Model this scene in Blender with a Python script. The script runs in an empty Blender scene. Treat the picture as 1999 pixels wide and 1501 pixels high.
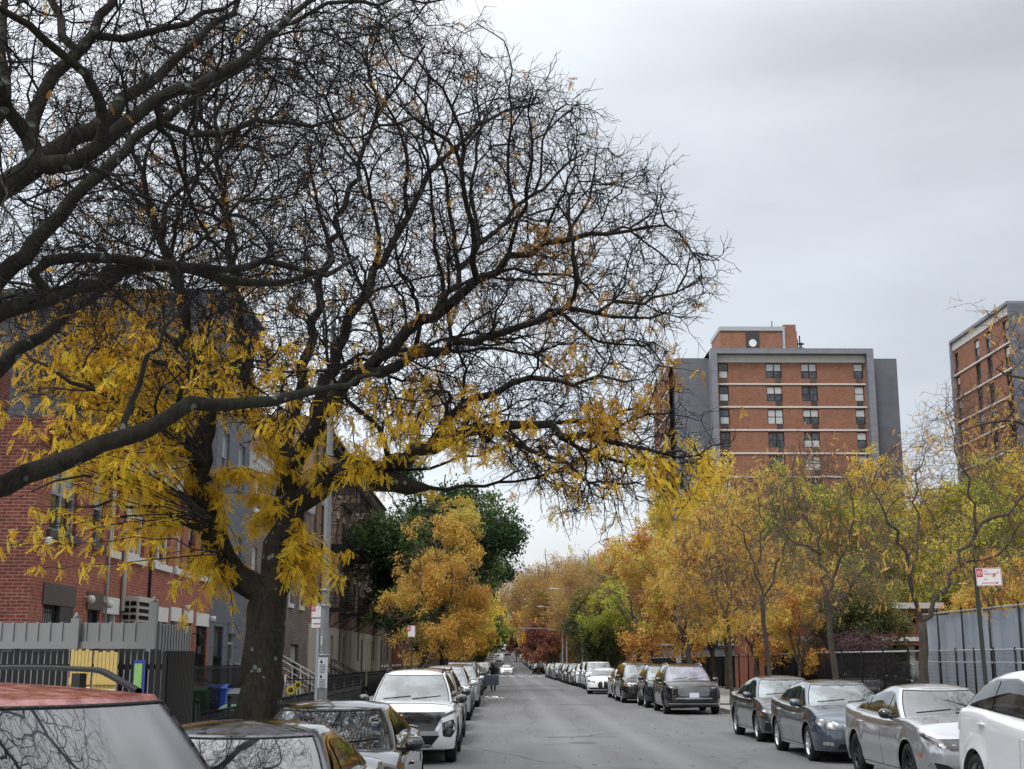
import bpy, bmesh, math, random
import numpy as np
from mathutils import Vector, Matrix, kdtree, geometry
from mathutils.bvhtree import BVHTree
R = math.radians
scene = bpy.context.scene
COL = scene.collection
# ------------------------------------------------------------------ camera
FPX = 2550.0
CAMZ = 1.9
PITCH = math.atan((1285 - 750.5) / FPX)
YAW = math.atan(24.5 * math.cos(PITCH) / FPX)
cam_d = bpy.data.cameras.new('camera')
cam = bpy.data.objects.new('camera', cam_d)
COL.objects.link(cam)
cam.location = (0, 0, CAMZ)
cam.rotation_euler = (R(90) + PITCH, 0, -YAW)
cam_d.sensor_width = 36
cam_d.lens = FPX / 1999 * 36
cam_d.clip_start = 0.05
cam_d.clip_end = 9000
scene.camera = cam
CM = np.array(cam.rotation_euler.to_matrix())
def P(px, py, d):
    """world point seen at photo pixel (px, py) at distance d along the street"""
    v = CM @ np.array([(px - 999.5) / FPX, -(py - 750.5) / FPX, -1.0])
    v = v * (d / v[1])
    return np.array([v[0], v[1], v[2] + CAMZ])
def px_of(p):
    q = (np.asarray(p, float) - np.array([0, 0, CAMZ])) @ CM
    return 999.5 + FPX * q[..., 0] / -q[..., 2], 750.5 - FPX * q[..., 1] / -q[..., 2]
# ------------------------------------------------------------------ terrain
_EY = [-60, 0, 60, 200, 306, 450, 700, 1000, 1120, 1300, 6000]
_EZ = [0, 0, 0, -.48, .6, 3.2, 7.2, 11.6, 12.4, 11, 9]
def elev(y):
    return float(np.interp(y, _EY, _EZ))
# ------------------------------------------------------------------ tagging
def tag(o, label=None, cat=None, group=None, kind=None):
    if label: o['label'] = label
    if cat: o['category'] = cat
    if group: o['group'] = group
    if kind: o['kind'] = kind
    return o
def empty(name, loc=(0, 0, 0), rz=0, parent=None):
    o = bpy.data.objects.new(name, None)
    o.empty_display_size = .3
    COL.objects.link(o)
    o.location = loc
    o.rotation_euler = (0, 0, rz)
    if parent: o.parent = parent
    return o
def thing(name, label, cat, loc=(0, 0, 0), rz=0, group=None):
    return tag(empty(name, loc, rz), label, cat, group)
def copy_tree(o, parent=None):
    c = o.copy()
    COL.objects.link(c)
    if parent: c.parent = parent
    for ch in list(o.children):
        copy_tree(ch, c)
    return c
# ------------------------------------------------------------------ mesh builder
def link_mesh(name, me, mats, parent=None):
    o = bpy.data.objects.new(name, me)
    COL.objects.link(o)
    if not isinstance(mats, (list, tuple)): mats = [mats]
    for m in mats: me.materials.append(m)
    if parent: o.parent = parent
    return o
def raw_mesh(name, V, F, mats, parent=None, smooth=False, mi=None):
    """V (n,3) F (m,k) numpy arrays of equal-size faces"""
    V = np.asarray(V, dtype=np.float32); F = np.asarray(F, dtype=np.int32)
    me = bpy.data.meshes.new(name)
    k = F.shape[1]
    me.vertices.add(len(V)); me.vertices.foreach_set('co', V.ravel())
    me.loops.add(F.size); me.loops.foreach_set('vertex_index', F.ravel())
    me.polygons.add(len(F)); me.polygons.foreach_set('loop_start', np.arange(0, F.size, k, dtype=np.int32))
    if mi is not None: me.polygons.foreach_set('material_index', np.asarray(mi, dtype=np.int32))
    me.update(calc_edges=True)
    if smooth: me.shade_smooth()
    return link_mesh(name, me, mats, parent)
class MB:
    """collects polygons with metre UVs; build() links them as ONE mesh"""
    def __init__(s): s.v = []; s.f = []; s.m = []; s.sm = []
    def poly(s, pts, m=0, smooth=False):
        b = len(s.v); s.v += [tuple(p) for p in pts]; s.f.append(list(range(b, b + len(pts)))); s.m.append(m); s.sm.append(smooth)
    def box(s, x0, x1, y0, y1, z0, z1, m=0, M=None):
        p = [(x0, y0, z0), (x1, y0, z0), (x1, y1, z0), (x0, y1, z0), (x0, y0, z1), (x1, y0, z1), (x1, y1, z1), (x0, y1, z1)]
        if M is not None: p = [tuple(M @ Vector(q)) for q in p]
        b = len(s.v); s.v += p
        for f in ((0, 3, 2, 1), (4, 5, 6, 7), (0, 1, 5, 4), (1, 2, 6, 5), (2, 3, 7, 6), (3, 0, 4, 7)):
            s.f.append([b + i for i in f]); s.m.append(m); s.sm.append(False)
    def bar(s, a, b_, r, n=6, m=0, r2=None, smooth=True, cap=True):
        a = Vector(a); c = Vector(b_); d = (c - a)
        if d.length < 1e-6: return
        d.normalize(); u = d.orthogonal().normalized(); w = d.cross(u)
        r2 = r if r2 is None else r2
        b = len(s.v)
        for q, rr in ((a, r), (c, r2)):
            for i in range(n):
                t = 2 * math.pi * (i + .5) / n
                s.v.append(tuple(q + u * (rr * math.cos(t)) + w * (rr * math.sin(t))))
        for i in range(n):
            j = (i + 1) % n
            s.f.append([b + i, b + j, b + n + j, b + n + i]); s.m.append(m); s.sm.append(smooth)
        if cap:
            s.f.append([b + n - 1 - i for i in range(n)]); s.m.append(m); s.sm.append(False)
            s.f.append([b + n + i for i in range(n)]); s.m.append(m); s.sm.append(False)
    def tube(s, pts, r, n=6, m=0):
        for a, c in zip(pts[:-1], pts[1:]): s.bar(a, c, r, n, m)
    def lathe(s, prof, n=24, m=0, axis='z', c=(0, 0, 0), smooth=True):
        b = len(s.v)
        for r, h in prof:
            for i in range(n):
                t = 2 * math.pi * i / n
                a, d = r * math.cos(t), r * math.sin(t)
                q = (a, d, h) if axis == 'z' else ((h, a, d) if axis == 'x' else (d, h, a))
                s.v.append((q[0] + c[0], q[1] + c[1], q[2] + c[2]))
        for k in range(len(prof) - 1):
            for i in range(n):
                j = (i + 1) % n
                s.f.append([b + k * n + i, b + k * n + j, b + (k + 1) * n + j, b + (k + 1) * n + i]); s.m.append(m); s.sm.append(smooth)
    def grid(s, G, m=0, smooth=True, flip=False):
        """G[i][j] points"""
        b = len(s.v); n, k = len(G), len(G[0])
        for row in G: s.v += [tuple(p) for p in row]
        for i in range(n - 1):
            for j in range(k - 1):
                f = [b + i * k + j, b + i * k + j + 1, b + (i + 1) * k + j + 1, b + (i + 1) * k + j]
                s.f.append(f[::-1] if flip else f); s.m.append(m); s.sm.append(smooth)
    def build(s, name, mats, parent=None, bevel=0, uv=True):
        me = bpy.data.meshes.new(name)
        me.from_pydata(s.v, [], s.f)
        me.polygons.foreach_set('material_index', s.m)
        me.polygons.foreach_set('use_smooth', s.sm)
        me.update()
        if uv:
            ul = me.uv_layers.new(name='uv')
            nl = len(me.loops)
            vi = np.empty(nl, np.int32); me.loops.foreach_get('vertex_index', vi)
            co = np.empty(len(me.vertices) * 3, np.float32); me.vertices.foreach_get('co', co); co = co.reshape(-1, 3)
            nn = np.empty(len(me.polygons) * 3, np.float32); me.polygons.foreach_get('normal', nn); nn = np.abs(nn.reshape(-1, 3))
            lt = np.empty(len(me.polygons), np.int32); me.polygons.foreach_get('loop_total', lt)
            ax = np.repeat(np.argmax(nn, 1), lt)
            c = co[vi]
            u = np.where(ax == 0, c[:, 1], c[:, 0]); v = np.where(ax == 2, c[:, 1], c[:, 2])
            ul.data.foreach_set('uv', np.stack([u, v], 1).ravel().astype(np.float32))
        o = link_mesh(name, me, mats, parent)
        if bevel:
            md = o.modifiers.new('b', 'BEVEL'); md.width = bevel; md.segments = 2; md.limit_method = 'ANGLE'
        return o
# ------------------------------------------------------------------ materials
class N:
    """tiny node helper"""
    def __init__(s, name):
        s.mat = bpy.data.materials.new(name); s.mat.use_nodes = True
        s.nt = s.mat.node_tree; s.b = s.nt.nodes['Principled BSDF']; s.out = s.nt.nodes['Material Output']
    def n(s, t, **k):
        x = s.nt.nodes.new(t)
        for a, v in k.items():
            if hasattr(x, a) and not a[0].isupper(): setattr(x, a, v)
        return x
    def l(s, a, b): s.nt.links.new(a, b)
    def coord(s, kind='Object', scale=(1, 1, 1)):
        t = s.n('ShaderNodeTexCoord'); m = s.n('ShaderNodeMapping')
        m.inputs['Scale'].default_value = scale
        s.l(t.outputs[kind], m.inputs[0]); return m.outputs[0]
    def pos(s, scale=(1, 1, 1)):
        t = s.n('ShaderNodeNewGeometry'); m = s.n('ShaderNodeMapping')
        m.inputs['Scale'].default_value = scale
        s.l(t.outputs['Position'], m.inputs[0]); return m.outputs[0]
    def noise(s, vec, scale, detail=4, rough=.6, out='Fac'):
        x = s.n('ShaderNodeTexNoise'); x.inputs['Scale'].default_value = scale
        x.inputs['Detail'].default_value = detail; x.inputs['Roughness'].default_value = rough
        if vec is not None: s.l(vec, x.inputs['Vector'])
        return x.outputs[out]
    def ramp(s, fac, stops):
        x = s.n('ShaderNodeValToRGB'); e = x.color_ramp.elements
        while len(e) < len(stops): e.new(.5)
        for q, (p, c) in zip(e, stops):
            q.position = p; q.color = (c, c, c, 1) if isinstance(c, (int, float)) else (*c, 1)
        s.l(fac, x.inputs[0]); return x.outputs[0]
    def mix(s, fac, a, b, mode='MIX'):
        x = s.n('ShaderNodeMix'); x.data_type = 'RGBA'; x.blend_type = mode
        for v, i in ((fac, 0), (a, 6), (b, 7)):
            if isinstance(v, (int, float)): x.inputs[i].default_value = v
            elif isinstance(v, tuple): x.inputs[i].default_value = (*v, 1)
            else: s.l(v, x.inputs[i])
        return x.outputs[2]
    def math(s, op, a, b=0.0):
        x = s.n('ShaderNodeMath'); x.operation = op
        for v, i in ((a, 0), (b, 1)):
            if isinstance(v, (int, float)): x.inputs[i].default_value = v
            else: s.l(v, x.inputs[i])
        return x.outputs[0]
    def bump(s, h, strength=.3, dist=.01):
        x = s.n('ShaderNodeBump'); x.inputs['Strength'].default_value = strength; x.inputs['Distance'].default_value = dist
        s.l(h, x.inputs['Height']); s.l(x.outputs[0], s.b.inputs['Normal'])
    def set(s, **k):
        for a, v in k.items():
            i = s.b.inputs[a.replace('_', ' ')]
            if isinstance(v, (int, float)): i.default_value = v
            elif isinstance(v, tuple): i.default_value = (*v, 1)
            else: s.l(v, i)
        return s
def simple(name, col, rough=.6, metal=0, var=.12, vscale=3, bump=0, spec=.5, coat=0):
    m = N(name); v = m.pos()
    f = m.noise(v, vscale, 5, .65)
    c = m.mix(f, tuple(x * (1 - var) for x in col), tuple(min(1, x * (1 + var)) for x in col))
    m.set(Base_Color=c, Roughness=rough, Metallic=metal, Specular_IOR_Level=spec, Coat_Weight=coat)
    if bump: m.bump(m.noise(v, vscale * 12, 3), bump, .01)
    return m.mat
def brick(name, c1, c2, mortar, bw=.21, bh=.068, mort=.012, dirt=.35, scale=1.0):
    m = N(name)
    t = m.n('ShaderNodeUVMap'); t.uv_map = 'uv'
    b = m.n('ShaderNodeTexBrick'); m.l(t.outputs[0], b.inputs['Vector'])
    b.inputs['Scale'].default_value = scale; b.inputs['Brick Width'].default_value = bw
    b.inputs['Row Height'].default_value = bh; b.inputs['Mortar Size'].default_value = mort
    b.inputs['Mortar Smooth'].default_value = .2; b.inputs['Bias'].default_value = -.1
    b.inputs['Color1'].default_value = (*c1, 1); b.inputs['Color2'].default_value = (*c2, 1); b.inputs['Mortar'].default_value = (*mortar, 1)
    p = m.pos()
    n1 = m.noise(p, .7, 5, .6); n2 = m.noise(p, 6, 4, .6)
    c = m.mix(m.ramp(n1, [(.35, 0.), (.7, dirt)]), b.outputs['Color'], tuple(x * .45 for x in c1))
    c = m.mix(.6, c, m.mix(1., c, m.ramp(n2, [(.3, .5), (.7, 1.3)]), 'MULTIPLY'))
    m.set(Base_Color=c, Roughness=.9, Specular_IOR_Level=.2)
    m.bump(b.outputs['Fac'], .5, -.008)
    return m.mat
def paint(name, col, metal=.0, rough=.35, coat=1., flake=.0, dust=.12):
    m = N(name); p = m.coord('Object')
    n1 = m.noise(p, 1.6, 6, .7)
    c = m.mix(m.ramp(n1, [(.4, 0.), (.75, dust)]), col, (.32, .31, .29))
    m.set(Base_Color=c, Metallic=metal, Roughness=rough, Coat_Weight=coat, Coat_Roughness=.05, Coat_IOR=1.5)
    return m.mat
def glass(name, col=(.012, .014, .016), ior=1.9, rough=.02, tint=(1, 1, 1)):
    m = N(name); p = m.coord('Object')
    c = m.mix(m.ramp(m.noise(p, 2.2, 3, .5), [(.42, 0.), (.6, 1.)]), col, tuple(min(1, x * 3.2 + .01) for x in col))
    m.set(Base_Color=c, Roughness=rough, IOR=ior, Specular_IOR_Level=.5)
    return m.mat
M = {}
M['rubber'] = simple('tyre_rubber', (.018, .018, .019), .75, spec=.3)
M['blackplastic'] = simple('black_plastic', (.010, .010, .011), .5, spec=.3)
M['gloss_black'] = simple('gloss_black', (.006, .006, .007), .08, coat=1)
M['chrome'] = simple('chrome', (.72, .73, .75), .08, 1)
M['alloy'] = simple('alloy', (.45, .46, .48), .25, .9)
M['darkalloy'] = simple('dark_alloy', (.05, .05, .055), .25, .8)
M['lamp'] = None
def lampmat():
    m = N('headlamp_glass'); v = m.n('ShaderNodeTexVoronoi'); v.inputs['Scale'].default_value = 9
    m.l(m.coord('Object'), v.inputs['Vector'])
    c = m.ramp(v.outputs['Distance'], [(.05, .75), (.35, .35), (.6, .1)])
    m.set(Base_Color=c, Metallic=.55, Roughness=.16, Coat_Weight=1.); M['lamp'] = m.mat
lampmat()
M['amber'] = simple('amber_lens', (.45, .10, .01), .2, coat=1)
M['red_lens'] = simple('red_lens', (.28, .01, .01), .2, coat=1)
M['plate_white'] = simple('plate_white', (.55, .57, .6), .4)
M['plate_gold'] = simple('plate_gold', (.6, .30, .02), .4)
M['glass'] = glass('car_glass', ior=2.3)
M['glass_side'] = glass('car_side_glass', (.01, .012, .012), 1.7)
M['glass_light'] = glass('windscreen_light', (.06, .07, .072), 2.1)
M['seam'] = simple('seam_black', (.008, .008, .008), .8, spec=.1)
M['white_trim'] = simple('white_trim', (.62, .62, .6), .6, var=.2, vscale=2)
M['iron'] = simple('black_iron', (.008, .008, .009), .6, spec=.25)
M['steel'] = simple('galvanised_steel', (.34, .36, .38), .5, .5, var=.25, vscale=5)
M['concrete'] = simple('concrete', (.36, .35, .33), .85, var=.22, vscale=1.2, bump=.2, spec=.25)
M['house_glass'] = glass('house_glass', (.015, .018, .02), 1.6, .04)
# ------------------------------------------------------------------ world
SUN_EL, SUN_AZ = R(52), R(205)     # soft overcast sun from behind left
w = bpy.data.worlds.new('World'); scene.world = w; w.use_nodes = True
nt = w.node_tree; nt.nodes.clear()
def wn(t): return nt.nodes.new(t)
L = nt.links.new
out = wn('ShaderNodeOutputWorld'); bg = wn('ShaderNodeBackground'); bg.inputs[1].default_value = .1
sky = wn('ShaderNodeTexSky'); sky.sky_type = 'NISHITA'; sky.sun_disc = False
sky.sun_elevation = SUN_EL; sky.sun_rotation = SUN_AZ; sky.air_density = 1; sky.dust_density = 4
tc = wn('ShaderNodeTexCoord'); sep = wn('ShaderNodeSeparateXYZ'); L(tc.outputs['Generated'], sep.inputs[0])
# overcast layer: colour by elevation, clouds by noise, brighter towards the left
rampe = wn('ShaderNodeValToRGB'); e = rampe.color_ramp.elements
stops = [(.0, (5.7, 6.0, 6.3)), (.07, (6.3, 6.5, 6.7)), (.15, (4.95, 5.35, 5.8)), (.28, (4.85, 5.2, 5.65)), (.42, (4.7, 4.95, 5.3)), (.62, (9.5, 9.7, 10.1)), (1., (15.2, 15.5, 16))]
while len(e) < len(stops): e.new(.5)
for q, (p_, c_) in zip(e, stops): q.position = p_; q.color = (*[x / 16 for x in c_], 1)
L(sep.outputs['Z'], rampe.inputs[0])
mp = wn('ShaderNodeMapping'); mp.inputs['Scale'].default_value = (1.0, 1.0, 3.2); L(tc.outputs['Generated'], mp.inputs[0])
nz = wn('ShaderNodeTexNoise'); nz.inputs['Scale'].default_value = 2.1; nz.inputs['Detail'].default_value = 6; nz.inputs['Roughness'].default_value = .48; L(mp.outputs[0], nz.inputs['Vector'])
rn = wn('ShaderNodeMapRange'); rn.inputs['From Min'].default_value = .34; rn.inputs['From Max'].default_value = .66; rn.inputs['To Min'].default_value = .80; rn.inputs['To Max'].default_value = 1.12; L(nz.outputs['Fac'], rn.inputs['Value'])
ra = wn('ShaderNodeMapRange'); ra.inputs['From Min'].default_value = -.35; ra.inputs['From Max'].default_value = .3; ra.inputs['To Min'].default_value = 1.6; ra.inputs['To Max'].default_value = .97; L(sep.outputs['X'], ra.inputs['Value'])
mu = wn('ShaderNodeMath'); mu.operation = 'MULTIPLY'; L(rn.outputs[0], mu.inputs[0]); L(ra.outputs[0], mu.inputs[1])
mu2 = wn('ShaderNodeMath'); mu2.operation = 'MULTIPLY'; L(mu.outputs[0], mu2.inputs[0]); mu2.inputs[1].default_value = 16
vm = wn('ShaderNodeVectorMath'); vm.operation = 'SCALE'; L(rampe.outputs[0], vm.inputs[0]); L(mu2.outputs[0], vm.inputs['Scale'])
mixw = wn('ShaderNodeMix'); mixw.data_type = 'RGBA'; mixw.inputs[0].default_value = .93
L(sky.outputs[0], mixw.inputs[6]); L(vm.outputs[0], mixw.inputs[7]); L(mixw.outputs[2], bg.inputs[0]); L(bg.outputs[0], out.inputs[0])
sd = bpy.data.lights.new('sun', 'SUN'); sd.energy = 1.1; sd.angle = R(14); sd.color = (1, .97, .92)
so = bpy.data.objects.new('sun', sd); COL.objects.link(so)
so.rotation_euler = Vector((math.sin(SUN_AZ) * math.cos(SUN_EL), math.cos(SUN_AZ) * math.cos(SUN_EL), math.sin(SUN_EL))).to_track_quat('Z', 'Y').to_euler()
scene.view_settings.view_transform = 'Standard'; scene.view_settings.look = 'None'
scene.view_settings.exposure = 0.53; scene.view_settings.gamma = 1
scene.render.engine = 'CYCLES'
scene.cycles.max_bounces = 6; scene.cycles.diffuse_bounces = 3; scene.cycles.glossy_bounces = 3; scene.cycles.transmission_bounces = 3
scene.cycles.use_denoising = True
def in_poly(x, y, poly):
    x = np.asarray(x); y = np.asarray(y); ins = np.zeros(x.shape, bool); n = len(poly)
    for i in range(n):
        x0, y0 = poly[i]; x1, y1 = poly[(i + 1) % n]
        c = ((y0 > y) != (y1 > y)) & (x < (x1 - x0) * (y - y0) / (y1 - y0 + 1e-9) + x0)
        ins ^= c
    return ins
# ================================================================== trees
def bark(name, c1, c2, lichen=0.):
    m = N(name); p = m.pos((1, 1, .35))
    n1 = m.noise(p, 22, 6, .7); n2 = m.noise(m.pos(), 3.5, 4, .6)
    c = m.ramp(n1, [(.3, c1), (.7, c2)])
    c = m.mix(m.ramp(n2, [(.5, 0.), (.75, .5)]), c, (.045, .055, .03))
    if lichen:
        v = m.n('ShaderNodeTexVoronoi'); v.inputs['Scale'].default_value = 6.5; m.l(m.pos(), v.inputs['Vector'])
        k = m.ramp(m.math('ADD', v.outputs['Distance'], m.math('MULTIPLY', m.noise(m.pos(), 30, 2), .12)), [(.26, 1.), (.3, 0.)])
        g = m.ramp(m.noise(m.pos(), 1.6, 2), [(.48, 0.), (.56, 1.)])
        c = m.mix(m.math('MULTIPLY', m.math('MULTIPLY', k, g), lichen), c, (.17, .20, .17))
    m.set(Base_Color=c, Roughness=.9, Specular_IOR_Level=.2)
    m.bump(n1, .9, .02)
    return m.mat
def leafmat(name, cols, trans=.35):
    m = N(name)
    a = m.n('ShaderNodeAttribute'); a.attribute_name = 'rnd'
    k = len(cols)
    c = m.ramp(a.outputs['Fac'], [(i / (k - 1), cc) for i, cc in enumerate(cols)])
    m.set(Base_Color=c, Roughness=.7, Specular_IOR_Level=.25)
    t = m.n('ShaderNodeBsdfTranslucent'); m.l(c, t.inputs[0])
    x = m.n('ShaderNodeMixShader'); x.inputs[0].default_value = trans
    m.l(m.b.outputs[0], x.inputs[1]); m.l(t.outputs[0], x.inputs[2]); m.l(x.outputs[0], m.out.inputs[0])
    return m.mat
M['bark_dark'] = bark('dark_bark', (.011, .0095, .008), (.048, .041, .033), .9)
M['bark_twig'] = simple('dark_twig_bark', (.020, .017, .017), .9, var=.4, vscale=9, spec=.2)
M['bark_grey'] = bark('grey_brown_bark', (.030, .024, .020), (.10, .082, .066), .3)
M['bark_pale'] = bark('pale_bark', (.16, .14, .11), (.34, .31, .26))
M['twig_brown'] = simple('brown_twig', (.11, .078, .058), .9, var=.35, vscale=5, spec=.2)
M['twig_tan'] = simple('tan_twig', (.20, .13, .09), .9, var=.35, vscale=5, spec=.2)
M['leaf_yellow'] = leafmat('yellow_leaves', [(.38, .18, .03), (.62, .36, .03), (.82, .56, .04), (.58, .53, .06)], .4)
M['leaf_orange'] = leafmat('tan_orange_leaves', [(.34, .14, .05), (.56, .27, .07), (.68, .43, .09), (.48, .46, .10)], .38)
M['leaf_gold'] = leafmat('golden_orange_leaves', [(.34, .16, .06), (.52, .28, .07), (.62, .39, .08), (.46, .40, .09)], .4)
M['leaf_rust'] = leafmat('rust_leaves', [(.24, .13, .06), (.40, .23, .09), (.48, .31, .10), (.38, .32, .10)], .45)
M['leaf_olive'] = leafmat('yellow_green_leaves', [(.16, .20, .04), (.34, .37, .055), (.56, .50, .07), (.64, .44, .08)], .38)
M['leaf_green'] = leafmat('dark_green_leaves', [(.02, .04, .02), (.035, .07, .025), (.055, .10, .03), (.10, .15, .035)], .3)
M['leaf_mid'] = leafmat('mid_green_leaves', [(.05, .07, .03), (.10, .11, .04), (.21, .19, .055), (.36, .26, .07)], .35)
M['leaf_red'] = leafmat('red_leaves', [(.13, .05, .04), (.26, .10, .07), (.34, .15, .09)], .35)
M['leaf_purple'] = leafmat('purple_leaves', [(.035, .022, .025), (.07, .04, .045), (.10, .06, .05)], .2)
def transport(T):
    """rotation-free frames along chains; T (c,k,3) tangents"""
    U = np.empty_like(T); t0 = T[:, 0]
    ref = np.where(np.abs(t0[:, 2:3]) < .8, np.array([0, 0, 1.0]), np.array([1.0, 0, 0]))
    u = np.cross(t0, ref); u /= np.maximum(np.linalg.norm(u, axis=1, keepdims=True), 1e-6); U[:, 0] = u
    for i in range(1, T.shape[1]):
        u = u - T[:, i] * (T[:, i] * u).sum(1, keepdims=True); u /= np.maximum(np.linalg.norm(u, axis=1, keepdims=True), 1e-6); U[:, i] = u
    return U
# ---- tubes for a list of chains, vectorised
def chains_mesh(chains, n=3):
    """chains: list of (pts (k,3), radii (k,)). returns V, F"""
    byk = {}
    for p, r in chains:
        byk.setdefault(len(p), []).append((p, r))
    VV = []; FF = []; base = 0
    ang = np.arange(n) * 2 * math.pi / n
    ca, sa = np.cos(ang), np.sin(ang)
    for k, lst in byk.items():
        Pn = np.array([a for a, _ in lst], float); Rn = np.array([b for _, b in lst], float)
        T = np.gradient(Pn, axis=1); T /= np.maximum(np.linalg.norm(T, axis=2, keepdims=True), 1e-9)
        U = transport(T)
        W = np.cross(T, U)
        ring = Pn[:, :, None, :] + Rn[:, :, None, None] * (U[:, :, None, :] * ca[None, None, :, None] + W[:, :, None, :] * sa[None, None, :, None])
        c = len(lst)
        VV.append(ring.reshape(-1, 3))
        idx = base + np.arange(c)[:, None, None] * (k * n) + np.arange(k - 1)[None, :, None] * n + np.arange(n)[None, None, :]
        jdx = base + np.arange(c)[:, None, None] * (k * n) + np.arange(k - 1)[None, :, None] * n + ((np.arange(n) + 1) % n)[None, None, :]
        FF.append(np.stack([idx, jdx, jdx + n, idx + n], -1).reshape(-1, 4))
        base += c * k * n
    return np.concatenate(VV), np.concatenate(FF)
def smooth_path(pts, step):
    """Catmull-Rom through rows (x,y,z,r)"""
    p = np.asarray(pts, float)
    if len(p) < 2: return p
    q = np.vstack([2 * p[0] - p[1], p, 2 * p[-1] - p[-2]])
    outp = []
    for i in range(1, len(q) - 2):
        d = np.linalg.norm(q[i + 1][:3] - q[i][:3]); m_ = max(1, int(round(d / step)))
        for t in np.arange(m_) / m_:
            outp.append(.5 * ((2 * q[i]) + (-q[i - 1] + q[i + 1]) * t + (2 * q[i - 1] - 5 * q[i] + 4 * q[i + 1] - q[i + 2]) * t * t + (-q[i - 1] + 3 * q[i] - 3 * q[i + 1] + q[i + 2]) * t ** 3))
    outp.append(q[-2])
    return np.array(outp)
class Grow:
    """limbs given by hand, then branches grown towards points of free space"""
    def __init__(s, seed):
        s.rg = np.random.default_rng(seed); s.p = []; s.par = []; s.fr = []; s.seedn = 0
    def limb(s, pts, attach=None, step=.3, wob=.02):
        sp = smooth_path(pts, step)
        ids = []
        if attach is None: prev = -1
        else:
            a = np.array(s.p); prev = int(np.argmin(np.linalg.norm(a - np.asarray(pts[0][:3]), axis=1)))
        for k, q in enumerate(sp):
            pos = q[:3] + (s.rg.normal(size=3) * wob if 0 < k < len(sp) - 1 else 0)
            s.p.append(np.array(pos)); s.par.append(prev); s.fr.append(q[3]); prev = len(s.p) - 1; ids.append(prev)
        return ids
    def colonise(s, attr, step=.22, infl=1.6, kill=.38, iters=90, up=.0, inert=.0, jit=.35, out=None):
        attr = np.asarray(attr, float); alive = np.ones(len(attr), bool)
        near = np.full(len(attr), -1); nd = np.full(len(attr), 1e9)
        def upd(new):
            kd = kdtree.KDTree(len(new))
            for i in new: kd.insert(Vector(s.p[i]), i)
            kd.balance()
            for a in np.nonzero(alive)[0]:
                co, i, d = kd.find(Vector(attr[a]))
                if d < nd[a]: nd[a] = d; near[a] = i
        upd(list(range(len(s.p))))
        alive &= nd > kill
        for it in range(iters):
            act = np.nonzero(alive & (nd < infl))[0]
            if len(act) == 0: break
            g = {}
            for a in act: g.setdefault(int(near[a]), []).append(a)
            new = []
            for i, al in g.items():
                d = attr[al] - s.p[i]; d /= np.linalg.norm(d, axis=1, keepdims=True)
                v = d.sum(0); v /= max(1e-6, np.linalg.norm(v)); v += s.rg.normal(size=3) * jit
                if inert and s.par[i] >= 0:
                    pd_ = s.p[i] - s.p[s.par[i]]; v += pd_ / max(1e-6, np.linalg.norm(pd_)) * inert
                v[2] += up
                if out is not None:
                    od = s.p[i] - out[0]; v += od / max(1e-6, np.linalg.norm(od)) * out[1]
                nv = np.linalg.norm(v)
                if nv < 1e-5: continue
                q = s.p[i] + v / nv * step * s.rg.uniform(.8, 1.2)
                s.p.append(q); s.par.append(i); s.fr.append(0.); new.append(len(s.p) - 1)
            if not new: break
            upd(new)
            alive &= nd > kill
    def finish(s, tip=.004, expo=2.3, scale=1.0):
        n = len(s.p); P_ = np.array(s.p); par = np.array(s.par)
        ch = [[] for _ in range(n)]
        for i, q in enumerate(par):
            if q >= 0: ch[q].append(i)
        acc = np.zeros(n)
        for i in range(n - 1, -1, -1):
            if not ch[i]: acc[i] += tip ** expo
            if par[i] >= 0: acc[par[i]] += acc[i] * 1.0
        r = acc ** (1 / expo) * scale
        fr = np.array(s.fr); r = np.where(fr > 0, fr, r)
        for i in range(n):
            if fr[i] == 0 and par[i] >= 0: r[i] = min(r[i], r[par[i]] * .92)
        chains = []; starts = [i for i in range(n) if par[i] < 0]; st = list(starts)
        while st:
            i = st.pop(); c = [i]
            if par[i] >= 0: c = [par[i], i]
            while ch[c[-1]]:
                kids = sorted(ch[c[-1]], key=lambda k: -(r[k] + (1 if fr[k] > 0 and fr[c[-1]] > 0 and k == c[-1] + 1 else 0)))
                st += kids[1:]; c.append(kids[0])
            if len(c) > 1:
                rr = r[c].copy()
                if par[i] >= 0: rr[0] = min(rr[0], rr[1] * 1.15)
                chains.append((P_[c], rr))
        s.P = P_; s.r = r; s.ch = ch; s.parn = par
        return chains
    def twigs(s, rmax, per=1.4, length=.45, seg=4, r0=.005, spread=1.0, sub=2, droop=0., zig=.28, where=None):
        """short crooked twigs on thin branches; returns chains and their ends"""
        idx = np.nonzero((s.r < rmax) & (s.parn >= 0))[0]
        if where is not None: idx = idx[where(s.P[idx])]
        rg = s.rg; k = rg.poisson(per, len(idx)); k += np.array([1 if not s.ch[i] else 0 for i in idx], dtype=k.dtype)
        idx = np.repeat(idx, k); m_ = len(idx)
        base = s.P[idx]; d0 = base - s.P[s.parn[idx]]; d0 /= np.maximum(np.linalg.norm(d0, axis=1, keepdims=True), 1e-6)
        d = d0 + rg.normal(size=(m_, 3)) * spread * .6; d /= np.linalg.norm(d, axis=1, keepdims=True)
        def run(base, d, ln, r, n):
            pts = [base]
            for q in range(n):
                dd = d + rg.normal(size=d.shape) * zig; dd[:, 2] -= droop * (q + 1) / n
                dd /= np.linalg.norm(dd, axis=1, keepdims=True); d = dd * .6 + d * .4
                pts.append(pts[-1] + dd * (ln / n)[:, None])
            A = np.stack(pts, 1); rad = r * np.linspace(1, .55, n + 1)[None, :] * np.ones((len(base), 1))
            return A, rad, d
        ln = length * rg.uniform(.5, 1.4, m_)
        A, rad, de = run(base, d, ln, r0, seg)
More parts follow.
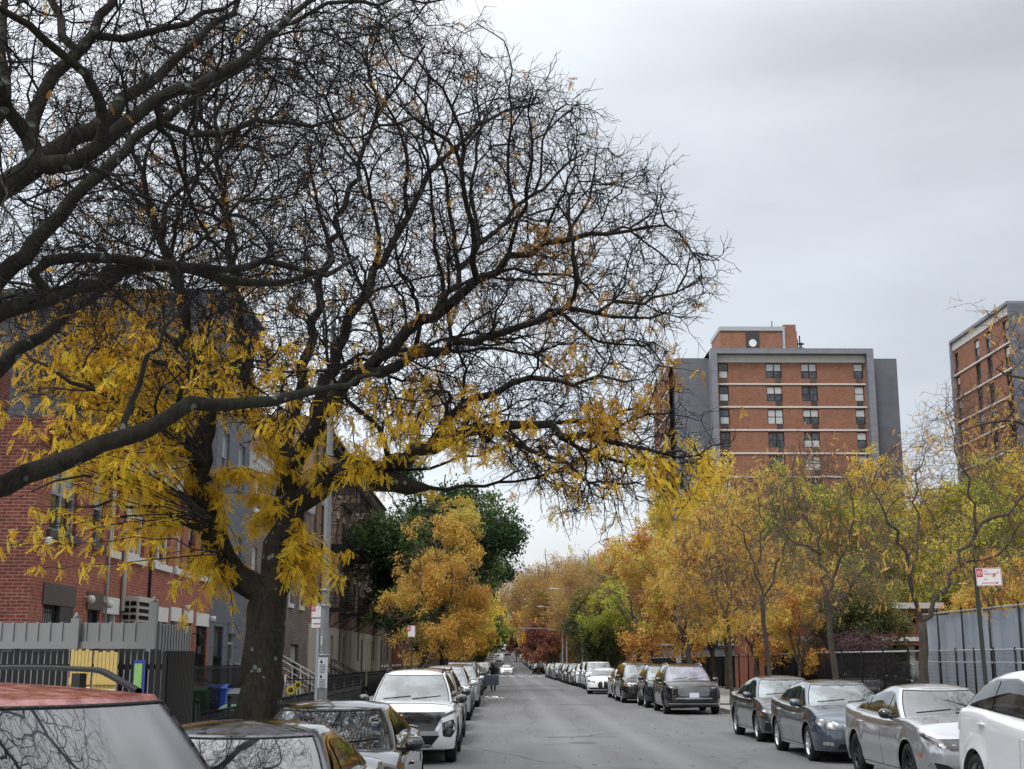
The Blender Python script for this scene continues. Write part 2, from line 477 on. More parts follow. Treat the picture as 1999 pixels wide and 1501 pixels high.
        sets = [(A, rad)]; ends = [A[:, -1], A[:, -2]]; edir = [de, de]
        for q in range(sub):
            j = rg.integers(1, seg, m_); b2 = A[np.arange(m_), j]
            d2 = d + rg.normal(size=d.shape) * .75; d2 /= np.linalg.norm(d2, axis=1, keepdims=True)
            A2, rad2, de2 = run(b2, d2, ln * rg.uniform(.35, .7, m_), r0 * .75, 3)
            sets.append((A2, rad2)); ends.append(A2[:, -1]); edir.append(de2)
        return sets, np.concatenate(ends), np.concatenate(edir)
def merge_sets(sets, n=3):
    VV = []; FF = []; b = 0
    for A, rad in sets:
        V, F = chains_mesh_arr(A, rad, n); VV.append(V); FF.append(F + b); b += len(V)
    return np.concatenate(VV), np.concatenate(FF)
def chains_mesh_arr(Pn, Rn, n):
    ang = np.arange(n) * 2 * math.pi / n; ca, sa = np.cos(ang), np.sin(ang)
    T = np.gradient(Pn, axis=1); T /= np.maximum(np.linalg.norm(T, axis=2, keepdims=True), 1e-9)
    U = transport(T)
    W = np.cross(T, U)
    ring = Pn[:, :, None, :] + Rn[:, :, None, None] * (U[:, :, None, :] * ca[None, None, :, None] + W[:, :, None, :] * sa[None, None, :, None])
    c, k = Pn.shape[:2]
    a = np.arange(c)[:, None, None] * (k * n) + np.arange(k - 1)[None, :, None] * n
    idx = a + np.arange(n)[None, None, :]; jdx = a + ((np.arange(n) + 1) % n)[None, None, :]
    return ring.reshape(-1, 3), np.stack([idx, jdx, jdx + n, idx + n], -1).reshape(-1, 4)
def leaf_quads(rg, cen, axis, ln, wd):
    """flat quads, one per centre, long side along axis"""
    n = len(cen); s = rg.normal(size=(n, 3)); s = np.cross(axis, s); s /= np.maximum(np.linalg.norm(s, axis=1, keepdims=True), 1e-6)
    a = axis * (ln / 2)[:, None]; b = s * (wd / 2)[:, None]
    V = np.stack([cen - a, cen + b, cen + a, cen - b], 1).reshape(-1, 3)
    return V, np.arange(4 * n).reshape(-1, 4)
def pinnate(rg, base, n_pair=6, ln=.2, wd=.05, rnd=None, dirs=None, droop=.75):
    """drooping compound leaves with overlapping leaflets either side of the stalk"""
    n = len(base)
    d = rg.normal(size=(n, 3)) * .6; d[:, 2] -= droop
    if dirs is not None: d += dirs * .4
    d /= np.linalg.norm(d, axis=1, keepdims=True)
    L_ = ln * rg.uniform(.6, 1.25, n)
    side = np.cross(d, rg.normal(size=(n, 3))); side /= np.maximum(np.linalg.norm(side, axis=1, keepdims=True), 1e-6)
    Vs = []; rs = []
    for k in range(n_pair):
        t = (k + .5) / n_pair
        c = base + d * (L_ * t)[:, None]; c[:, 2] -= .22 * L_ * t * t
        for sgn in (-1, 1):
            w_ = wd * (.55 + .75 * math.sin(math.pi * min(1, t * .95 + .05))) * rg.uniform(.65, 1.15, n)
            o = side * sgn * .62 + d * rg.uniform(.5, .9, n)[:, None] + rg.normal(size=(n, 3)) * .12; o[:, 2] -= .25; o /= np.linalg.norm(o, axis=1, keepdims=True)
            hw = (L_ / n_pair * .8)[:, None] * d
            a = c; b = c + o * w_[:, None]
            Vs.append(np.stack([a - hw * .4, (a + b) / 2 - hw * .8, b, (a + b) / 2 + hw * .8], 1).reshape(-1, 3))
            rs.append(np.clip((rnd if rnd is not None else rg.uniform(0, 1, n)) + rg.normal(size=n) * .06, 0, 1))
    V = np.concatenate(Vs); return V, np.arange(len(V)).reshape(-1, 4), np.concatenate(rs)
def leaf_obj(name, V, F, rnd, mat, parent):
    o = raw_mesh(name, V, F, mat, parent)
    at = o.data.attributes.new('rnd', 'FLOAT', 'FACE'); at.data.foreach_set('value', np.asarray(rnd, dtype=np.float32))
    return o
def L4(lst):
    """rows (px, py, depth, radius) -> world rows"""
    return [(*P(a, b, c), r) for a, b, c, r in lst]
def crown_points(rg, n, poly, dfun, extra=None):
    xs = [p[0] for p in poly]; ys = [p[1] for p in poly]; out = []
    while len(out) < n:
        x = rg.uniform(min(xs), max(xs), 4000); y = rg.uniform(min(ys), max(ys), 4000)
        k = in_poly(x, y, poly)
        for a, b in zip(x[k], y[k]):
            lo, hi = dfun(a, b)
            d = (lo ** 3 + rg.random() * (hi ** 3 - lo ** 3)) ** (1 / 3)
            q = P(a, b, d)
            if q[2] > 3.2: out.append(q)
            if len(out) >= n: break
    return np.array(out)
LDEN = 1.0
def clump_keep(rg, pts, scale, thr):
    fr = rg.normal(size=(7, 3)) * scale; ph = rg.uniform(0, 6.28, 7)
    v = np.sin(pts @ fr.T + ph).sum(1) / 2.6
    return v > thr
# ------------------------------------------------------------------ near tree over the street (trunk in view)
t2 = Grow(7)
t2.limb([(-3.75, 20, -.1, .46), (-3.72, 20, .25, .37), *L4([(512, 1330, 20, .32), (517, 1230, 20, .30), (525, 1150, 20, .31)])], step=.25)
lim2 = [
 [(505, 1150, 20, .22), (440, 1085, 19.8, .2), (403, 1010, 19.5, .19), (388, 960, 19.4, .18), (396, 900, 19.3, .17), (402, 840, 19.2, .15), (392, 760, 19, .12), (368, 660, 18.8, .10), (350, 560, 18.4, .075), (300, 430, 18, .05), (260, 300, 17.6, .03)],
 [(540, 1140, 20, .25), (556, 1060, 20, .23), (568, 985, 20, .23), (562, 930, 20.2, .17), (545, 870, 20.4, .15), (508, 820, 20.8, .13), (480, 740, 21, .11), (470, 620, 21.2, .085), (450, 480, 21.4, .06), (430, 330, 21.5, .04), (420, 200, 21.5, .025)],
 [(590, 975, 20, .2), (640, 940, 19.6, .18), (710, 918, 19.2, .17), (765, 945, 19, .16), (798, 950, 19, .13)],
 [(720, 920, 19.2, .15), (770, 895, 19, .13), (850, 868, 18.6, .10), (930, 838, 18.2, .085), (1030, 832, 17.8, .06), (1130, 850, 17.4, .045), (1230, 868, 17, .03), (1330, 880, 16.8, .015)],
 [(565, 940, 20.1, .15), (600, 860, 20, .14), (650, 780, 19.8, .12), (740, 700, 19.4, .10), (850, 610, 19, .08), (960, 530, 18.6, .06), (1070, 480, 18.3, .045), (1190, 450, 18, .03), (1300, 440, 17.8, .014)],
 [(690, 745, 19.6, .09), (800, 700, 19, .075), (920, 665, 18.4, .06), (1040, 630, 17.8, .045), (1160, 600, 17.4, .03), (1280, 580, 17, .02), (1370, 545, 16.8, .01)],
 [(600, 860, 20, .12), (640, 740, 20.6, .1), (700, 600, 21, .08), (780, 450, 21.4, .06), (860, 320, 21.6, .045), (960, 230, 21.8, .03), (1060, 200, 22, .015)],
 [(562, 930, 20.2, .12), (580, 800, 20.8, .10), (610, 650, 21.5, .08), (650, 480, 22, .06), (700, 320, 22.2, .045), (760, 190, 22.4, .03), (830, 90, 22.6, .015)],
 [(840, 870, 18.6, .07), (900, 800, 18, .06), (1000, 750, 17.5, .045), (1100, 740, 17, .03), (1220, 745, 16.6, .015)],
 [(850, 612, 19, .05), (940, 480, 19.6, .04), (1040, 380, 20, .03), (1140, 300, 20.2, .015)],
 [(396, 905, 19.3, .08), (340, 850, 18.6, .06), (260, 800, 18, .045), (150, 750, 17.6, .03), (60, 700, 17.4, .02)],
 [(405, 1010, 19.5, .06), (330, 960, 18.9, .045), (240, 930, 18.4, .03), (150, 940, 18, .02), (60, 960, 17.8, .012)],
 [(420, 1050, 19.6, .05), (350, 1005, 19.0, .035), (260, 985, 18.6, .025), (150, 990, 18.2, .012)],
 [(930, 838, 18.2, .05), (1000, 870, 17.6, .035), (1080, 900, 17.2, .025), (1180, 940, 16.9, .012)],
]
for l in lim2: t2.limb(L4(l), attach=True, wob=.05)
rg = np.random.default_rng(3)
POLY2 = [(40, 620), (120, 200), (350, 60), (650, 20), (850, 60), (930, 105), (990, 160), (1110, 190), (1140, 260), (1200, 300), (1300, 360), (1310, 430), (1365, 470), (1398, 540), (1330, 640), (1280, 690), (1300, 770), (1350, 870), (1370, 900), (1330, 975), (1240, 985), (1150, 1010), (1080, 985), (1000, 930), (930, 880), (860, 860), (760, 860), (700, 830), (600, 800), (560, 860), (430, 830), (380, 870), (230, 870), (100, 830)]
def d2(x, y):
    c = 19.2 - max(0, x - 700) / 700 * 1.6
    t = 1 - abs(x - 680) / 900; h = 3.6 * max(.3, t)
    return c - h, c + h
oc2 = P(600, 1000, 20)
t2.colonise(crown_points(rg, 420, POLY2, d2), step=.28, infl=5, kill=.75, iters=45, up=.0, inert=.7, jit=.35, out=(oc2, .8))
t2.colonise(crown_points(rg, 2000, POLY2, d2), step=.22, infl=1.8, kill=.45, iters=22, up=.0, inert=.55, jit=.38, out=(oc2, .6))
t2.colonise(crown_points(rg, 13500, POLY2, d2), step=.16, infl=.9, kill=.22, iters=10, up=.0, inert=.45, jit=.4, out=(oc2, .4))
ch2 = t2.finish(tip=.0056, expo=2.28)
root2 = thing('locust_tree', 'big dark trunked locust arching over the street with yellow leaf sprays', 'tree', (-3.75, 20, 0))
inv = -np.array([-3.75, 20, 0])
def split_chains(chains, lim=.03):
    th = [c for c in chains if c[1].max() >= lim]; tn = [c for c in chains if c[1].max() < lim]
    return th, tn
th, tn = split_chains(ch2)
V, F = chains_mesh(th, 9); raw_mesh('trunk', V + inv, F, M['bark_dark'], root2, True)
sets, ends2, ed2 = t2.twigs(.014, per=.82, length=.36, seg=5, r0=.0054, sub=2, zig=.24)
# yellow leaf sprays where the photograph has them
def leaf_density2(x, y):
    d = np.full(x.shape, .012)
    d = np.where(y > 560, .045, d)
    g = lambda cx, cy, sx, sy: np.exp(-((x - cx) / sx) ** 2 - ((y - cy) / sy) ** 2)
    d = d + .34 * g(1130, 810, 170, 85) + .26 * g(1310, 930, 80, 70) + .60 * g(540, 900, 210, 100) + .33 * g(200, 760, 260, 180) + .5 * g(330, 950, 240, 120) + .2 * g(860, 830, 130, 70) + .22 * g(950, 690, 110, 60) + .1 * g(1100, 480, 120, 60)
    return d
x, y = px_of(ends2)
k = (rg.random(len(x)) < leaf_density2(x, y) * LDEN) & clump_keep(rg, ends2, 1.5, -.15)
be = ends2[k]; bx, by = x[k], y[k]
be = np.repeat(be, 5, 0) + rg.normal(size=(len(be) * 5, 3)) * .035; by = np.repeat(by, 5); bx = np.repeat(bx, 5)
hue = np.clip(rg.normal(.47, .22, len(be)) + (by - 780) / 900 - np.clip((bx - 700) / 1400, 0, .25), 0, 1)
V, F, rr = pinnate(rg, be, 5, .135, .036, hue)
leafV, leafF, leafR = [V], [F], [rr]
# hanging low sprays, on long thin shoots from the limbs
def sprays(G, areas, off):
    sets = []; Vs = []; Fs = []; Rs = []; b = 0
    for (ax, ay, cx, cy, dep, n, sp, lf) in areas:
        a = P(ax, ay, dep); c = P(cx, cy, dep)
        for _ in range(n):
            e_ = c + rg.normal(size=3) * sp; m_ = (a * .55 + e_ * .45) + rg.normal(size=3) * .18 + np.array([0, 0, .22])
            t = np.linspace(0, 1, 9)[:, None]
            pth = (1 - t) ** 2 * a + 2 * t * (1 - t) * m_ + t ** 2 * e_ + rg.normal(size=(9, 3)) * .02
            sets.append((pth[None], np.linspace(.012, .004, 9)[None]))
            nb = int(lf * 1.8)
            j = rg.integers(3, 9, nb); bs = pth[np.minimum(j, 8)] + rg.normal(size=(nb, 3)) * .025
            V, F, r_ = pinnate(rg, bs, 6, .17, .040, np.clip(rg.normal(.62, .2, nb), 0, 1))
            Vs.append(V); Fs.append(F + b); Rs.append(r_); b += len(V)
    return sets, np.concatenate(Vs), np.concatenate(Fs), np.concatenate(Rs)
areas = [(405, 1010, 240, 1010, 19.2, 7, .45, 22), (400, 1020, 120, 1010, 18.8, 5, .4, 18), (400, 1000, 330, 930, 19, 7, .4, 26), (395, 940, 460, 960, 19.6, 9, .38, 34), (560, 1000, 490, 1010, 20.3, 7, .3, 30),
         (560, 1080, 560, 1110, 19.6, 4, .22, 26), (560, 1050, 600, 1150, 19.7, 4, .22, 26), (568, 1040, 630, 1060, 19.6, 4, .22, 24), (560, 1060, 650, 1130, 19.5, 4, .22, 24), (440, 1085, 420, 1140, 19.6, 5, .2, 20), (430, 1080, 340, 1140, 19, 4, .25, 20), (425, 1080, 80, 1100, 18, 2, .14, 26), (430, 1085, 475, 1250, 19.6, 1, .06, 12),
         (560, 930, 600, 900, 20, 7, .4, 24), (700, 900, 690, 890, 19.2, 6, .35, 20), (640, 930, 750, 860, 19, 6, .4, 20), (405, 1010, 60, 880, 18, 10, .6, 20), (400, 900, 200, 860, 18.4, 12, .7, 24), (400, 900, 120, 780, 18.2, 12, .7, 24), (400, 860, 280, 720, 18.6, 6, .6, 18), (470, 760, 450, 680, 20.4, 8, .6, 20), (400, 1000, 130, 960, 18.4, 8, .6, 20), (1240, 870, 1310, 950, 16.8, 6, .35, 12), (1200, 860, 1330, 900, 16.8, 5, .35, 10), (1150, 850, 1180, 1010, 16.9, 7, .3, 2), (1050, 870, 1110, 990, 17.2, 7, .3, 1)]
ss, V, F, r_ = sprays(t2, areas, inv)
leafF.append(F + len(leafV[0])); leafV.append(V); leafR.append(r_)
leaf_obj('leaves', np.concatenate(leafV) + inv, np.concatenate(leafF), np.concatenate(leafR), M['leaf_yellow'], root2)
sets.append((np.concatenate([a for a, _ in ss]), np.concatenate([b for _, b in ss])))
V2, F2 = merge_sets(sets[:-1], 3); V3, F3 = merge_sets(sets[-1:], 3); V, F = chains_mesh(tn, 4)
raw_mesh('branches', np.concatenate([V, V2, V3]) + inv, np.concatenate([F, F2 + len(V), F3 + len(V) + len(V2)]), M['bark_twig'], root2)
# dangling bare twigs under the right side of the crown
# ------------------------------------------------------------------ nearest tree, trunk just outside the left edge
t1 = Grow(21)
t1.limb([(-4.1, 9.2, -.1, .42), (-4.05, 9.2, .5, .30), (-4.0, 9.2, 1.8, .27), (-3.95, 9.3, 2.9, .26), (-3.9, 9.4, 3.9, .25)], step=.25)
lim1 = [
 [(-150, 1090, 9.25, .16), (-70, 980, 9.5, .11), (0, 940, 9.8, .085), (100, 905, 10, .078), (200, 870, 10.2, .072), (290, 835, 10.4, .068), (370, 792, 10.6, .062), (450, 793, 10.9, .055), (560, 775, 11.3, .045), (650, 755, 11.8, .03), (740, 730, 12.2, .018)],
 [(-150, 760, 9.4, .15), (-60, 650, 9.5, .10), (0, 615, 9.6, .07), (100, 580, 9.8, .062), (180, 545, 10, .055), (250, 520, 10.2, .052), (330, 520, 10.4, .048), (430, 540, 10.7, .042), (530, 552, 11, .03), (640, 520, 11.4, .018)],
 [(100, 580, 9.8, .04), (60, 530, 9.7, .045), (150, 505, 9.9, .042), (250, 508, 10.1, .038), (400, 525, 10.4, .034), (520, 515, 10.7, .03), (640, 535, 11, .022), (700, 500, 11.3, .014)],
 [(-150, 620, 9.4, .18), (-70, 440, 9.3, .15), (0, 372, 9.3, .095), (50, 340, 9.4, .09), (80, 315, 9.4, .088), (150, 273, 9.6, .07), (210, 241, 9.8, .06), (245, 196, 10, .055), (315, 147, 10.3, .045), (378, 84, 10.6, .036), (450, 20, 11, .028), (520, -60, 11.4, .018)],
 [(95, 322, 9.4, .075), (150, 316, 9.3, .065), (196, 282, 9.3, .06), (262, 241, 9.4, .055), (315, 200, 9.5, .05), (420, 150, 9.8, .045), (490, 101, 10, .038), (542, 52, 10.2, .032), (595, 8, 10.5, .024), (680, -40, 10.8, .015)],
 [(70, 300, 9.4, .07), (58, 231, 9.5, .06), (105, 150, 9.7, .052), (161, 92, 9.9, .046), (196, 35, 10, .04), (220, -30, 10.2, .03), (260, -120, 10.4, .02)],
 [(190, 70, 9.9, .035), (315, 63, 10.2, .028), (400, 30, 10.5, .022), (470, -5, 10.8, .015)],
 [(-100, 560, 9.4, .12), (-20, 560, 9.6, .085), (21, 521, 9.7, .07), (115, 420, 10.2, .06), (196, 336, 10.6, .054), (245, 297, 10.9, .048), (297, 245, 11.2, .04), (380, 190, 11.6, .03), (480, 130, 12, .02)],
 [(-150, 860, 9.4, .12), (-60, 770, 9.7, .085), (0, 715, 10, .065), (80, 650, 10.3, .05), (170, 590, 10.7, .035), (260, 520, 11, .025)],
 [(-60, 430, 9.3, .09), (-20, 300, 9.5, .06), (10, 180, 9.8, .045), (0, 60, 10.1, .035), (20, -60, 10.4, .02)],
 [(155, 105, 9.85, .035), (122, 70, 9.9, .035), (100, -10, 10.1, .03), (90, -80, 10.3, .02)],
 [(315, 240, 9.6, .03), (420, 262, 9.9, .026), (470, 258, 10.1, .022), (520, 232, 10.3, .022), (600, 250, 10.6, .016), (700, 215, 11, .01)],
 [(542, 52, 10.2, .02), (640, 10, 10.6, .018), (740, 5, 11, .015), (870, -2, 11.4, .008)],
 [(240, 865, 10.3, .03), (255, 790, 10.5, .026), (290, 700, 10.8, .02), (340, 620, 11.2, .012)],
]
for l in lim1: t1.limb(L4(l), attach=True, wob=.02, step=.22)
POLY1 = [(-160, 560), (-160, -140), (600, -140), (900, -60), (860, 40), (760, 110), (640, 230), (600, 380), (640, 520), (560, 600), (300, 600), (60, 640)]
def d1(x, y):
    c = 9.6 + max(0, x) / 600 * 1.6; return c - 1.6, c + 2.6
t1.colonise(crown_points(rg, 260, POLY1, d1), step=.2, infl=3, kill=.45, iters=60, inert=.8, jit=.2)
t1.colonise(crown_points(rg, 1500, POLY1, d1), step=.15, infl=1.2, kill=.28, iters=20, inert=.55, jit=.38, out=(P(-100, 700, 9.5), .5))
t1.colonise(crown_points(rg, 4600, POLY1, d1), step=.09, infl=.6, kill=.135, iters=9, inert=.45, jit=.4, out=(P(-100, 700, 9.5), .35))
# the part of the crown above the street, out of view, mirrored in the cars
ov = rg.uniform([-7.5, 2, 6], [5, 15, 13.5], (26000, 3)); ov = ov[(ov[:, 2] > ov[:, 1] * .58 + 3.0) & ((((ov - [-1, 8.2, 9.4]) / [5.6, 6, 4]) ** 2).sum(1) ** .5 < 1.0)]
for q_ in ([(-4, 9.4, 4.2, .17), (-4.9, 8.8, 6.4, .15), (-4.3, 8.4, 8.3, .13), (-2.6, 8.4, 9.2, .11), (-.8, 8.6, 9.7, .10), (1.4, 8.8, 10.4, .07), (3.6, 9.6, 11.2, .03)], [(-2.6, 8.4, 9.2, .10), (-1.6, 7.2, 9.3, .08), (-.6, 5.2, 9.5, .06), (.6, 3.4, 9.6, .03)], [(-.8, 8.6, 9.7, .08), (.2, 10.8, 11, .06), (1.0, 12.6, 11.8, .03)], [(-1.6, 7.2, 9.3, .07), (.6, 6.6, 9.9, .06), (2.8, 6.2, 10.6, .03)]):
    t1.limb(q_, attach=True, wob=.06)
t1.colonise(ov[:400], step=.3, infl=5, kill=.7, iters=60, inert=.7)
t1.colonise(ov, step=.24, infl=1.6, kill=.30, iters=60, inert=.6)
ch1 = t1.finish(tip=.0034, expo=2.25)
ch1 = [(p_, r_ * 2.5 if p_[-1][2] > p_[-1][1] * .58 + 3.4 and r_.max() < .04 else r_) for p_, r_ in ch1]
root1 = thing('leaning_tree', 'nearest bare dark limbs with pale lichen reaching in from the left edge', 'tree', (-4.1, 9.2, 0))
inv1 = -np.array([-4.1, 9.2, 0])
th, tn = split_chains(ch1, .018)
V, F = chains_mesh(th, 10); raw_mesh('trunk', V + inv1, F, M['bark_dark'], root1, True)
V, F = chains_mesh(tn, 4)
sets, ends1, ed1 = t1.twigs(.009, per=.5, length=.24, seg=5, r0=.0034, sub=2, zig=.24)
V2, F2 = merge_sets(sets, 3)
raw_mesh('branches', np.concatenate([V, V2]) + inv1, np.concatenate([F, F2 + len(V)]), M['bark_twig'], root1)
k = rg.random(len(ends1)) < np.where(ends1[:, 2] > ends1[:, 1] * .58 + 3.0, .12, .008)
be = ends1[k]; V, F, r_ = pinnate(rg, be, 6, .1, .02, np.clip(rg.normal(.2, .15, len(be)), 0, 1))
leaf_obj('leaves', V + inv1, F, r_, M['leaf_yellow'], root1)
print('trees near', len(t2.p), len(t1.p), len(ends2), len(ends1))
# ================================================================== cars
def sm(x, a, b):
    t = min(1, max(0, (x - a) / (b - a))); return t * t * (3 - 2 * t)
def interp(x, pts):
    return float(np.interp(x, [p[0] for p in pts], [p[1] for p in pts]))
def smooth_interp(x, pts):
    """monotone-ish smooth curve through points"""
    xs = [p[0] for p in pts]; ys = [p[1] for p in pts]
    if x <= xs[0]: return ys[0]
    if x >= xs[-1]: return ys[-1]
    i = max(j for j in range(len(xs)) if xs[j] <= x)
    i = min(i, len(xs) - 2)
    h = xs[i + 1] - xs[i]; t = (x - xs[i]) / h
    def sl(j):
        if j <= 0: return (ys[1] - ys[0]) / (xs[1] - xs[0])
        if j >= len(xs) - 1: return (ys[-1] - ys[-2]) / (xs[-1] - xs[-2])
        a = (ys[j] - ys[j - 1]) / (xs[j] - xs[j - 1]); b = (ys[j + 1] - ys[j]) / (xs[j + 1] - xs[j])
        return 0 if a * b <= 0 else 2 * a * b / (a + b)
    m0, m1 = sl(i) * h, sl(i + 1) * h
    return (2 * t ** 3 - 3 * t * t + 1) * ys[i] + (t ** 3 - 2 * t * t + t) * m0 + (-2 * t ** 3 + 3 * t * t) * ys[i + 1] + (t ** 3 - t * t) * m1
class Car:
    """front faces -Y, centre of the footprint at the origin, ground at z=0"""
    D = dict(L=4.7, W=1.83, H=1.44, sill=.22, bow_f=.16, bow_r=.12, rc=.42, tuck=.05,
             zt=None, nose=.70, cowl=.98, belt=.93, belt_r=.99, deck=1.05, tail=.98,
             cowl_y=1.18, wst_y=1.98, roofr_y=3.35, back_y=4.12, base_in=.07, roof_hw=.56, bulge=.035,
             wf=.92, wr=3.75, R=.335, arch=.40, track=.0, f_prof=None, r_prof=None, roof_drop_f=.05, roof_drop_r=.06, crown=.045, hoodcrown=.05, wsbow=.16, res=1.0, clad=0)
    def __init__(s, **k):
        s.p = dict(Car.D); s.p.update(k)
        for a, v in s.p.items(): setattr(s, a, v)
        s.y0 = -s.L / 2
        if s.f_prof is None: s.f_prof = [(s.sill - .05, .12), (s.sill + .06, .04), (.42, 0.), (.56, .01), (s.nose - .06, .05), (s.nose, .10), (s.nose + .25, .3)]
        if s.r_prof is None: s.r_prof = [(s.sill - .05, .14), (s.sill + .06, .05), (.45, 0.), (.6, .0), (.75, .06), (.95, .09), (1.2, .16)]
        if s.zt is None:
            s.zt = [(0, s.nose), (s.cowl_y * .5, (s.nose + s.cowl) / 2 + .02), (s.cowl_y, s.cowl - .04), (s.cowl_y + .6, s.belt), (s.back_y - .5, s.belt_r), (s.back_y + .1, s.deck - .02), (s.L + .15, s.tail)]
    def stations(s):
        st = []
        W2 = s.W / 2; n1 = max(5, int(8 * s.res)); n2 = max(4, int(8 * s.res))
        qc = 1 - s.rc / W2 * .75
        for i in range(n1):
            q = qc * i / (n1 - 1)
            st.append((q, s.bow_f * .75 * (q / qc) ** 2.0 * qc, 'f'))
        yb = st[-1][1]
        for i in range(1, n2 + 1):
            a = math.pi / 2 * i / n2
            st.append((qc + (1 - qc) * math.sin(a), yb + s.rc * (1 - math.cos(a)) * .9, 'f'))
        ya = st[-1][1]
        qr = qc; rb = s.bow_r * .75 * qr
        ye = s.L - rb - s.rc * .9
        ys = list(np.linspace(ya, ye, max(20, int(56 * s.res))))[1:-1]
        for w in (s.wf, s.wr):
            a = s.arch
            ys = [y for y in ys if abs(y - w) > a + .02]
            ys += [w + a * math.cos(t) for t in np.linspace(0, math.pi, max(13, int(25 * s.res)))]
        for y in sorted(ys): st.append((1., y, 's'))
        for i in range(n2, 0, -1):
            a = math.pi / 2 * i / n2
            st.append((qr + (1 - qr) * math.sin(a), s.L - rb - s.rc * (1 - math.cos(a)) * .9, 'r'))
        for i in range(n1 - 1, -1, -1):
            q = qr * i / (n1 - 1)
            st.append((q, s.L - s.bow_r * .75 * (q / qr) ** 2 * qr, 'r'))
        return st
    def zbot(s, y, side):
        zb = s.sill
        if side == 's' or True:
            for w in (s.wf, s.wr):
                d = abs(y - w)
                if d < s.arch:
                    zb = max(zb, s.R + math.sqrt(max(0, s.arch ** 2 - d * d)) * .98 - .0)
        return zb
    def wside(s, y):
        """plan taper of the flanks"""
        t = (y - s.L * .5) / (s.L * .5)
        return 1 - .045 * abs(t) ** 3
    def side_inset(s, z, y):
        zt = smooth_interp(y, s.zt)
        v = interp(z, [(s.sill - .05, .07), (s.sill, .05), (.38, .018), (.55, 0), (.72, .004), (zt - .08, .022), (zt, .05)])
        fl = 0
        for w in (s.wf, s.wr):
            d = math.hypot(y - w, (z - s.R) * 1.0)
            fl = max(fl, .022 * math.exp(-((d - s.arch) / .11) ** 2)) if z < zt - .08 else fl
        # character line and door scoop
        if s.wf + .4 < y < s.wr - .2: v += .018 * math.exp(-((z - .42) / .12) ** 2)
        return v - fl
    def surf(s, q, y, kind, z):
        W2 = s.W / 2 * s.wside(y)
        zt = smooth_interp(y, s.zt)
        x = q * W2; yy = y
        si = s.side_inset(z, y)
        if kind == 's': return x - si, yy
        pf = smooth_interp(z, s.f_prof if kind == 'f' else s.r_prof)
        c = math.sqrt(max(0, 1 - q ** 6)); 
        x -= si * q ** 3
        # fade the end profile into the flank
        L0 = 1.0
        yy = y + (pf * (1 - .35 * q ** 4)) * (1 if kind == 'f' else -1) * max(.0, 1 - sm(q, .93, 1.0) * .55)
        return x, yy
    def body(s):
        st = s.stations(); nl = max(8, int(16 * s.res)); nt_ = max(7, int(12 * s.res))
        G = []
        n = len(st)
        ends = {}
        for q, y, kind in st:
            yz = min(max(y, 0), s.L)
            zt = smooth_interp(yz, s.zt); zb = s.zbot(y, kind)
            zb = min(zb, zt - .1)
            row = []
            for j in range(nl + 1):
                t = j / nl; z = zb + (zt - zb) * t
                # blend: corner stations near the flank follow side y
                x, yy = s.surf(q, y, kind, z)
                row.append([x, yy, z])
            # round the shoulder
            xe, ye, ze = row[-1]
            top = []
            for j in range(1, nt_ + 1):
                a = 1 - (j / nt_)
                a2 = a
                e = (min(ye, s.L) - (s.f_prof and smooth_interp(s.nose, s.f_prof) or 0))
                kf = sm(y, 0.02, .55) * sm(s.L - y, 0.02, .5)
                cr = s.hoodcrown * kf * (1 - a ** 2.6)
                cr0 = .018 * kf * (1 - a ** 8)
                top.append([xe * a2, ye, ze + cr + cr0])
            G.append((row, top))
        V = []; F = []; MI = []
        k = nl + 1 + nt_
        for row, top in G:
            for p in row + top: V.append(p)
        for row, top in G:
            for p in row + top: V.append([-p[0], p[1], p[2]])
        off = n * k
        for i in range(n - 1):
            for j in range(k - 1):
                a, b, c, d = i * k + j, (i + 1) * k + j, (i + 1) * k + j + 1, i * k + j + 1
                F.append((a, b, c, d)); F.append((off + a, off + d, off + c, off + b))
        V = np.array(V); V[:, 1] += s.y0
        me = bpy.data.meshes.new('body'); me.from_pydata(V.tolist(), [], F)
        bm = bmesh.new(); bm.from_mesh(me)
        bmesh.ops.remove_doubles(bm, verts=bm.verts, dist=.0015)
        bm.to_mesh(me); bm.free(); me.shade_smooth()
        return me
    # greenhouse
    def outl(s, hw, yf, yr, bowf, bowr, rc):
        """half outline from front centre to rear centre, fixed counts so outlines pair up"""
        n1, n2, n3 = 9, 7, 22
        pts = []
        qc = 1 - rc / hw
        for i in range(n1): q = qc * i / (n1 - 1); pts.append((q * hw, yf + bowf * (q / qc) ** 2 * .8))
        y1 = pts[-1][1]
        for i in range(1, n2 + 1):
            a = math.pi / 2 * i / n2; pts.append((hw * qc + rc * math.sin(a), y1 + rc * .9 * (1 - math.cos(a)) + bowf * .2 * (i / n2)))
        ya = pts[-1][1]
        y2 = yr - bowr * .8; yb = y2 - rc * .9 - bowr * .2
        for i in range(1, n3): pts.append((hw, ya + (yb - ya) * i / n3))
        for i in range(n2, 0, -1):
            a = math.pi / 2 * i / n2; pts.append((hw * qc + rc * math.sin(a), y2 - rc * .9 * (1 - math.cos(a)) - bowr * .2 * (i / n2)))
        for i in range(n1 - 1, -1, -1): q = qc * i / (n1 - 1); pts.append((q * hw, yr - bowr * (q / qc) ** 2 * .8))
        s.n_ = (n1, n2, n3)
        return pts
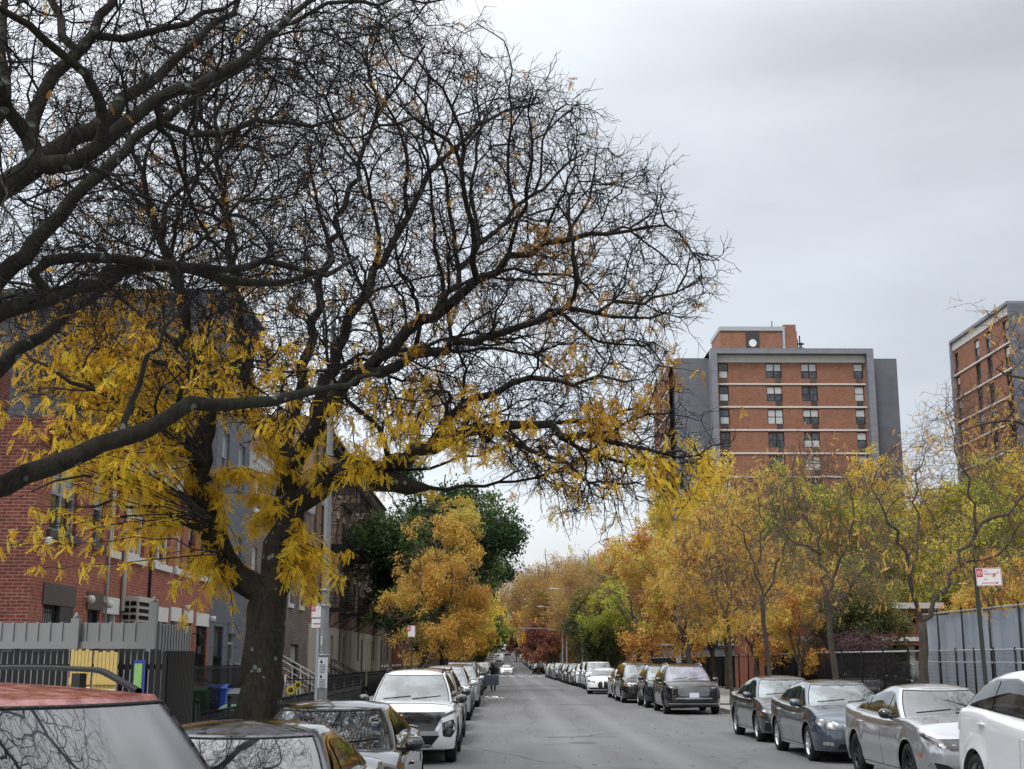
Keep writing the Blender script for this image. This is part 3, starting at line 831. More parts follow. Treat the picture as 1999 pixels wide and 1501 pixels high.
    def green(s):
        hwb = s.W / 2 * .985 - .05 - s.base_in
        B = s.outl(hwb, s.cowl_y - .03, s.back_y, s.wsbow, .10, .14)
        T = s.outl(s.roof_hw, s.wst_y, s.roofr_y, s.wsbow * .8, .08, .10)
        nv = 12; G = []
        def zr(y):
            t = (y - s.wst_y) / (s.roofr_y - s.wst_y)
            return s.H - s.crown - (s.roof_drop_f * (1 - t) ** 2 * sm(1 - t, .3, 1) + s.roof_drop_r * t ** 2 * sm(t, .3, 1))
        for (bx, by), (tx, ty) in zip(B, T):
            zb = smooth_interp(by, s.zt) - .05
            if by < s.cowl_y + .4: zb = min(zb, s.cowl - .02)
            zt_ = zr(ty); row = []
            for j in range(nv + 1):
                v = j / nv
                bl = s.bulge * 4 * v * (1 - v)
                nx = 1 if bx > hwb * .9 else bx / hwb
                k = v
                row.append([bx + (tx - bx) * k + bl * nx, by + (ty - by) * k + (-bl * .6 if by < s.L * .45 else bl * .8) * (1 - nx ** 2), zb + (zt_ - zb) * v])
            G.append(row)
        s.G = G
        V = []; F = []; nt_ = 9
        full = []
        for i, row in enumerate(G):
            x, y, z = row[-1]
            kf = min(1, (T[i][0] / s.roof_hw) * 1.0)
            t = (y - s.wst_y) / (s.roofr_y - s.wst_y)
            e = sm(t, -.02, .25) * sm(1 - t, -.02, .25)
            top = [[x * (1 - j / nt_), y, z + s.crown * (.25 + .75 * e) * (1 - (1 - j / nt_) ** 2.4) * min(1, kf + .0)] for j in range(1, nt_ + 1)]
            full.append(row + top)
        k = len(full[0]); n = len(full)
        for r_ in full:
            V += r_
        V += [[-p[0], p[1], p[2]] for p in V]
        off = n * k
        for i in range(n - 1):
            for j in range(k - 1):
                a, b, c, d = i * k + j, (i + 1) * k + j, (i + 1) * k + j + 1, i * k + j + 1
                F.append((a, b, c, d)); F.append((off + a, off + d, off + c, off + b))
        V = np.array(V); V[:, 1] += s.y0
        me = bpy.data.meshes.new('cab'); me.from_pydata(V.tolist(), [], F)
        bm = bmesh.new(); bm.from_mesh(me); bmesh.ops.remove_doubles(bm, verts=bm.verts, dist=.0015); bm.to_mesh(me); bm.free(); me.shade_smooth()
        return me
    def gpatch(s, i0, i1, v0, v1, off=.006, mirror=True, extend=None):
        """glass patch from the cab grid rows i0..i1 (mirrored across the centre), v range"""
        G = s.G; nv = len(G[0]) - 1
        rows = list(range(i0, i1 + 1))
        seq = [(G[i], -1) for i in reversed(rows)] + [(G[i], 1) for i in rows[1 if i0 == 0 or i1 == len(G) - 1 else 0:]]
        if i1 == len(G) - 1: seq = [(G[i], -1) for i in rows] + [(G[i], 1) for i in reversed(rows[:-1])]
        def at(row, v):
            f = v * nv; a = min(int(f), nv - 1); t = f - a
            return np.array(row[a]) * (1 - t) + np.array(row[a + 1]) * t
        n = 9; grid = []
        for row, sg in seq:
            r_ = []
            for j in range(n + 1):
                p = at(row, v0 + (v1 - v0) * j / n); p[0] *= sg; p[1] += s.y0; r_.append(p)
            grid.append(r_)
        A = np.array(grid)
        du = np.gradient(A, axis=0); dv = np.gradient(A, axis=1); nn = np.cross(du, dv); nn /= np.maximum(np.linalg.norm(nn, axis=2, keepdims=True), 1e-9)
        c = np.array([0, 0, .8]); sgn = np.sign(((A - c) * nn).sum(2, keepdims=True)); A = A + nn * sgn * off
        return A, (sgn.mean() < 0)
def proj_poly(bvh, poly, axis, off=.004, grid=.07, sides=(1,), shade=True, origin=3.5):
    jx = 1.3e-4
    """drape a flat polygon onto the car: axis 'x' = polygon in (y,z) seen from the side,
    'y' = polygon in (x,z) seen from the front, 'r' = the same from the rear"""
    pts = [Vector(p) for p in poly]
    # resample outline
    out = []
    n = len(pts)
    for i in range(n):
        a, b = pts[i], pts[(i + 1) % n]; m_ = max(1, int((b - a).length / (grid * .7)))
        for j in range(m_): out.append(a.lerp(b, j / m_))
    xs = [p.x for p in out]; ys = [p.y for p in out]
    vs = list(out)
    ol = [(p.x, p.y) for p in out]
    gx = np.arange(min(xs) + grid, max(xs), grid); gy = np.arange(min(ys) + grid, max(ys), grid)
    if len(gx) and len(gy):
        X, Y = np.meshgrid(gx, gy); X = X.ravel(); Y = Y.ravel()
        ins = in_poly(X, Y, ol)
        for a, b in zip(X[ins], Y[ins]):
            if min((a - q[0]) ** 2 + (b - q[1]) ** 2 for q in ol) > (grid * .3) ** 2: vs.append(Vector((a, b)))
    m_ = len(out)
    r_ = geometry.delaunay_2d_cdt(vs, [(i, (i + 1) % m_) for i in range(m_)], [list(range(m_))], 1, 1e-6)
    v2, f2 = r_[0], r_[2]
    V = []; F = []; NN = []
    for sg in sides:
        b = len(V); ok = []
        for p in v2:
            if axis == 'x': o = Vector((sg * origin, p.x, p.y)); d = Vector((-sg, 0, 0))
            elif axis == 'y': o = Vector((sg * p.x + jx, -6, p.y + jx)); d = Vector((0, 1, 0))
            elif axis == 'r': o = Vector((sg * p.x + jx, 6, p.y + jx)); d = Vector((0, -1, 0))
            else: o = Vector((sg * p.x, p.y, 4)); d = Vector((0, 0, -1))
            h = bvh.ray_cast(o, d)
            if h[0] is None: V.append(o + d * 3); ok.append(False); continue
            nn = h[1]
            if nn.dot(d) > 0: nn = -nn
            V.append(h[0] + nn * off); ok.append(True)
        for f in f2:
            if all(ok[i] for i in f):
                g = [b + i for i in f]
                a_, b_, c_ = (V[g[0]], V[g[1]], V[g[2]]); nrm = (b_ - a_).cross(c_ - a_)
                if nrm.dot(d) > 0: g = g[::-1]
                if (max((V[g[0]] - V[g[1]]).length, (V[g[1]] - V[g[2]]).length) < .5): F.append(g)
    return V, F
def pm(name, V, F, mat, parent, smooth=True):
    me = bpy.data.meshes.new(name); me.from_pydata([tuple(v) for v in V], [], F)
    if smooth: me.shade_smooth()
    return link_mesh(name, me, mat, parent)
def pside(name, bv, poly, off, grid, mat, root, ax='x'):
    for sg in (1, -1):
        V, F = proj_poly(bv, poly, ax, off, grid, (sg,)); pm(name, V, F, mat, root)
def round_poly(poly, r=.04, n=4):
    out = []
    k = len(poly)
    for i in range(k):
        a, b, c = Vector(poly[i - 1]), Vector(poly[i]), Vector(poly[(i + 1) % k])
        u = (a - b); w = (c - b); rr = min(r, u.length * .45, w.length * .45); u.normalize(); w.normalize()
        p0, p1 = b + u * rr, b + w * rr
        for j in range(n + 1):
            t = j / n; out.append(tuple((1 - t) ** 2 * p0 + 2 * t * (1 - t) * b + t * t * p1))
    return out
WHEELS = {}
def wheel_meshes(Rw, w, style, rimmat):
    key = (round(Rw, 3), style, rimmat.name)
    if key in WHEELS: return WHEELS[key]
    rr = Rw * .70
    mb = MB()
    h = w / 2
    mb.lathe([(rr * .97, -h * .9), (rr * 1.03, -h), (Rw * .93, -h * .95), (Rw * .985, -h * .72), (Rw, -h * .3), (Rw, h * .3), (Rw * .985, h * .72), (Rw * .93, h * .95), (rr * 1.03, h), (rr * .97, h * .9)], 32, axis='x')
    t = mb.build('wheel', M['rubber'], uv=False)
    mb = MB()
    # barrel and lip, outer face towards +x
    mb.lathe([(rr * .98, -h * .8), (rr * .9, -h * .3), (rr * .88, h * .3), (rr * .94, h * .82), (rr, h * .93), (rr * .99, h * .8)], 32, axis='x')
    mb.lathe([(rr * .9, -h * .1), (.02, -h * .1)], 24, axis='x', m=1)
    mb.lathe([(.001, h * .62), (rr * .13, h * .6), (rr * .2, h * .45), (rr * .22, h * .1)], 16, axis='x')
    ns = {'five': 5, 'ten': 10, 'split': 7, 'steel': 9, 'six': 6}[style]
    for i in range(ns):
        a = 2 * math.pi * i / ns
        for da in ((-.10, .10) if style == 'split' or style == 'five' else (0,)):
            wd = rr * {'five': .075, 'ten': .06, 'split': .045, 'steel': .09, 'six': .12}[style]
            p0 = (rr * .14, a + da * .5); p1 = (rr * .93, a + da * (1.6 if style == 'five' else 1.4))
            def pt(r_, an, sd, x):
                return (x, r_ * math.cos(an) - sd * math.sin(an), r_ * math.sin(an) + sd * math.cos(an))
            x1, x0 = h * .58, h * .70
            q = [pt(*p0, -wd, x1), pt(*p0, wd, x1), pt(*p1, wd * .8, x0), pt(*p1, -wd * .8, x0)]
            b = [(x - h * .35, y, z) for x, y, z in q]
            mb.poly(q); mb.poly([q[1], b[1], b[2], q[2]]); mb.poly([b[0], q[0], q[3], b[3]])
    r_ = mb.build('rim', [rimmat, M['blackplastic']], uv=False)
    COL.objects.unlink(t); COL.objects.unlink(r_)
    WHEELS[key] = (t.data, r_.data); return WHEELS[key]
def mirror_part(name, x, y, z, mat, parent, sc=1, matcap=None):
    """door mirror with an arm"""
    for sg in (1, -1):
        mb = MB(); 
        n, k = 10, 12; G = []
        for i in range(n + 1):
            u = i / n; row = []
            rad = (max(0, 1 - abs(2 * u - 1) ** 2.6)) ** .5
            for j in range(k + 1):
                a = 2 * math.pi * j / k
                yy = math.cos(a) * .085 * sc * rad; zz = math.sin(a) * .078 * sc * rad
                row.append((sg * (x + .02 + .21 * sc * u), y + yy + .02 * u, z + zz + .012 * u))
            G.append(row)
        mb.grid(G, 0, True, flip=(sg < 0))
        mb.box(min(sg * (x - .08), sg * (x + .06)), max(sg * (x - .08), sg * (x + .06)), y - .02, y + .03, z - .075 * sc, z - .03 * sc, 1)
        mb.build(name, [mat, M['blackplastic']], parent, uv=False)
LOGO_TRI = [(0, .0), (.028, .048), (0, .096), (-.028, .048)]
def build_car(name, label, paintm, car, front=None, wheels=('five', None), group='cars parked along the kerb', cat='car', glassm=None, side=None, detail=2, rails=None, clad=None, roofm=None, mirrorm=None, fog=None, open_door=False, sideglass=None, logo=None, chrome_dlo=False, extra=None):
    c = car
    root = thing(name, label, cat, group=group)
    bme = c.body(); gme = c.green()
    # ray-cast mesh of body and cab together
    def tree(*mes):
        V = []; F = []
        for me in mes:
            b = len(V); V += [v.co.copy() for v in me.vertices]; F += [[b + i for i in p.vertices] for p in me.polygons]
        return BVHTree.FromPolygons(V, F)
    bv = tree(bme, gme); bvb = tree(bme)
    link_mesh('body', bme, [paintm], root)
    link_mesh('roof', gme, [roofm or paintm], root)
    y0 = c.y0
    n1, n2, n3 = c.n_
    N_ = len(c.G)
    # windscreen / rear window
    A, fl = c.gpatch(0, n1 + 2, .09, .95)
    if detail > 0:
        rim = [A[0, j] for j in range(A.shape[1])] + [A[i, -1] for i in range(A.shape[0])] + [A[-1, j] for j in range(A.shape[1] - 1, -1, -1)] + [A[i, 0] for i in range(A.shape[0] - 1, -1, -1)]
        mb = MB(); mb.tube([tuple(q) for q in rim], .009, 4); mb.build('windshield_seal', M['blackplastic'], root, uv=False)
    mb = MB(); mb.grid(A, 0, True, flip=not fl); ws = mb.build('windshield', glassm or M['glass'], root, uv=False)
    A, fl = c.gpatch(N_ - n1 - 2, N_ - 1, .22, .90)
    mb = MB(); mb.grid(A, 0, True, flip=not fl); mb.build('rear_window', M['glass_side'], root, uv=False)
    # side glass
    if side is None:
        zb = c.belt + .035; zr = c.H - c.crown - .085
        a = c.cowl_y; b = c.wst_y; e = c.roofr_y; f = c.back_y
        vf = lambda z: a + c.wsbow + .17 + (b + .12 - a - .10) * (z - c.belt) / (zr + .05 - c.belt)
        side = [(vf(zb), zb), (vf(zr - .02), zr - .02), ((b + e) / 2 - .2, zr + .012), (e - .35, zr - .01), (e - .10 + (f - e) * .1, zr - .07), (e + (f - e) * .52, (zb + zr) / 2 + .03), (f - (f - e) * .32 - .08, zb + .06)]
    pf_ = round_poly(side, .05)
    poly = [(y + y0, z) for y, z in pf_]
    pside('window_trim', bv, poly, .005, .055, M['chrome'] if chrome_dlo else M['gloss_black'], root)
    # split into panes by pillars
    ys = [p[0] for p in side]; ymin, ymax = min(ys), max(ys)
    bp = c.wf + (c.wr - c.wf) * .48; cp = c.wr - c.R - .02 if c.wr - c.R - .02 < ymax - .25 else ymax + 1
    cuts = [ymin, bp - .035, None, bp + .035, cp - .02, None, cp + .02, ymax] if cp < ymax else [ymin, bp - .035, None, bp + .035, ymax]
    ins = []
    cy = sum(p[0] for p in side) / len(side); cz = sum(p[1] for p in side) / len(side)
    # inset outline
    k = len(side)
    def clip(poly_, yv, keep_gt):
        o = []
        for i in range(len(poly_)):
            p, q = poly_[i - 1], poly_[i]
            pi = (p[0] > yv) == keep_gt; qi = (q[0] > yv) == keep_gt
            if pi != qi:
                t = (yv - p[0]) / (q[0] - p[0]); o.append((yv, p[1] + (q[1] - p[1]) * t))
            if qi: o.append(q)
        return o
    shr = [(p[0] + (.03 if p[0] < cy else -.03), p[1] + (.022 if p[1] < cz else -.022)) for p in side]
    segs = []; cur = []
    for q in cuts:
        if q is None: segs.append(cur); cur = []
        else: cur.append(q)
    segs.append(cur)
    for a_, b_ in segs:
        pp = clip(clip(shr, a_, True), b_, False)
        if len(pp) < 3: continue
        pp = round_poly(pp, .035)
        pside('side_window', bv, [(y + y0, z) for y, z in pp], .011, .05, sideglass or M['glass_side'], root)
    # black underbody and wheel housings
    mb = MB(); x1 = c.W / 2 - .26
    mb.box(-x1, x1, y0 + .35, -y0 - .35, c.sill - .02, c.belt - .3)
    mb.box(-c.W / 2 + .16, c.W / 2 - .16, y0 + c.wf + c.arch - .02, y0 + c.wr - c.arch + .02, c.sill - .02, c.sill + .12)
    mb.box(-c.W / 2 + .3, c.W / 2 - .3, y0 + .22, y0 + .5, c.sill - .03, c.sill + .15)
    for wy in (c.wf, c.wr):
        for sg in (1, -1):
            G = []
            for t in np.linspace(-.25, math.pi + .25, 21):
                yy = y0 + wy + (c.arch + .004) * math.cos(t); zz = c.R + (c.arch * .98 + .004) * math.sin(t)
                G.append([(sg * (c.W / 2 - .3), yy, zz), (sg * (c.W / 2 * .97 - .055), yy, zz)])
            mb.grid(G, 0, True)
    mb.build('underbody', M['blackplastic'], root, uv=False)
    # lower side cladding
    if clad is not None:
        for (ya, yb) in ((c.wf + c.arch + .01, c.wr - c.arch - .01),):
            pside('sill_cladding', bvb, [(y0 + ya, c.sill + .01), (y0 + yb, c.sill + .01), (y0 + yb, c.sill + .14), (y0 + ya, c.sill + .14)], .01, .12, clad, root)
        for wy in (c.wf, c.wr):
            o = []; 
            for t in np.linspace(0, math.pi, 17): o.append((y0 + wy + (c.arch + .065) * math.cos(t), c.R + (c.arch + .06) * math.sin(t)))
            for t in np.linspace(math.pi, 0, 17): o.append((y0 + wy + (c.arch + .006) * math.cos(t), c.R + (c.arch + .004) * math.sin(t)))
            pside('arch_cladding', bvb, o, .010, .1, clad, root)
    # door seams
    if detail > 0:
        zt = lambda y: smooth_interp(y, c.zt) - .01
        lines = [[(c.wf + c.arch + .16, c.sill + .06), (c.wf + c.arch + .10, .55), (c.wf + c.arch + .16, zt(c.wf + c.arch + .16) - .03)],
                 [(bp, c.sill + .06), (bp - .01, .55), (bp + .01, zt(bp) - .01)],
                 [(c.wr - .06, c.R + c.arch + .14), (c.wr + .04, zt(c.wr) - .02)] if c.H < 1.55 else [(bp + .01, c.sill + .07), (bp + .012, c.sill + .3)],
                 [(c.wf + c.arch + .16, c.sill + .06), (c.wr - c.arch - .06, c.sill + .06)]]
        for sg in (1, -1):
            VV = []; FF = []
            for ln in lines:
                for a_, b_ in zip(ln[:-1], ln[1:]):
                    a_ = Vector(a_); b_ = Vector(b_); d = (b_ - a_).normalized(); nn = Vector((-d.y, d.x)) * .005
                    q = [a_ + nn, b_ + nn, b_ - nn, a_ - nn]
                    V, F = proj_poly(bvb, [(p.x + y0, p.y) for p in q], 'x', .002, .2, (sg,))
                    b = len(VV); VV += V; FF += [[b + i for i in f] for f in F]
            pm('door_seam', VV, FF, M['seam'], root, False)
        # handles
        for hy in (bp - .22, c.wr - c.arch * .35 - .12):
            for sg in (1, -1):
                hz = zt(hy) - .13
                h = bvb.ray_cast(Vector((sg * 3, y0 + hy, hz)), Vector((-sg, 0, 0)))
                if h[0] is None: continue
                mb = MB(); xx = h[0].x
                mb.box(min(xx - sg * .01, xx + sg * .035), max(xx - sg * .01, xx + sg * .035), y0 + hy - .09, y0 + hy + .09, hz - .013, hz + .015)
                mb.build('door_handle', paintm if not chrome_dlo else M['chrome'], root, bevel=.008, uv=False)
    # wheels
    st, rm = wheels[0], wheels[1] or M['alloy']
    tm, rmesh = wheel_meshes(c.R, .225, st, rm)
    for wy in (c.wf, c.wr):
        for sg in (1, -1):
            o = bpy.data.objects.new('wheel', tm); COL.objects.link(o); o.parent = root
            o.location = (sg * (c.W / 2 - .125), y0 + wy, c.R)
            if sg < 0: o.rotation_euler = (0, 0, math.pi)
            q = bpy.data.objects.new('rim', rmesh); COL.objects.link(q); q.parent = o
    # front face features: list of (name, material, polygon xz, mirrored, offset, grid)
    for it in (front or []):
        nm, mt, pl, mir, off = it[:5]
        ax = it[5] if len(it) > 5 else 'y'
        q = [(a_ + (y0 if ax in ('x', 'z') and ax == 'x' else 0), b_) for a_, b_ in pl]
        rr = it[6] if len(it) > 6 else .02
        if len(q) < 14: q = round_poly(q, rr, 3)
        if mir:
            for sg in (1, -1):
                V, F = proj_poly(bvb, q, ax, off, .06, (sg,)); pm(nm, V, F, mt, root)
        else:
            V, F = proj_poly(bvb, q, ax, off, .06, (1, -1) if mir else (1,)); pm(nm, V, F, mt, root)
    # mirrors
    mz = c.belt + .07; my = y0 + c.cowl_y + c.wsbow + .34
    mirror_part('mirror', c.W / 2 - .09, my, mz, mirrorm or paintm, root, 1.0 if c.H < 1.55 else 1.12)
    # wipers
    if detail > 1:
        for xa, xb in ((-.55, -.02), (.02, .55)):
            mb = MB(); ps = []
            for t in np.linspace(0, 1, 6):
                i = 0; xx = xa + (xb - xa) * t
                h = bv.ray_cast(Vector((xx, -6, c.cowl + .035 + .05 * t)), Vector((0, 1, 0)))
                if h[0]: ps.append(h[0] + Vector((0, -.012, .006)))
            mb.tube(ps, .007, 4); mb.build('wiper', M['blackplastic'], root, uv=False)
    if rails:
        mb_, z1 = rails
        for sg in (1, -1):
            mb = MB(); xr = sg * (c.roof_hw - .03)
            ps = []
            for t in np.linspace(0, 1, 12):
                yy = y0 + c.wst_y + .15 + (c.roofr_y - c.wst_y - .25) * t
                h = bv.ray_cast(Vector((xr, yy, 4)), Vector((0, 0, -1)))
                zz = h[0].z if h[0] else c.H
                ps.append(Vector((xr, yy, zz + z1 * (1 if 0 < t < 1 else .1))))
            mb.tube(ps, .016, 6)
            for t in (2, 9): mb.bar(ps[t], ps[t] - Vector((0, 0, z1 + .03)), .018, 6)
            mb.build('roof_rail', mb_, root, uv=False)
    if logo: logo(root, bvb, y0)
    if extra: extra(root, c, bv, bvb)
    return root
def bolt(o, x, y, rz=0, label=None, z=None):
    o.location = (x, y, elev(y) if z is None else z)
    a = math.atan2(elev(y + 3) - elev(y - 3), 6)
    o.rotation_euler = (a, 0, rz)
    if label: o['label'] = label
    return o
# ---------------------------------------------------------------- paints
PT = dict(
 white=paint('white_paint', (.82, .83, .85), 0, .25, dust=.04), pearl=paint('pearl_white_paint', (.62, .64, .67), .15, .3),
 black=paint('black_paint', (.004, .004, .005), 0, .2, dust=0), dkgrey=paint('dark_grey_paint', (.055, .058, .068), .55, .2, dust=.02),
 bluegrey=paint('blue_grey_paint', (.07, .088, .115), .55, .2, dust=.02), silver=paint('silver_paint', (.46, .47, .49), .7, .2, dust=.03),
 lsilver=paint('light_silver_paint', (.5, .51, .52), .6, .3), navy=paint('navy_paint', (.014, .020, .036), .4, .18, dust=.02),
 red=None, midgrey=paint('mid_grey_paint', (.13, .135, .145), .6, .3))
def redpaint():
    m = N('faded_red_paint'); p = m.coord('Object')
    n1 = m.noise(p, 2.2, 8, .7); n2 = m.noise(p, 14, 5, .7)
    c = m.mix(m.ramp(m.math('ADD', n1, m.math('MULTIPLY', n2, .35)), [(.64, 0.), (.74, .85)]), (.17, .03, .026), (.36, .16, .145))
    r_ = m.ramp(n1, [(.45, .25), (.7, .6)])
    m.set(Base_Color=c, Roughness=r_, Coat_Weight=.35, Coat_Roughness=.15); return m.mat
PT['red'] = redpaint()
def lower_grille(x, z0, z1, mat=None): return ('lower_grille', mat or M['blackplastic'], [(-x, z0), (x, z0), (x * .92, z1), (-x * .92, z1)], False, .004)
def plate(z, mat, x=0): return ('licence_plate', mat, [(x - .15, z), (x + .15, z), (x + .15, z + .15), (x - .15, z + .15)], False, .014)
def headl(x0, x1, z0, z1, rise=.03, mat=None): return ('headlight', mat or M['lamp'], [(x0, z0), (x0 + .03, z1 - .03), (x1, z1 + rise), (x1 + .02, z0 + rise + .02)], True, .006)
# ================================================================== the cars
SR = 1.0
CARS = {}
# white crossover facing us on the left, split headlights and dark grille
def tri_logo(root, bvb, y0):
    mb = MB()
    h = bvb.ray_cast(Vector((0, -6, .86)), Vector((0, 1, 0))); yb = h[0].y if h[0] else y0
    for a in (90, 210, 330):
        ca, sa = math.cos(R(a)), math.sin(R(a))
        ps = []
        for (u, v) in ((.008, 0), (.05, .028), (.092, 0), (.05, -.028)):
            ps.append((u * ca - v * sa, yb - .03, .85 + u * sa + v * ca))
        mb.poly(ps[::-1]); mb.poly([(p[0], p[1] + .02, p[2]) for p in ps])
        for i in range(4):
            a_, b_ = ps[i], ps[(i + 1) % 4]
            mb.poly([a_, b_, (b_[0], b_[1] + .02, b_[2]), (a_[0], a_[1] + .02, a_[2])])
    mb.build('emblem', M['chrome'], root, uv=False)
suv = dict(L=4.55, W=1.81, H=1.68, sill=.27, nose=.93, cowl=1.10, belt=1.05, belt_r=1.13, deck=1.16, tail=1.10, cowl_y=1.10, wst_y=1.85, roofr_y=3.95, back_y=4.42,
           roof_hw=.58, wf=.88, wr=3.55, R=.355, arch=.42, rc=.40, base_in=.06, roof_drop_r=.10, bow_f=.18)
c_mit = Car(**dict(suv, f_prof=[(.2, .16), (.32, .04), (.50, 0.), (.62, .0), (.80, .03), (.93, .10), (1.2, .4)], wst_y=1.95, H=1.69))
fr = [('grille', M['gloss_black'], [(-.60, .78), (-.50, .60), (.50, .60), (.60, .78), (.70, .93), (-.70, .93)], False, .005),
      ('lower_grille', M['blackplastic'], [(-.42, .30), (.42, .30), (.60, .52), (-.60, .52)], False, .004),
      ('bumper_bar', M['alloy'], [(-.58, .535), (.58, .535), (.54, .60), (-.54, .60)], False, .012),
      ('lamp_bezel', M['gloss_black'], [(.66, .50), (.64, .74), (.84, .80), (.89, .62), (.80, .48)], True, .005),
      ('headlight', M['lamp'], [(.69, .66), (.69, .74), (.81, .77), (.82, .68)], True, .011),
      ('headlight', M['lamp'], [(.70, .53), (.70, .62), (.82, .65), (.81, .55)], True, .011),
      ('daytime_lamp', M['gloss_black'], [(.60, .865), (.88, .97), (.87, .92), (.62, .82)], True, .008),
      ('chrome_trim', M['chrome'], [(.50, .60), (.62, .80), (.67, .79), (.56, .57)], True, .012),
      ('skid_trim', M['alloy'], [(-.5, .30), (-.42, .37), (.42, .37), (.5, .30), (.42, .335), (-.42, .335)], False, .012),
      ('licence_plate', M['plate_gold'], [(-.15, .44), (.15, .44), (.15, .59), (-.15, .59)], False, .02)]
mit = build_car('parked_car', 'white crossover facing the camera with black grille, diamond emblem and gold plate', PT['white'], c_mit, fr, ('five', M['darkalloy']), clad=M['blackplastic'], rails=(M['blackplastic'], .05), glassm=M['glass_light'], mirrorm=M['gloss_black'], logo=tri_logo, roofm=PT['white'])
bolt(mit, -1.69, 24.6 + c_mit.L / 2)
# old faded red wagon, nearest left
c_red = Car(L=4.6, W=1.80, H=1.80, sill=.35, nose=.98, cowl=1.16, belt=1.12, belt_r=1.14, deck=1.18, tail=1.15, cowl_y=1.15, wst_y=1.80, roofr_y=4.25, back_y=4.5, roof_hw=.66, wf=.85, wr=3.45, R=.36, arch=.43, crown=.035, roof_drop_f=.03, roof_drop_r=.04, bulge=.03, wsbow=.2, hoodcrown=.03, base_in=.05)
def rackx(root, c, bv, bvb):
    for sg in (1, -1):
        mb = MB(); G = []
        for t in np.linspace(0, 1, 40):
            yy = c.y0 + c.wst_y + .25 + 2.2 * t
            h = bv.ray_cast(Vector((sg * .56, yy, 4)), Vector((0, 0, -1))); zz = h[0].z if h[0] else c.H
            up = .075 * min(1, math.sin(math.pi * t) * 2.4)
            x = sg * (.60 - .0 * t); w_ = .018
            G.append([(x - w_, yy, zz + up - .004), (x - w_, yy, zz + up + .012), (x - w_ * .4, yy, zz + up + .02), (x + w_ * .4, yy, zz + up + .02), (x + w_, yy, zz + up + .012), (x + w_, yy, zz + up - .004), (x - w_, yy, zz + up - .004)])
        mb.grid(G, 0, False)
        for t in (.22, .78):
            yy = c.y0 + c.wst_y + .25 + 2.2 * t
            mb.box(sg * .60 - .018, sg * .60 + .018, yy - .035, yy + .035, c.H - .09, c.H + .03)
        mb.build('roof_rack', M['blackplastic'], root, uv=False)
redc = build_car('parked_car', 'old red wagon with faded peeling roof paint and black roof rack, nearest on the left', PT['red'], c_red,
                 [headl(.55, .82, .68, .86), ('grille', M['blackplastic'], [(-.5, .68), (.5, .68), (.5, .86), (-.5, .86)], False, .005), plate(.45, M['plate_gold'])], ('steel', None), extra=rackx)
_th = R(50); _lc = Vector((.60, c_red.y0 + c_red.wst_y + .22, 1.735)); _t = P(278, 1358, 5.45)
_k = (1.735 - CAMZ) / (_t[2] - CAMZ); _t = P(278, 1358, 5.45 * _k); _o = Matrix.Rotation(_th, 3, 'Z') @ _lc
bolt(redc, _t[0] - _o.x, _t[1] - _o.y, _th)
# dark blue sedan behind it
sed = dict(L=4.70, W=1.83, H=1.44, nose=.74, cowl=.98, belt=.93, belt_r=.98, deck=1.06, tail=.99, cowl_y=1.20, wst_y=2.0, roofr_y=3.25, back_y=4.15, roof_hw=.56, wf=.92, wr=3.72, R=.335, arch=.395)
c_blu = Car(**dict(sed, H=1.46, roof_drop_r=.09))
frs = [headl(.50, .86, .60, .72), ('grille', M['gloss_black'], [(-.42, .52), (.42, .52), (.48, .68), (-.48, .68)], False, .005), lower_grille(.6, .27, .38), plate(.44, M['plate_gold'])]
blu = build_car('parked_car', 'dark blue sedan with silver window surround parked behind the red wagon', PT['navy'], c_blu, frs, ('ten', None), chrome_dlo=True)
bolt(blu, -1.87, 7.55 + c_blu.L / 2)
# black hatchback
c_maz = Car(**dict(sed, L=4.55, H=1.445, roofr_y=3.45, back_y=4.25, deck=1.10, tail=1.05, roof_drop_r=.10, W=1.80))
maz = build_car('parked_car', 'black hatchback with branches mirrored in its windscreen beside the big trunk', PT['black'], c_maz, frs, ('ten', M['darkalloy']), mirrorm=M['gloss_black'])
bolt(maz, -1.84, 12.75 + c_maz.L / 2)
# right row, near
c_edge = Car(L=4.78, W=1.93, H=1.80, sill=.27, nose=.95, cowl=1.16, belt=1.12, belt_r=1.27, deck=1.27, tail=1.16, cowl_y=1.12, wst_y=1.92, roofr_y=4.0, back_y=4.62, roof_hw=.62, wf=.92, wr=3.77, R=.37, arch=.435, roof_drop_r=.13, base_in=.06, bulge=.03)
edge = build_car('parked_car', 'white crossover cut off by the right edge with dark rear glass', PT['white'], c_edge, [headl(.55, .88, .80, .92), ('grille', M['gloss_black'], [(-.6, .5), (.6, .5), (.6, .85), (-.6, .85)], False, .005)], ('five', None), glassm=M['glass'],
                 side=[(1.72, 1.17), (2.25, 1.55), (2.9, 1.66), (3.6, 1.65), (3.98, 1.58), (4.40, 1.36), (4.30, 1.31)],
                 extra=lambda root, c, bv, bvb: [pm('tail_light', *proj_poly(bvb, [(c.y0 + 4.42, .98), (c.y0 + 4.72, 1.02), (c.y0 + 4.74, 1.14), (c.y0 + 4.46, 1.16)], 'x', .008, .06, (sg,)), M['red_lens'], root) for sg in (1, -1)])
bolt(edge, 5.93 + .965, 13.1 + c_edge.L / 2)
c_k5 = Car(L=4.9, W=1.86, H=1.51, nose=.80, cowl=1.05, belt=.99, belt_r=1.04, deck=1.14, tail=1.08, cowl_y=1.28, wst_y=2.15, roofr_y=3.35, back_y=4.42, roof_hw=.55, wf=.93, wr=3.78, R=.345, arch=.40, roof_drop_r=.10, f_prof=[(.15, .10), (.27, .02), (.4, 0.), (.58, .0), (.70, .03), (.80, .13), (1.1, .4)])
zig = [(0, .60), (.50, .60), (.55, .56), (.66, .56), (.88, .72), (.84, .70), (.70, .665), (.55, .665), (0, .70)]
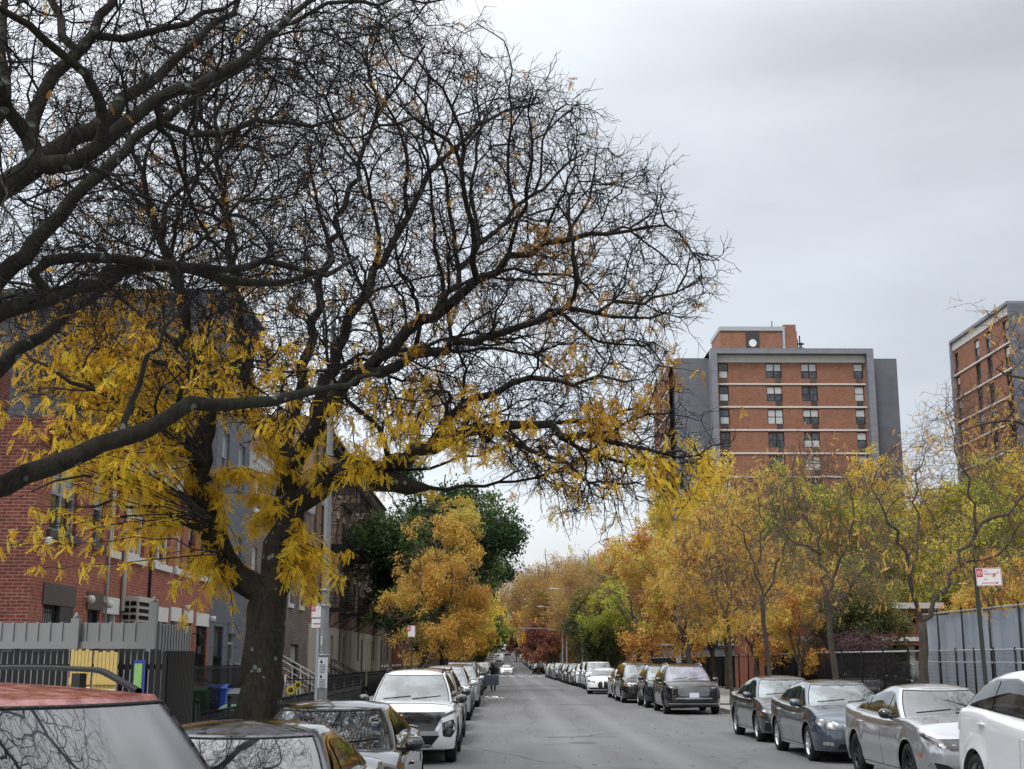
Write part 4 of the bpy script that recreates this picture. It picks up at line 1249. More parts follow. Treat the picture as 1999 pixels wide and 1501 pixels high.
frk = [('grille', M['gloss_black'], [(-.56, 0.620), (.56, 0.620), (.66, 0.770), (.30, 0.790), (-.30, 0.790), (-.66, 0.770)], False, .005),
       ('headlight', M['gloss_black'], [(.52, 0.660), (.66, 0.635), (.88, 0.805), (.86, 0.850), (.70, 0.775), (.54, 0.775)], True, .007),
       ('running_light', M['lamp'], [(.60, 0.655), (.655, 0.630), (.70, 0.705), (.88, 0.840), (.87, 0.865), (.67, 0.755)], True, .012),
       ('lower_grille', M['blackplastic'], [(-.70, .25), (.70, .25), (.78, .46), (.62, .43), (.5, .36), (-.5, .36), (-.62, .43), (-.78, .46)], False, .005),
       ('bumper_fin', M['alloy'], [(.74, .26), (.84, .42), (.82, .47), (.70, .28)], True, .010),
       ('side_marker', M['amber'], [(.34, .52), (.44, .52), (.43, .58), (.35, .57)], True, .006, 'x'), plate(.42, M['plate_gold'])]
k5 = build_car('parked_car', 'silver sedan with black zigzag headlights and black grille, next to the white crossover', PT['silver'], c_k5, frk, ('split', M['darkalloy']), glassm=M['glass'], mirrorm=M['gloss_black'])
bolt(k5, 5.98 + .93, 18.9 + c_k5.L / 2)
c_gs = Car(**dict(sed, L=4.82, H=1.485, belt=.97, belt_r=1.02, wf=.95, wr=3.80, nose=.76, roofr_y=3.45, back_y=4.35, deck=1.10, cowl_y=1.22, cowl=1.03))
frg = [('headlight', M['lamp'], [(.50, .60), (.46, .67), (.60, .765), (.84, .80), (.87, .73), (.78, .63)], True, .008),
       ('grille', M['darkalloy'], [(-.30, .50), (.30, .50), (.36, .71), (-.36, .71)], False, .006), ('grille_trim', M['chrome'], [(-.37, .705), (.37, .705), (.38, .735), (-.38, .735)], False, .010),
       lower_grille(.55, .26, .36), ('fog_lamp', M['lamp'], [(.60, .32), (.78, .33), (.78, .40), (.62, .39)], True, .007), plate(.36, M['plate_gold'])]
gs = build_car('parked_car', 'slate blue grey sedan with large clear angular headlights, second in the near right group', PT['bluegrey'], c_gs, frg, ('ten', M['chrome']), glassm=M['glass_light'], chrome_dlo=True)
bolt(gs, 5.85 + .915, 24.7 + c_gs.L / 2)
c_acc = Car(**dict(sed, L=4.86, H=1.49, W=1.85, cowl=1.01, belt=.96, roofr_y=3.4, back_y=4.45, deck=1.07, tail=1.03))
fra = [('headlight', M['lamp'], [(.52, .62), (.50, .67), (.86, .76), (.88, .70)], True, .008), ('grille', M['gloss_black'], [(-.48, .52), (.48, .52), (.54, .68), (-.54, .68)], False, .006), ('grille_trim', M['chrome'], [(-.56, .68), (.56, .68), (.56, .71), (-.56, .71)], False, .01),
       ('corner_intake', M['blackplastic'], [(.52, .28), (.84, .28), (.82, .46), (.56, .42)], True, .006), ('fog_trim', M['chrome'], [(.54, .43), (.82, .47), (.82, .49), (.54, .455)], True, .011), lower_grille(.5, .25, .34),
       ('side_marker', M['amber'], [(.30, .60), (.44, .62), (.44, .66), (.30, .64)], True, .006, 'x'), plate(.38, M['plate_gold'])]
acc = build_car('parked_car', 'dark grey sedan with amber side marker, farthest of the near right group', PT['dkgrey'], c_acc, fra, ('split', M['alloy']), glassm=M['glass_light'])
bolt(acc, 6.0 + .925, 30.6 + c_acc.L / 2)
# big black SUV with wide mesh grille
c_lin = Car(**dict(suv, L=4.85, W=1.94, H=1.72, nose=.98, cowl=1.14, belt=1.08, belt_r=1.14, wf=.92, wr=3.82, R=.385, arch=.44, roofr_y=4.2, back_y=4.7, roof_hw=.63, wst_y=2.0, cowl_y=1.25))
def meshmat():
    m = N('grille_mesh'); v = m.n('ShaderNodeTexVoronoi'); v.inputs['Scale'].default_value = 17; v.inputs['Randomness'].default_value = 0
    mp = m.n('ShaderNodeMapping'); t = m.n('ShaderNodeTexCoord'); sx = m.n('ShaderNodeSeparateXYZ'); m.l(t.outputs['Object'], sx.inputs[0]); cx = m.n('ShaderNodeCombineXYZ'); m.l(m.math('ADD', sx.outputs[0], sx.outputs[2]), cx.inputs[0]); m.l(m.math('SUBTRACT', sx.outputs[0], sx.outputs[2]), cx.inputs[1]); m.l(cx.outputs[0], mp.inputs[0]); 
    m.l(mp.outputs[0], v.inputs['Vector']); m.set(Base_Color=m.ramp(v.outputs['Distance'], [(.30, (.42, .43, .45)), (.42, .01)]), Metallic=.6, Roughness=.25); return m.mat
M['mesh'] = meshmat()
frl = [('grille', M['mesh'], [(-.50, .62), (.50, .62), (.56, .76), (.52, .93), (-.52, .93), (-.56, .76)], False, .008), ('grille_surround', M['gloss_black'], [(-.62, .58), (.62, .58), (.92, .86), (.90, .95), (-.90, .95), (-.92, .86)], False, .004),
       ('headlight', M['lamp'], [(.62, .87), (.60, .91), (.92, .965), (.93, .93)], True, .012), ('licence_plate', M['plate_white'], [(-.16, .58), (.16, .58), (.16, .74), (-.16, .74)], False, .022),
       ('chrome_trim', M['chrome'], [(-.86, .36), (.86, .36), (.86, .39), (-.86, .39)], False, .012), ('bumper_trim', M['alloy'], [(-.66, .53), (.66, .53), (.60, .57), (-.60, .57)], False, .012), lower_grille(.7, .40, .50)]
lin = build_car('parked_car', 'big black sport utility car with wide mesh grille and white plate', PT['black'], c_lin, frl, ('ten', M['darkalloy']), glassm=glass('lavender_windscreen', (.05, .045, .065), 2.2), rails=(M['chrome'], .05))
bolt(lin, 5.72 + .97, 46 + c_lin.L / 2)
# generic crossover, van, boxy SUV, sedan
frx = [headl(.56, .86, .78, .90), ('grille', M['gloss_black'], [(-.5, .62), (.5, .62), (.56, .86), (-.56, .86)], False, .006), lower_grille(.62, .32, .48), plate(.46, M['plate_gold'])]
cross = build_car('parked_car', 'dark blue crossover half hidden beside the big black sport utility car', PT['navy'], Car(**suv), frx, ('five', None), rails=(M['blackplastic'], .04), glassm=M['glass_light'], clad=M['blackplastic'], chrome_dlo=True)
bolt(cross, 5.70 + .905, 51.9 + 2.28)
c_van = Car(L=5.1, W=1.98, H=1.75, sill=.22, nose=.88, cowl=1.10, belt=1.04, belt_r=1.10, deck=1.14, tail=1.1, cowl_y=.98, wst_y=1.85, roofr_y=4.6, back_y=4.98, roof_hw=.66, wf=.95, wr=3.95, R=.34, arch=.40, roof_drop_r=.06)
frv = [('headlight', M['lamp'], [(.50, .70), (.52, .80), (.90, .90), (.93, .76), (.80, .68)], True, .008), ('turn_signal', M['amber'], [(.78, .70), (.92, .76), (.91, .82), (.80, .76)], True, .012), ('grille', M['darkalloy'], [(-.42, .62), (.42, .62), (.44, .80), (-.44, .80)], False, .006), lower_grille(.6, .28, .42), plate(.42, M['plate_gold'])]
van = build_car('parked_car', 'black minivan with amber corner lamps behind the big black sport utility car', PT['black'], c_van, frv, ('ten', None), glassm=M['glass_light'], cat='minivan')
bolt(van, 5.30 + .99, 57.6 + 2.55)
sedan = build_car('parked_car', 'small light silver sedan between the black minivan and the wide grille coupe', PT['lsilver'], Car(**sed), frs, ('ten', None), glassm=M['glass_light'])
bolt(sedan, 5.45 + .915, 63.8 + 2.35)
c_bmw = Car(**dict(sed, L=4.77, W=1.86, H=1.39, nose=.76, cowl=.97, roofr_y=3.2, back_y=4.25))
frb = [('grille', M['gloss_black'], [(.025, .34), (.22, .30), (.30, .48), (.24, .70), (.04, .70)], True, .010), ('grille_slat', M['darkalloy'], [(.06, .36), (.20, .33), (.26, .48), (.21, .66), (.07, .66)], True, .014), ('headlight', M['gloss_black'], [(.42, .62), (.42, .69), (.84, .76), (.86, .69)], True, .008), ('running_light', M['lamp'], [(.50, .64), (.50, .66), (.80, .72), (.80, .69)], True, .013), ('lower_grille', M['gloss_black'], [(-.76, .27), (.76, .27), (.82, .37), (-.82, .37)], False, .006)]
bmw = build_car('parked_car', 'white coupe with tall black double grille sticking out from the right row', PT['white'], c_bmw, frb, ('split', M['darkalloy']), glassm=M['glass'])
bolt(bmw, 5.05 + .93, 74 + 2.38, R(-6))
c_box = Car(L=4.4, W=1.85, H=1.80, sill=.3, nose=1.0, cowl=1.14, belt=1.10, belt_r=1.12, deck=1.14, tail=1.12, cowl_y=1.15, wst_y=1.62, roofr_y=4.1, back_y=4.32, roof_hw=.68, wf=.8, wr=3.45, R=.36, arch=.42, rc=.25, roof_drop_r=.03, roof_drop_f=.03)
box = build_car('parked_car', 'boxy white sport utility car beyond the white coupe on the right', PT['white'], c_box, frx, ('six', None), glassm=M['glass_light'])
bolt(box, 5.55 + .92, 85.5 + 2.2)
# ---- copies
def recol(o, paint_):
    for ch in o.children:
        if ch.name.split('.')[0] in ('body', 'roof', 'door_handle', 'mirror'):
            if ch.name.split('.')[0] == 'door_handle' and len(ch.data.materials) and ch.data.materials[0] is M['chrome']: continue
            d = ch.data
            key = (d.name, paint_.name)
            if key not in _RC:
                d2 = d.copy()
                for i, m_ in enumerate(d2.materials):
                    if m_ and m_.name.endswith('_paint'): d2.materials[i] = paint_
                _RC[key] = d2
            ch.data = _RC[key]
_RC = {}
def dup(src, p, side, y, off=0., label='', rz=0.):
    c = copy_tree(src); recol(c, PT[p])
    w_ = 1.86
    x = (-.95 - w_ / 2 + off) if side < 0 else (5.55 + w_ / 2 + off)
    bolt(c, x, y + 2.35, rz, label); return c
KN = {id(cross): 'crossover', id(van): 'minivan', id(sedan): 'sedan', id(box): 'boxy sport utility car', id(acc): 'sedan', id(c_maz): 'hatchback'}
left = [(cross, 'black', 29.7, .15, 'black crossover right behind the white crossover with the diamond emblem'), (maz, 'bluegrey', 35.4, .0, 'blue grey hatchback behind the black crossover on the left'),
        (cross, 'lsilver', 41.4, .1, 'light silver crossover fifth from the big trunk on the left'), (sedan, 'silver', 47, .05, 'silver sedan behind the light silver crossover on the left'),
        (cross, 'silver', 52.8, .2, 'grey silver crossover with roof rails ahead of the litter in the gutter'), (sedan, 'black', 58.6, 0, 'black sedan just before the litter on the left'),
        (box, 'dkgrey', 64.6, 0, 'dark grey boxy car beside the litter on the left'), (cross, 'navy', 70.4, .1, 'dark blue crossover just before the open car door')]
for s_, p_, y_, o_, l_ in left: dup(s_, p_, -1, y_, o_, l_)
opend = dup(cross, 'bluegrey', -1, 79.2, .05, 'slate crossover with its driver door open beside the standing person')
ord_ = ['first', 'second', 'third', 'fourth', 'fifth', 'sixth', 'seventh', 'eighth', 'ninth', 'tenth', 'eleventh', 'twelfth', 'thirteenth', 'fourteenth', 'fifteenth', 'sixteenth']
rc_ = random.Random(5)
kinds = [cross, sedan, box, van, acc]; kn = ['crossover', 'sedan', 'boxy sport utility car', 'minivan', 'saloon']
pn = dict(white='white', black='black', dkgrey='dark grey', bluegrey='slate', silver='silver', lsilver='pale silver', navy='navy', midgrey='grey')
for i in range(15):
    k = rc_.randrange(5); p_ = rc_.choice(['black', 'white', 'silver', 'dkgrey', 'lsilver', 'navy', 'midgrey'])
    dup(kinds[k], p_, -1, 85.6 + i * 5.55, rc_.uniform(-.1, .15), f'{pn[p_]} {kn[k]}, {ord_[i]} parked car beyond the open car door on the left')
rt = [('sedan', sedan, 'lsilver'), ('crossover', cross, 'white'), ('sedan', sedan, 'midgrey'), ('crossover', cross, 'dkgrey'), ('sedan', sedan, 'black'), ('crossover', cross, 'black'), ('crossover', cross, 'midgrey'), ('sedan', sedan, 'dkgrey'), ('minivan', van, 'silver'), ('sedan', sedan, 'navy'), ('crossover', cross, 'black'), ('sedan', acc, 'white'), ('crossover', cross, 'silver')]
dup(box, 'pearl', 1, 91.4, .05, 'pearl white boxy car, second of two boxy cars on the right') if 'pearl' in PT else None
dup(sedan, 'lsilver', 1, 79.7, .0, 'pale silver sedan right behind the white coupe with the double grille')
for i, (n_, s_, p_) in enumerate(rt[1:]):
    dup(s_, p_, 1, 97.3 + i * 5.7, rc_.uniform(-.1, .15), f'{pn[p_]} {n_}, {ord_[i]} parked car beyond the two boxy cars on the right')
# black pickup-like car at the far corner and traffic coming down the middle
o = dup(box, 'black', 1, 203, -.5, 'black sport utility car first beyond the crossing on the right')
toy = copy_tree(sedan); recol(toy, PT['white']); bolt(toy, 1.05, 198, 0, 'white sedan driving towards us through the crossing'); del toy['group']
# white delivery van further up
mb = MB()
def van_mesh():
    G = []
    prof = [(-2.6, .35), (-2.65, .75), (-2.5, 1.15), (-1.75, 1.3), (-1.15, 2.2), (-.9, 2.35), (2.6, 2.4), (2.7, 2.25), (2.7, .35)]
    for sx, zsc in ((-.98, 1), (-1.0, 1), (1.0, 1), (.98, 1)): pass
    for p_ in prof: G.append([(-.98, p_[0], .35), (-1.0, p_[0], max(.35, p_[1] - .12)), (-.90, p_[0], p_[1]), (.90, p_[0], p_[1]), (1.0, p_[0], max(.35, p_[1] - .12)), (.98, p_[0], .35)])
    return G
dv = thing('delivery_van', 'white box delivery van coming down the far hill behind the white sedan', 'van')
mb.grid(van_mesh(), 0, False, flip=True); mb.build('body', PT['white'], dv, bevel=.04)
mb = MB(); mb.poly([(-.8, -1.76, 1.34), (.8, -1.76, 1.34), (.75, -1.19, 2.17), (-.75, -1.19, 2.17)]); mb.v = [(a, b - .02, c_ + .01) for a, b, c_ in mb.v]; mb.build('windshield', M['glass'], dv)
mb = MB(); mb.poly([(-.6, -2.68, .6), (.6, -2.68, .6), (.6, -2.6, .95), (-.6, -2.6, .95)]); mb.build('grille', M['blackplastic'], dv)
tm, rm_ = wheel_meshes(.355, .225, 'steel', M['alloy'])
for wy in (-1.8, 1.8):
    for sg in (1, -1):
        q = bpy.data.objects.new('wheel', tm); COL.objects.link(q); q.parent = dv; q.location = (sg * .9, wy, .355)
bolt(dv, -.1, 306)
# tiny far cars up the hill
def far_car(nm, W_, H_, L_, van_=False):
    mb = MB(); h = L_ / 2; b = H_ * .62
    G = [(-h, .3), (-h, b * .8), (-h + .9, b), (-h + 1.6, H_), (h - 1.0, H_), (h - .3, b), (h, b * .95), (h, .3)]
    rows = [[(-W_ / 2, y, .3), (-W_ / 2, y, min(z, b)), (-W_ / 2 * .78, y, z), (W_ / 2 * .78, y, z), (W_ / 2, y, min(z, b)), (W_ / 2, y, .3)] for y, z in G]
    mb.grid(rows, 0, False, flip=True)
    mb.poly([(-W_ * .37, -h + .93, b + .06), (W_ * .37, -h + .93, b + .06), (W_ * .34, -h + 1.54, H_ - .05), (-W_ * .34, -h + 1.54, H_ - .05)], 1)
    mb.v = mb.v[:-4] + [(a, y - .03, z + .02) for a, y, z in mb.v[-4:]]
    for wy in (-h * .6, h * .6):
        for sg in (1, -1): mb.lathe([(.01, sg * .1), (.33, sg * .1), (.33, -sg * .1), (.01, -sg * .1)], 12, 2, 'x', (sg * (W_ / 2 - .1), wy, .33))
    mb.box(-W_ * .4, W_ * .4, -h + .1, h - .1, .2, .32, 2)
    return mb
fm = {}
fcols = ['white', 'black', 'silver', 'dkgrey', 'lsilver', 'navy', 'midgrey', 'black', 'white']
for cn in set(fcols):
    o = far_car('x', 1.82, 1.55, 4.5).build('parked_car', [PT[cn], M['glass'], M['rubber']], uv=False); fm[cn] = o.data; bpy.data.objects.remove(o)
rc_ = random.Random(11)
for side in (-1, 1):
    y = 204 if side < 0 else 209.5
    i = 0
    while y < 880:
        cn = rc_.choice(fcols)
        if abs(y % 236 - 150) > 9:
            o = bpy.data.objects.new('parked_car', fm[cn]); COL.objects.link(o)
            bolt(o, (-1.85 if side < 0 else 6.45) + rc_.uniform(-.1, .1), y + 2.3)
            tag(o, f'tiny {pn[cn]} car in the line parked up the far hill on the {"left" if side < 0 else "right"}', 'car', 'cars parked up the far hill')
        y += rc_.uniform(5.3, 6.6) * (1 if y < 450 else 1.3); i += 1
for x, y, cn, lb in ((1.4, 520, 'dkgrey', 'tiny dark car driving high up the far hill'), (2.6, 420, 'black', 'tiny black car driving down behind the delivery van')):
    o = bpy.data.objects.new('moving_car', fm[cn]); COL.objects.link(o); bolt(o, x, y); tag(o, lb, 'car')
# ================================================================== ground
KL, KR = -2.95, 8.05
def strip(name, x0, x1, mat, dz, y0=-12, y1=1150, nx=1, step=8, kind='structure'):
    ys = [y for y in np.arange(y0, y1, step)] + [y1]
    mb = MB(); mb.grid([[(x0 + (x1 - x0) * i / nx, y, elev(y) + dz) for i in range(nx + 1)] for y in ys], 0, True, flip=True)
    o = mb.build(name, mat); tag(o, kind=kind); return o
def asphalt():
    m = N('asphalt'); p = m.pos()
    fine = m.noise(p, 60, 3, .7); med = m.noise(m.pos((1.2, .12, 1)), 1.1, 5, .6); big = m.noise(p, .12, 4, .6)
    c = m.ramp(fine, [(.25, .08), (.5, .135), (.8, .205)])
    c = m.mix(1., c, m.ramp(med, [(.3, .84), (.5, 1.0), (.7, 1.09)]), 'MULTIPLY')
    c = m.mix(1., c, m.ramp(big, [(.3, .82), (.7, 1.1)]), 'MULTIPLY')
    # sealed cracks and patches
    v = m.n('ShaderNodeTexVoronoi'); v.feature = 'DISTANCE_TO_EDGE'; v.inputs['Scale'].default_value = .16
    wv = m.n('ShaderNodeVectorMath'); wv.operation = 'ADD'; m.l(p, wv.inputs[0])
    nn = m.n('ShaderNodeTexNoise'); nn.inputs['Scale'].default_value = .9; nn.inputs['Detail'].default_value = 6; m.l(p, nn.inputs['Vector'])
    sc = m.n('ShaderNodeVectorMath'); sc.operation = 'SCALE'; sc.inputs['Scale'].default_value = 1.6; m.l(nn.outputs['Color'], sc.inputs[0]); m.l(sc.outputs[0], wv.inputs[1]); m.l(wv.outputs[0], v.inputs['Vector'])
    cr = m.ramp(v.outputs['Distance'], [(.002, .6), (.009, 1.)])
    c = m.mix(m.ramp(m.noise(p, .35, 2), [(.45, 0.), (.55, .8)]), c, m.mix(1., c, cr, 'MULTIPLY'))
    # oil darkening along the lane centre, pale wheel tracks
    sx = m.n('ShaderNodeSeparateXYZ'); m.l(p, sx.inputs[0])
    tr = m.math('ABSOLUTE', m.math('SUBTRACT', m.math('ABSOLUTE', m.math('SUBTRACT', sx.outputs[0], 2.5)), .85))
    c = m.mix(m.ramp(m.math('ADD', tr, m.math('MULTIPLY', med, .6)), [(.35, .30), (.8, 0.)]), c, (.25, .25, .25))
    c = m.mix(1., c, (1.0, 1.0, 1.03), 'MULTIPLY')
    m.set(Base_Color=c, Roughness=.86, Specular_IOR_Level=.35); m.bump(fine, .5, .006); return m.mat
M['asphalt'] = asphalt()
def walkmat():
    m = N('sidewalk_concrete'); p = m.pos()
    t = m.n('ShaderNodeUVMap'); t.uv_map = 'uv'
    b = m.n('ShaderNodeTexBrick'); b.offset = 0; m.l(t.outputs[0], b.inputs['Vector']); b.inputs['Scale'].default_value = 1; b.inputs['Brick Width'].default_value = 1.5; b.inputs['Row Height'].default_value = 1.5; b.inputs['Mortar Size'].default_value = .012
    b.inputs['Color1'].default_value = (.40, .385, .36, 1); b.inputs['Color2'].default_value = (.33, .32, .30, 1); b.inputs['Mortar'].default_value = (.12, .12, .11, 1)
    c = m.mix(1., b.outputs['Color'], m.ramp(m.noise(p, 2.5, 6, .7), [(.3, .7), (.7, 1.1)]), 'MULTIPLY')
    m.set(Base_Color=c, Roughness=.9, Specular_IOR_Level=.2); m.bump(m.noise(p, 50, 3), .3, .004); return m.mat
M['walk'] = walkmat()
M['soil'] = simple('soil', (.075, .052, .035), .95, var=.5, vscale=8, bump=.6)
M['grass'] = simple('dull_grass', (.06, .07, .025), .95, var=.5, vscale=3, bump=.6)
strip('ground', -420, 420, M['grass'], -.16, -40, 2600, 8, 20)
strip('road', KL, KR, M['asphalt'], 0, nx=4)
# cross street
for nm, ya, yb in (('cross_street', 173.5, 192),):
    mb = MB()
    for xa, xb in ((-260, KL), (KR, 260)):
        mb.grid([[(xa, y, elev(y) - .004), (xb, y, elev(y) - .004)] for y in (ya, yb)], 0, True, flip=True)
    tag(mb.build(nm, M['asphalt']), kind='structure')
def walk(name, x0, x1, y0, y1):
    ys = list(np.arange(y0, y1, 6)) + [y1]; mb = MB()
    mb.grid([[(x0, y, elev(y) + .13), (x1, y, elev(y) + .13)] for y in ys], 0, True, flip=True)
    mb.grid([[(x0, y, elev(y) - .1), (x0, y, elev(y) + .13)] for y in ys], 0, False, flip=(x0 > 0) is False)
    mb.grid([[(x1, y, elev(y) - .1), (x1, y, elev(y) + .13)] for y in ys], 0, False)
    tag(mb.build(name, M['walk']), kind='structure')
M['kerb'] = simple('granite_kerb', (.27, .27, .27), .8, var=.3, vscale=3, bump=.3)
for a, b in ((-12, 173.5), (192, 1150)):
    walk('sidewalk', -6.6, KL - .15, a, b); walk('sidewalk', KR + .15, 14.2, a, b)
    for x in (KL - .15, KR):
        ys = list(np.arange(a, b, 6)) + [b]; mb = MB()
        mb.grid([[(x, y, elev(y) - .1), (x, y, elev(y) + .135), (x + .15, y, elev(y) + .135), (x + .15, y, elev(y) - .1)] for y in ys], 0, False, flip=True)
        tag(mb.build('kerb', M['kerb']), kind='structure')
# crosswalk bars
M['roadpaint'] = simple('worn_road_paint', (.55, .55, .53), .8, var=.35, vscale=6)
mb = MB()
for yy in (168.5, 193.5):
    for i in range(9):
        x = KL + .7 + i * 1.2
        mb.poly([(x, yy, elev(yy) + .006), (x + .5, yy, elev(yy) + .006), (x + .5, yy + 3, elev(yy + 3) + .006), (x, yy + 3, elev(yy + 3) + .006)])
tag(mb.build('crosswalk_marking', M['roadpaint']), kind='structure')
# manhole, patches, litter
mb = MB(); mb.lathe([(.001, .006), (.3, .006), (.33, .002)], 24, c=(1.9, 31, 0)); 
o = mb.build('manhole_cover', simple('cast_iron', (.05, .05, .05), .6)); tag(o, 'round iron manhole cover set in the asphalt', 'manhole cover')
mb = MB()
M['tar'] = simple('tar_patch', (.055, .055, .057), .7, var=.3, vscale=4)
rp = random.Random(8)
def blob(cx, cy, rx, ry, n=18):
    return [(cx + rx * math.cos(t) * rp.uniform(.75, 1.15), cy + ry * math.sin(t) * rp.uniform(.75, 1.15), elev(cy) + .005) for t in [2 * math.pi * i / n for i in range(n)]]
def soft_patch():
    m = N('asphalt_patch'); m.nt.links.clear() if False else None
    p = m.pos(); fine = m.noise(p, 60, 3, .7)
    m.set(Base_Color=m.ramp(fine, [(.25, .07), (.5, .11), (.8, .17)]), Roughness=.85); return m.mat
M['patch'] = soft_patch()
for x0, x1, ya, yb in ((1.1, 2.9, 33.2, 33.5), (2.4, 5.2, 56, 57.0), (.2, 1.5, 63, 66), (-.6, 4.8, 88, 89.2)):
    mb.poly([(x0, ya, elev(ya) + .005), (x1, ya + .1, elev(ya) + .005), (x1 - .08, yb, elev(yb) + .005), (x0 + .05, yb - .07, elev(yb) + .005)])
tag(mb.build('road_patch', M['patch']), kind='structure')
mb = MB(); rl = random.Random(4)
for i in range(4200):
    t = rl.random()
    if t < .45: x, y = KL + abs(rl.gauss(0, .5)) + .05, rl.uniform(16, 120)
    elif t < .75: x, y = KR - abs(rl.gauss(0, .5)) - .05, rl.uniform(20, 120)
    elif t < .9: x, y = rl.gauss(-.6, .7), rl.uniform(56, 76)
    else: x, y = rl.uniform(-1, 6), rl.uniform(14, 90)
    s_ = rl.uniform(.02, .06); a = rl.uniform(0, 6.28); z = elev(y) + .008 + rl.random() * .01
    u = (math.cos(a) * s_, math.sin(a) * s_)
    mb.poly([(x - u[0], y - u[1], z), (x + u[1] * .5, y - u[0] * .5, z + .012), (x + u[0], y + u[1], z), (x - u[1] * .5, y + u[0] * .5, z + .006)], rl.randrange(2))
o = mb.build('fallen_leaves', [simple('leaf_litter', (.30, .18, .05), .9, var=.4, vscale=40), simple('leaf_litter_brown', (.14, .08, .035), .9, var=.4, vscale=40)])
tag(o, kind='stuff')
mb = MB()
M['paper'] = simple('white_litter', (.6, .6, .58), .8)
for i, (x, y, s_) in enumerate(((-.55, 66.5, .22), (-.2, 66, .3), (-.95, 67, .2), (-.35, 63.8, .15), (.1, 65, .12), (-1.0, 65.5, .14))):
    for k in range(3):
        a = rl.uniform(0, 3); mb.box(-s_ / 2, s_ / 2, -s_ / 3, s_ / 3, 0, .05, 0, Matrix.Translation((x + rl.uniform(-.1, .1), y + rl.uniform(-.1, .1), elev(y) + .01)) @ Matrix.Rotation(a, 4, 'Z') @ Matrix.Rotation(.3, 4, 'X'))
o = mb.build('litter', M['paper']); tag(o, 'scattered white and green litter in the left gutter', 'litter', kind='stuff')

mb = MB(); rk = random.Random(21)
def crack(x, y, ang, n, w_):
    pts = [(x, y)]
    for i in range(n):
        ang += rk.gauss(0, .28); x += math.cos(ang) * .35; y += math.sin(ang) * .35 * 1.6; pts.append((x, y))
    for i in range(len(pts) - 1):
        (xa, ya), (xb, yb) = pts[i], pts[i + 1]; L_ = math.hypot(xb - xa, yb - ya); nx, ny = -(yb - ya) / L_, (xb - xa) / L_; w0 = w_ * rk.uniform(.5, 1.3); w1 = w_ * rk.uniform(.5, 1.3)
        if -2.5 < xb < 7.6: mb.poly([(xa - nx * w0, ya - ny * w0, elev(ya) + .0065), (xb - nx * w1, yb - ny * w1, elev(yb) + .0065), (xb + nx * w1, yb + ny * w1, elev(yb) + .0065), (xa + nx * w0, ya + ny * w0, elev(ya) + .0065)])
for x, y, a, n, w_ in ((1.9, 22, 1.6, 26, .010), (1.2, 33, .15, 7, .02), (.8, 58, .05, 12, .03), (2.5, 48, 1.5, 30, .012)): crack(x, y, a, n, w_)
tag(mb.build('road_cracks', M['tar']), kind='structure')
# ================================================================== buildings
def holes_wall(mb, Fn, u0, u1, v0, v1, holes, depth, m=0, mr=0):
    """rectangular wall with reveals; Fn(u, v, w) -> point, w = depth behind the face"""
    us = sorted({u0, u1, *[h[0] for h in holes], *[h[1] for h in holes]}); vs = sorted({v0, v1, *[h[2] for h in holes], *[h[3] for h in holes]})
    us = [u for u in us if u0 <= u <= u1]; vs = [v for v in vs if v0 <= v <= v1]
    for a, b in zip(us[:-1], us[1:]):
        for c, d in zip(vs[:-1], vs[1:]):
            cu, cv = (a + b) / 2, (c + d) / 2
            if any(h[0] < cu < h[1] and h[2] < cv < h[3] for h in holes): continue
            mb.poly([Fn(a, c, 0), Fn(b, c, 0), Fn(b, d, 0), Fn(a, d, 0)], m)
    for a, b, c, d in holes:
        mb.poly([Fn(a, c, 0), Fn(a, d, 0), Fn(a, d, depth), Fn(a, c, depth)], mr)
        mb.poly([Fn(b, d, 0), Fn(b, c, 0), Fn(b, c, depth), Fn(b, d, depth)], mr)
        mb.poly([Fn(a, d, 0), Fn(b, d, 0), Fn(b, d, depth), Fn(a, d, depth)], mr)
        mb.poly([Fn(b, c, 0), Fn(a, c, 0), Fn(a, c, depth), Fn(b, c, depth)], mr)
def fbox(mb, Fn, u0, u1, v0, v1, w0, w1, m=0):
    p = [Fn(u, v, w_) for w_ in (w0, w1) for u, v in ((u0, v0), (u1, v0), (u1, v1), (u0, v1))]
    for f in ((0, 1, 2, 3), (7, 6, 5, 4), (0, 4, 5, 1), (1, 5, 6, 2), (2, 6, 7, 3), (3, 7, 4, 0)): mb.poly([p[i] for i in f], m)
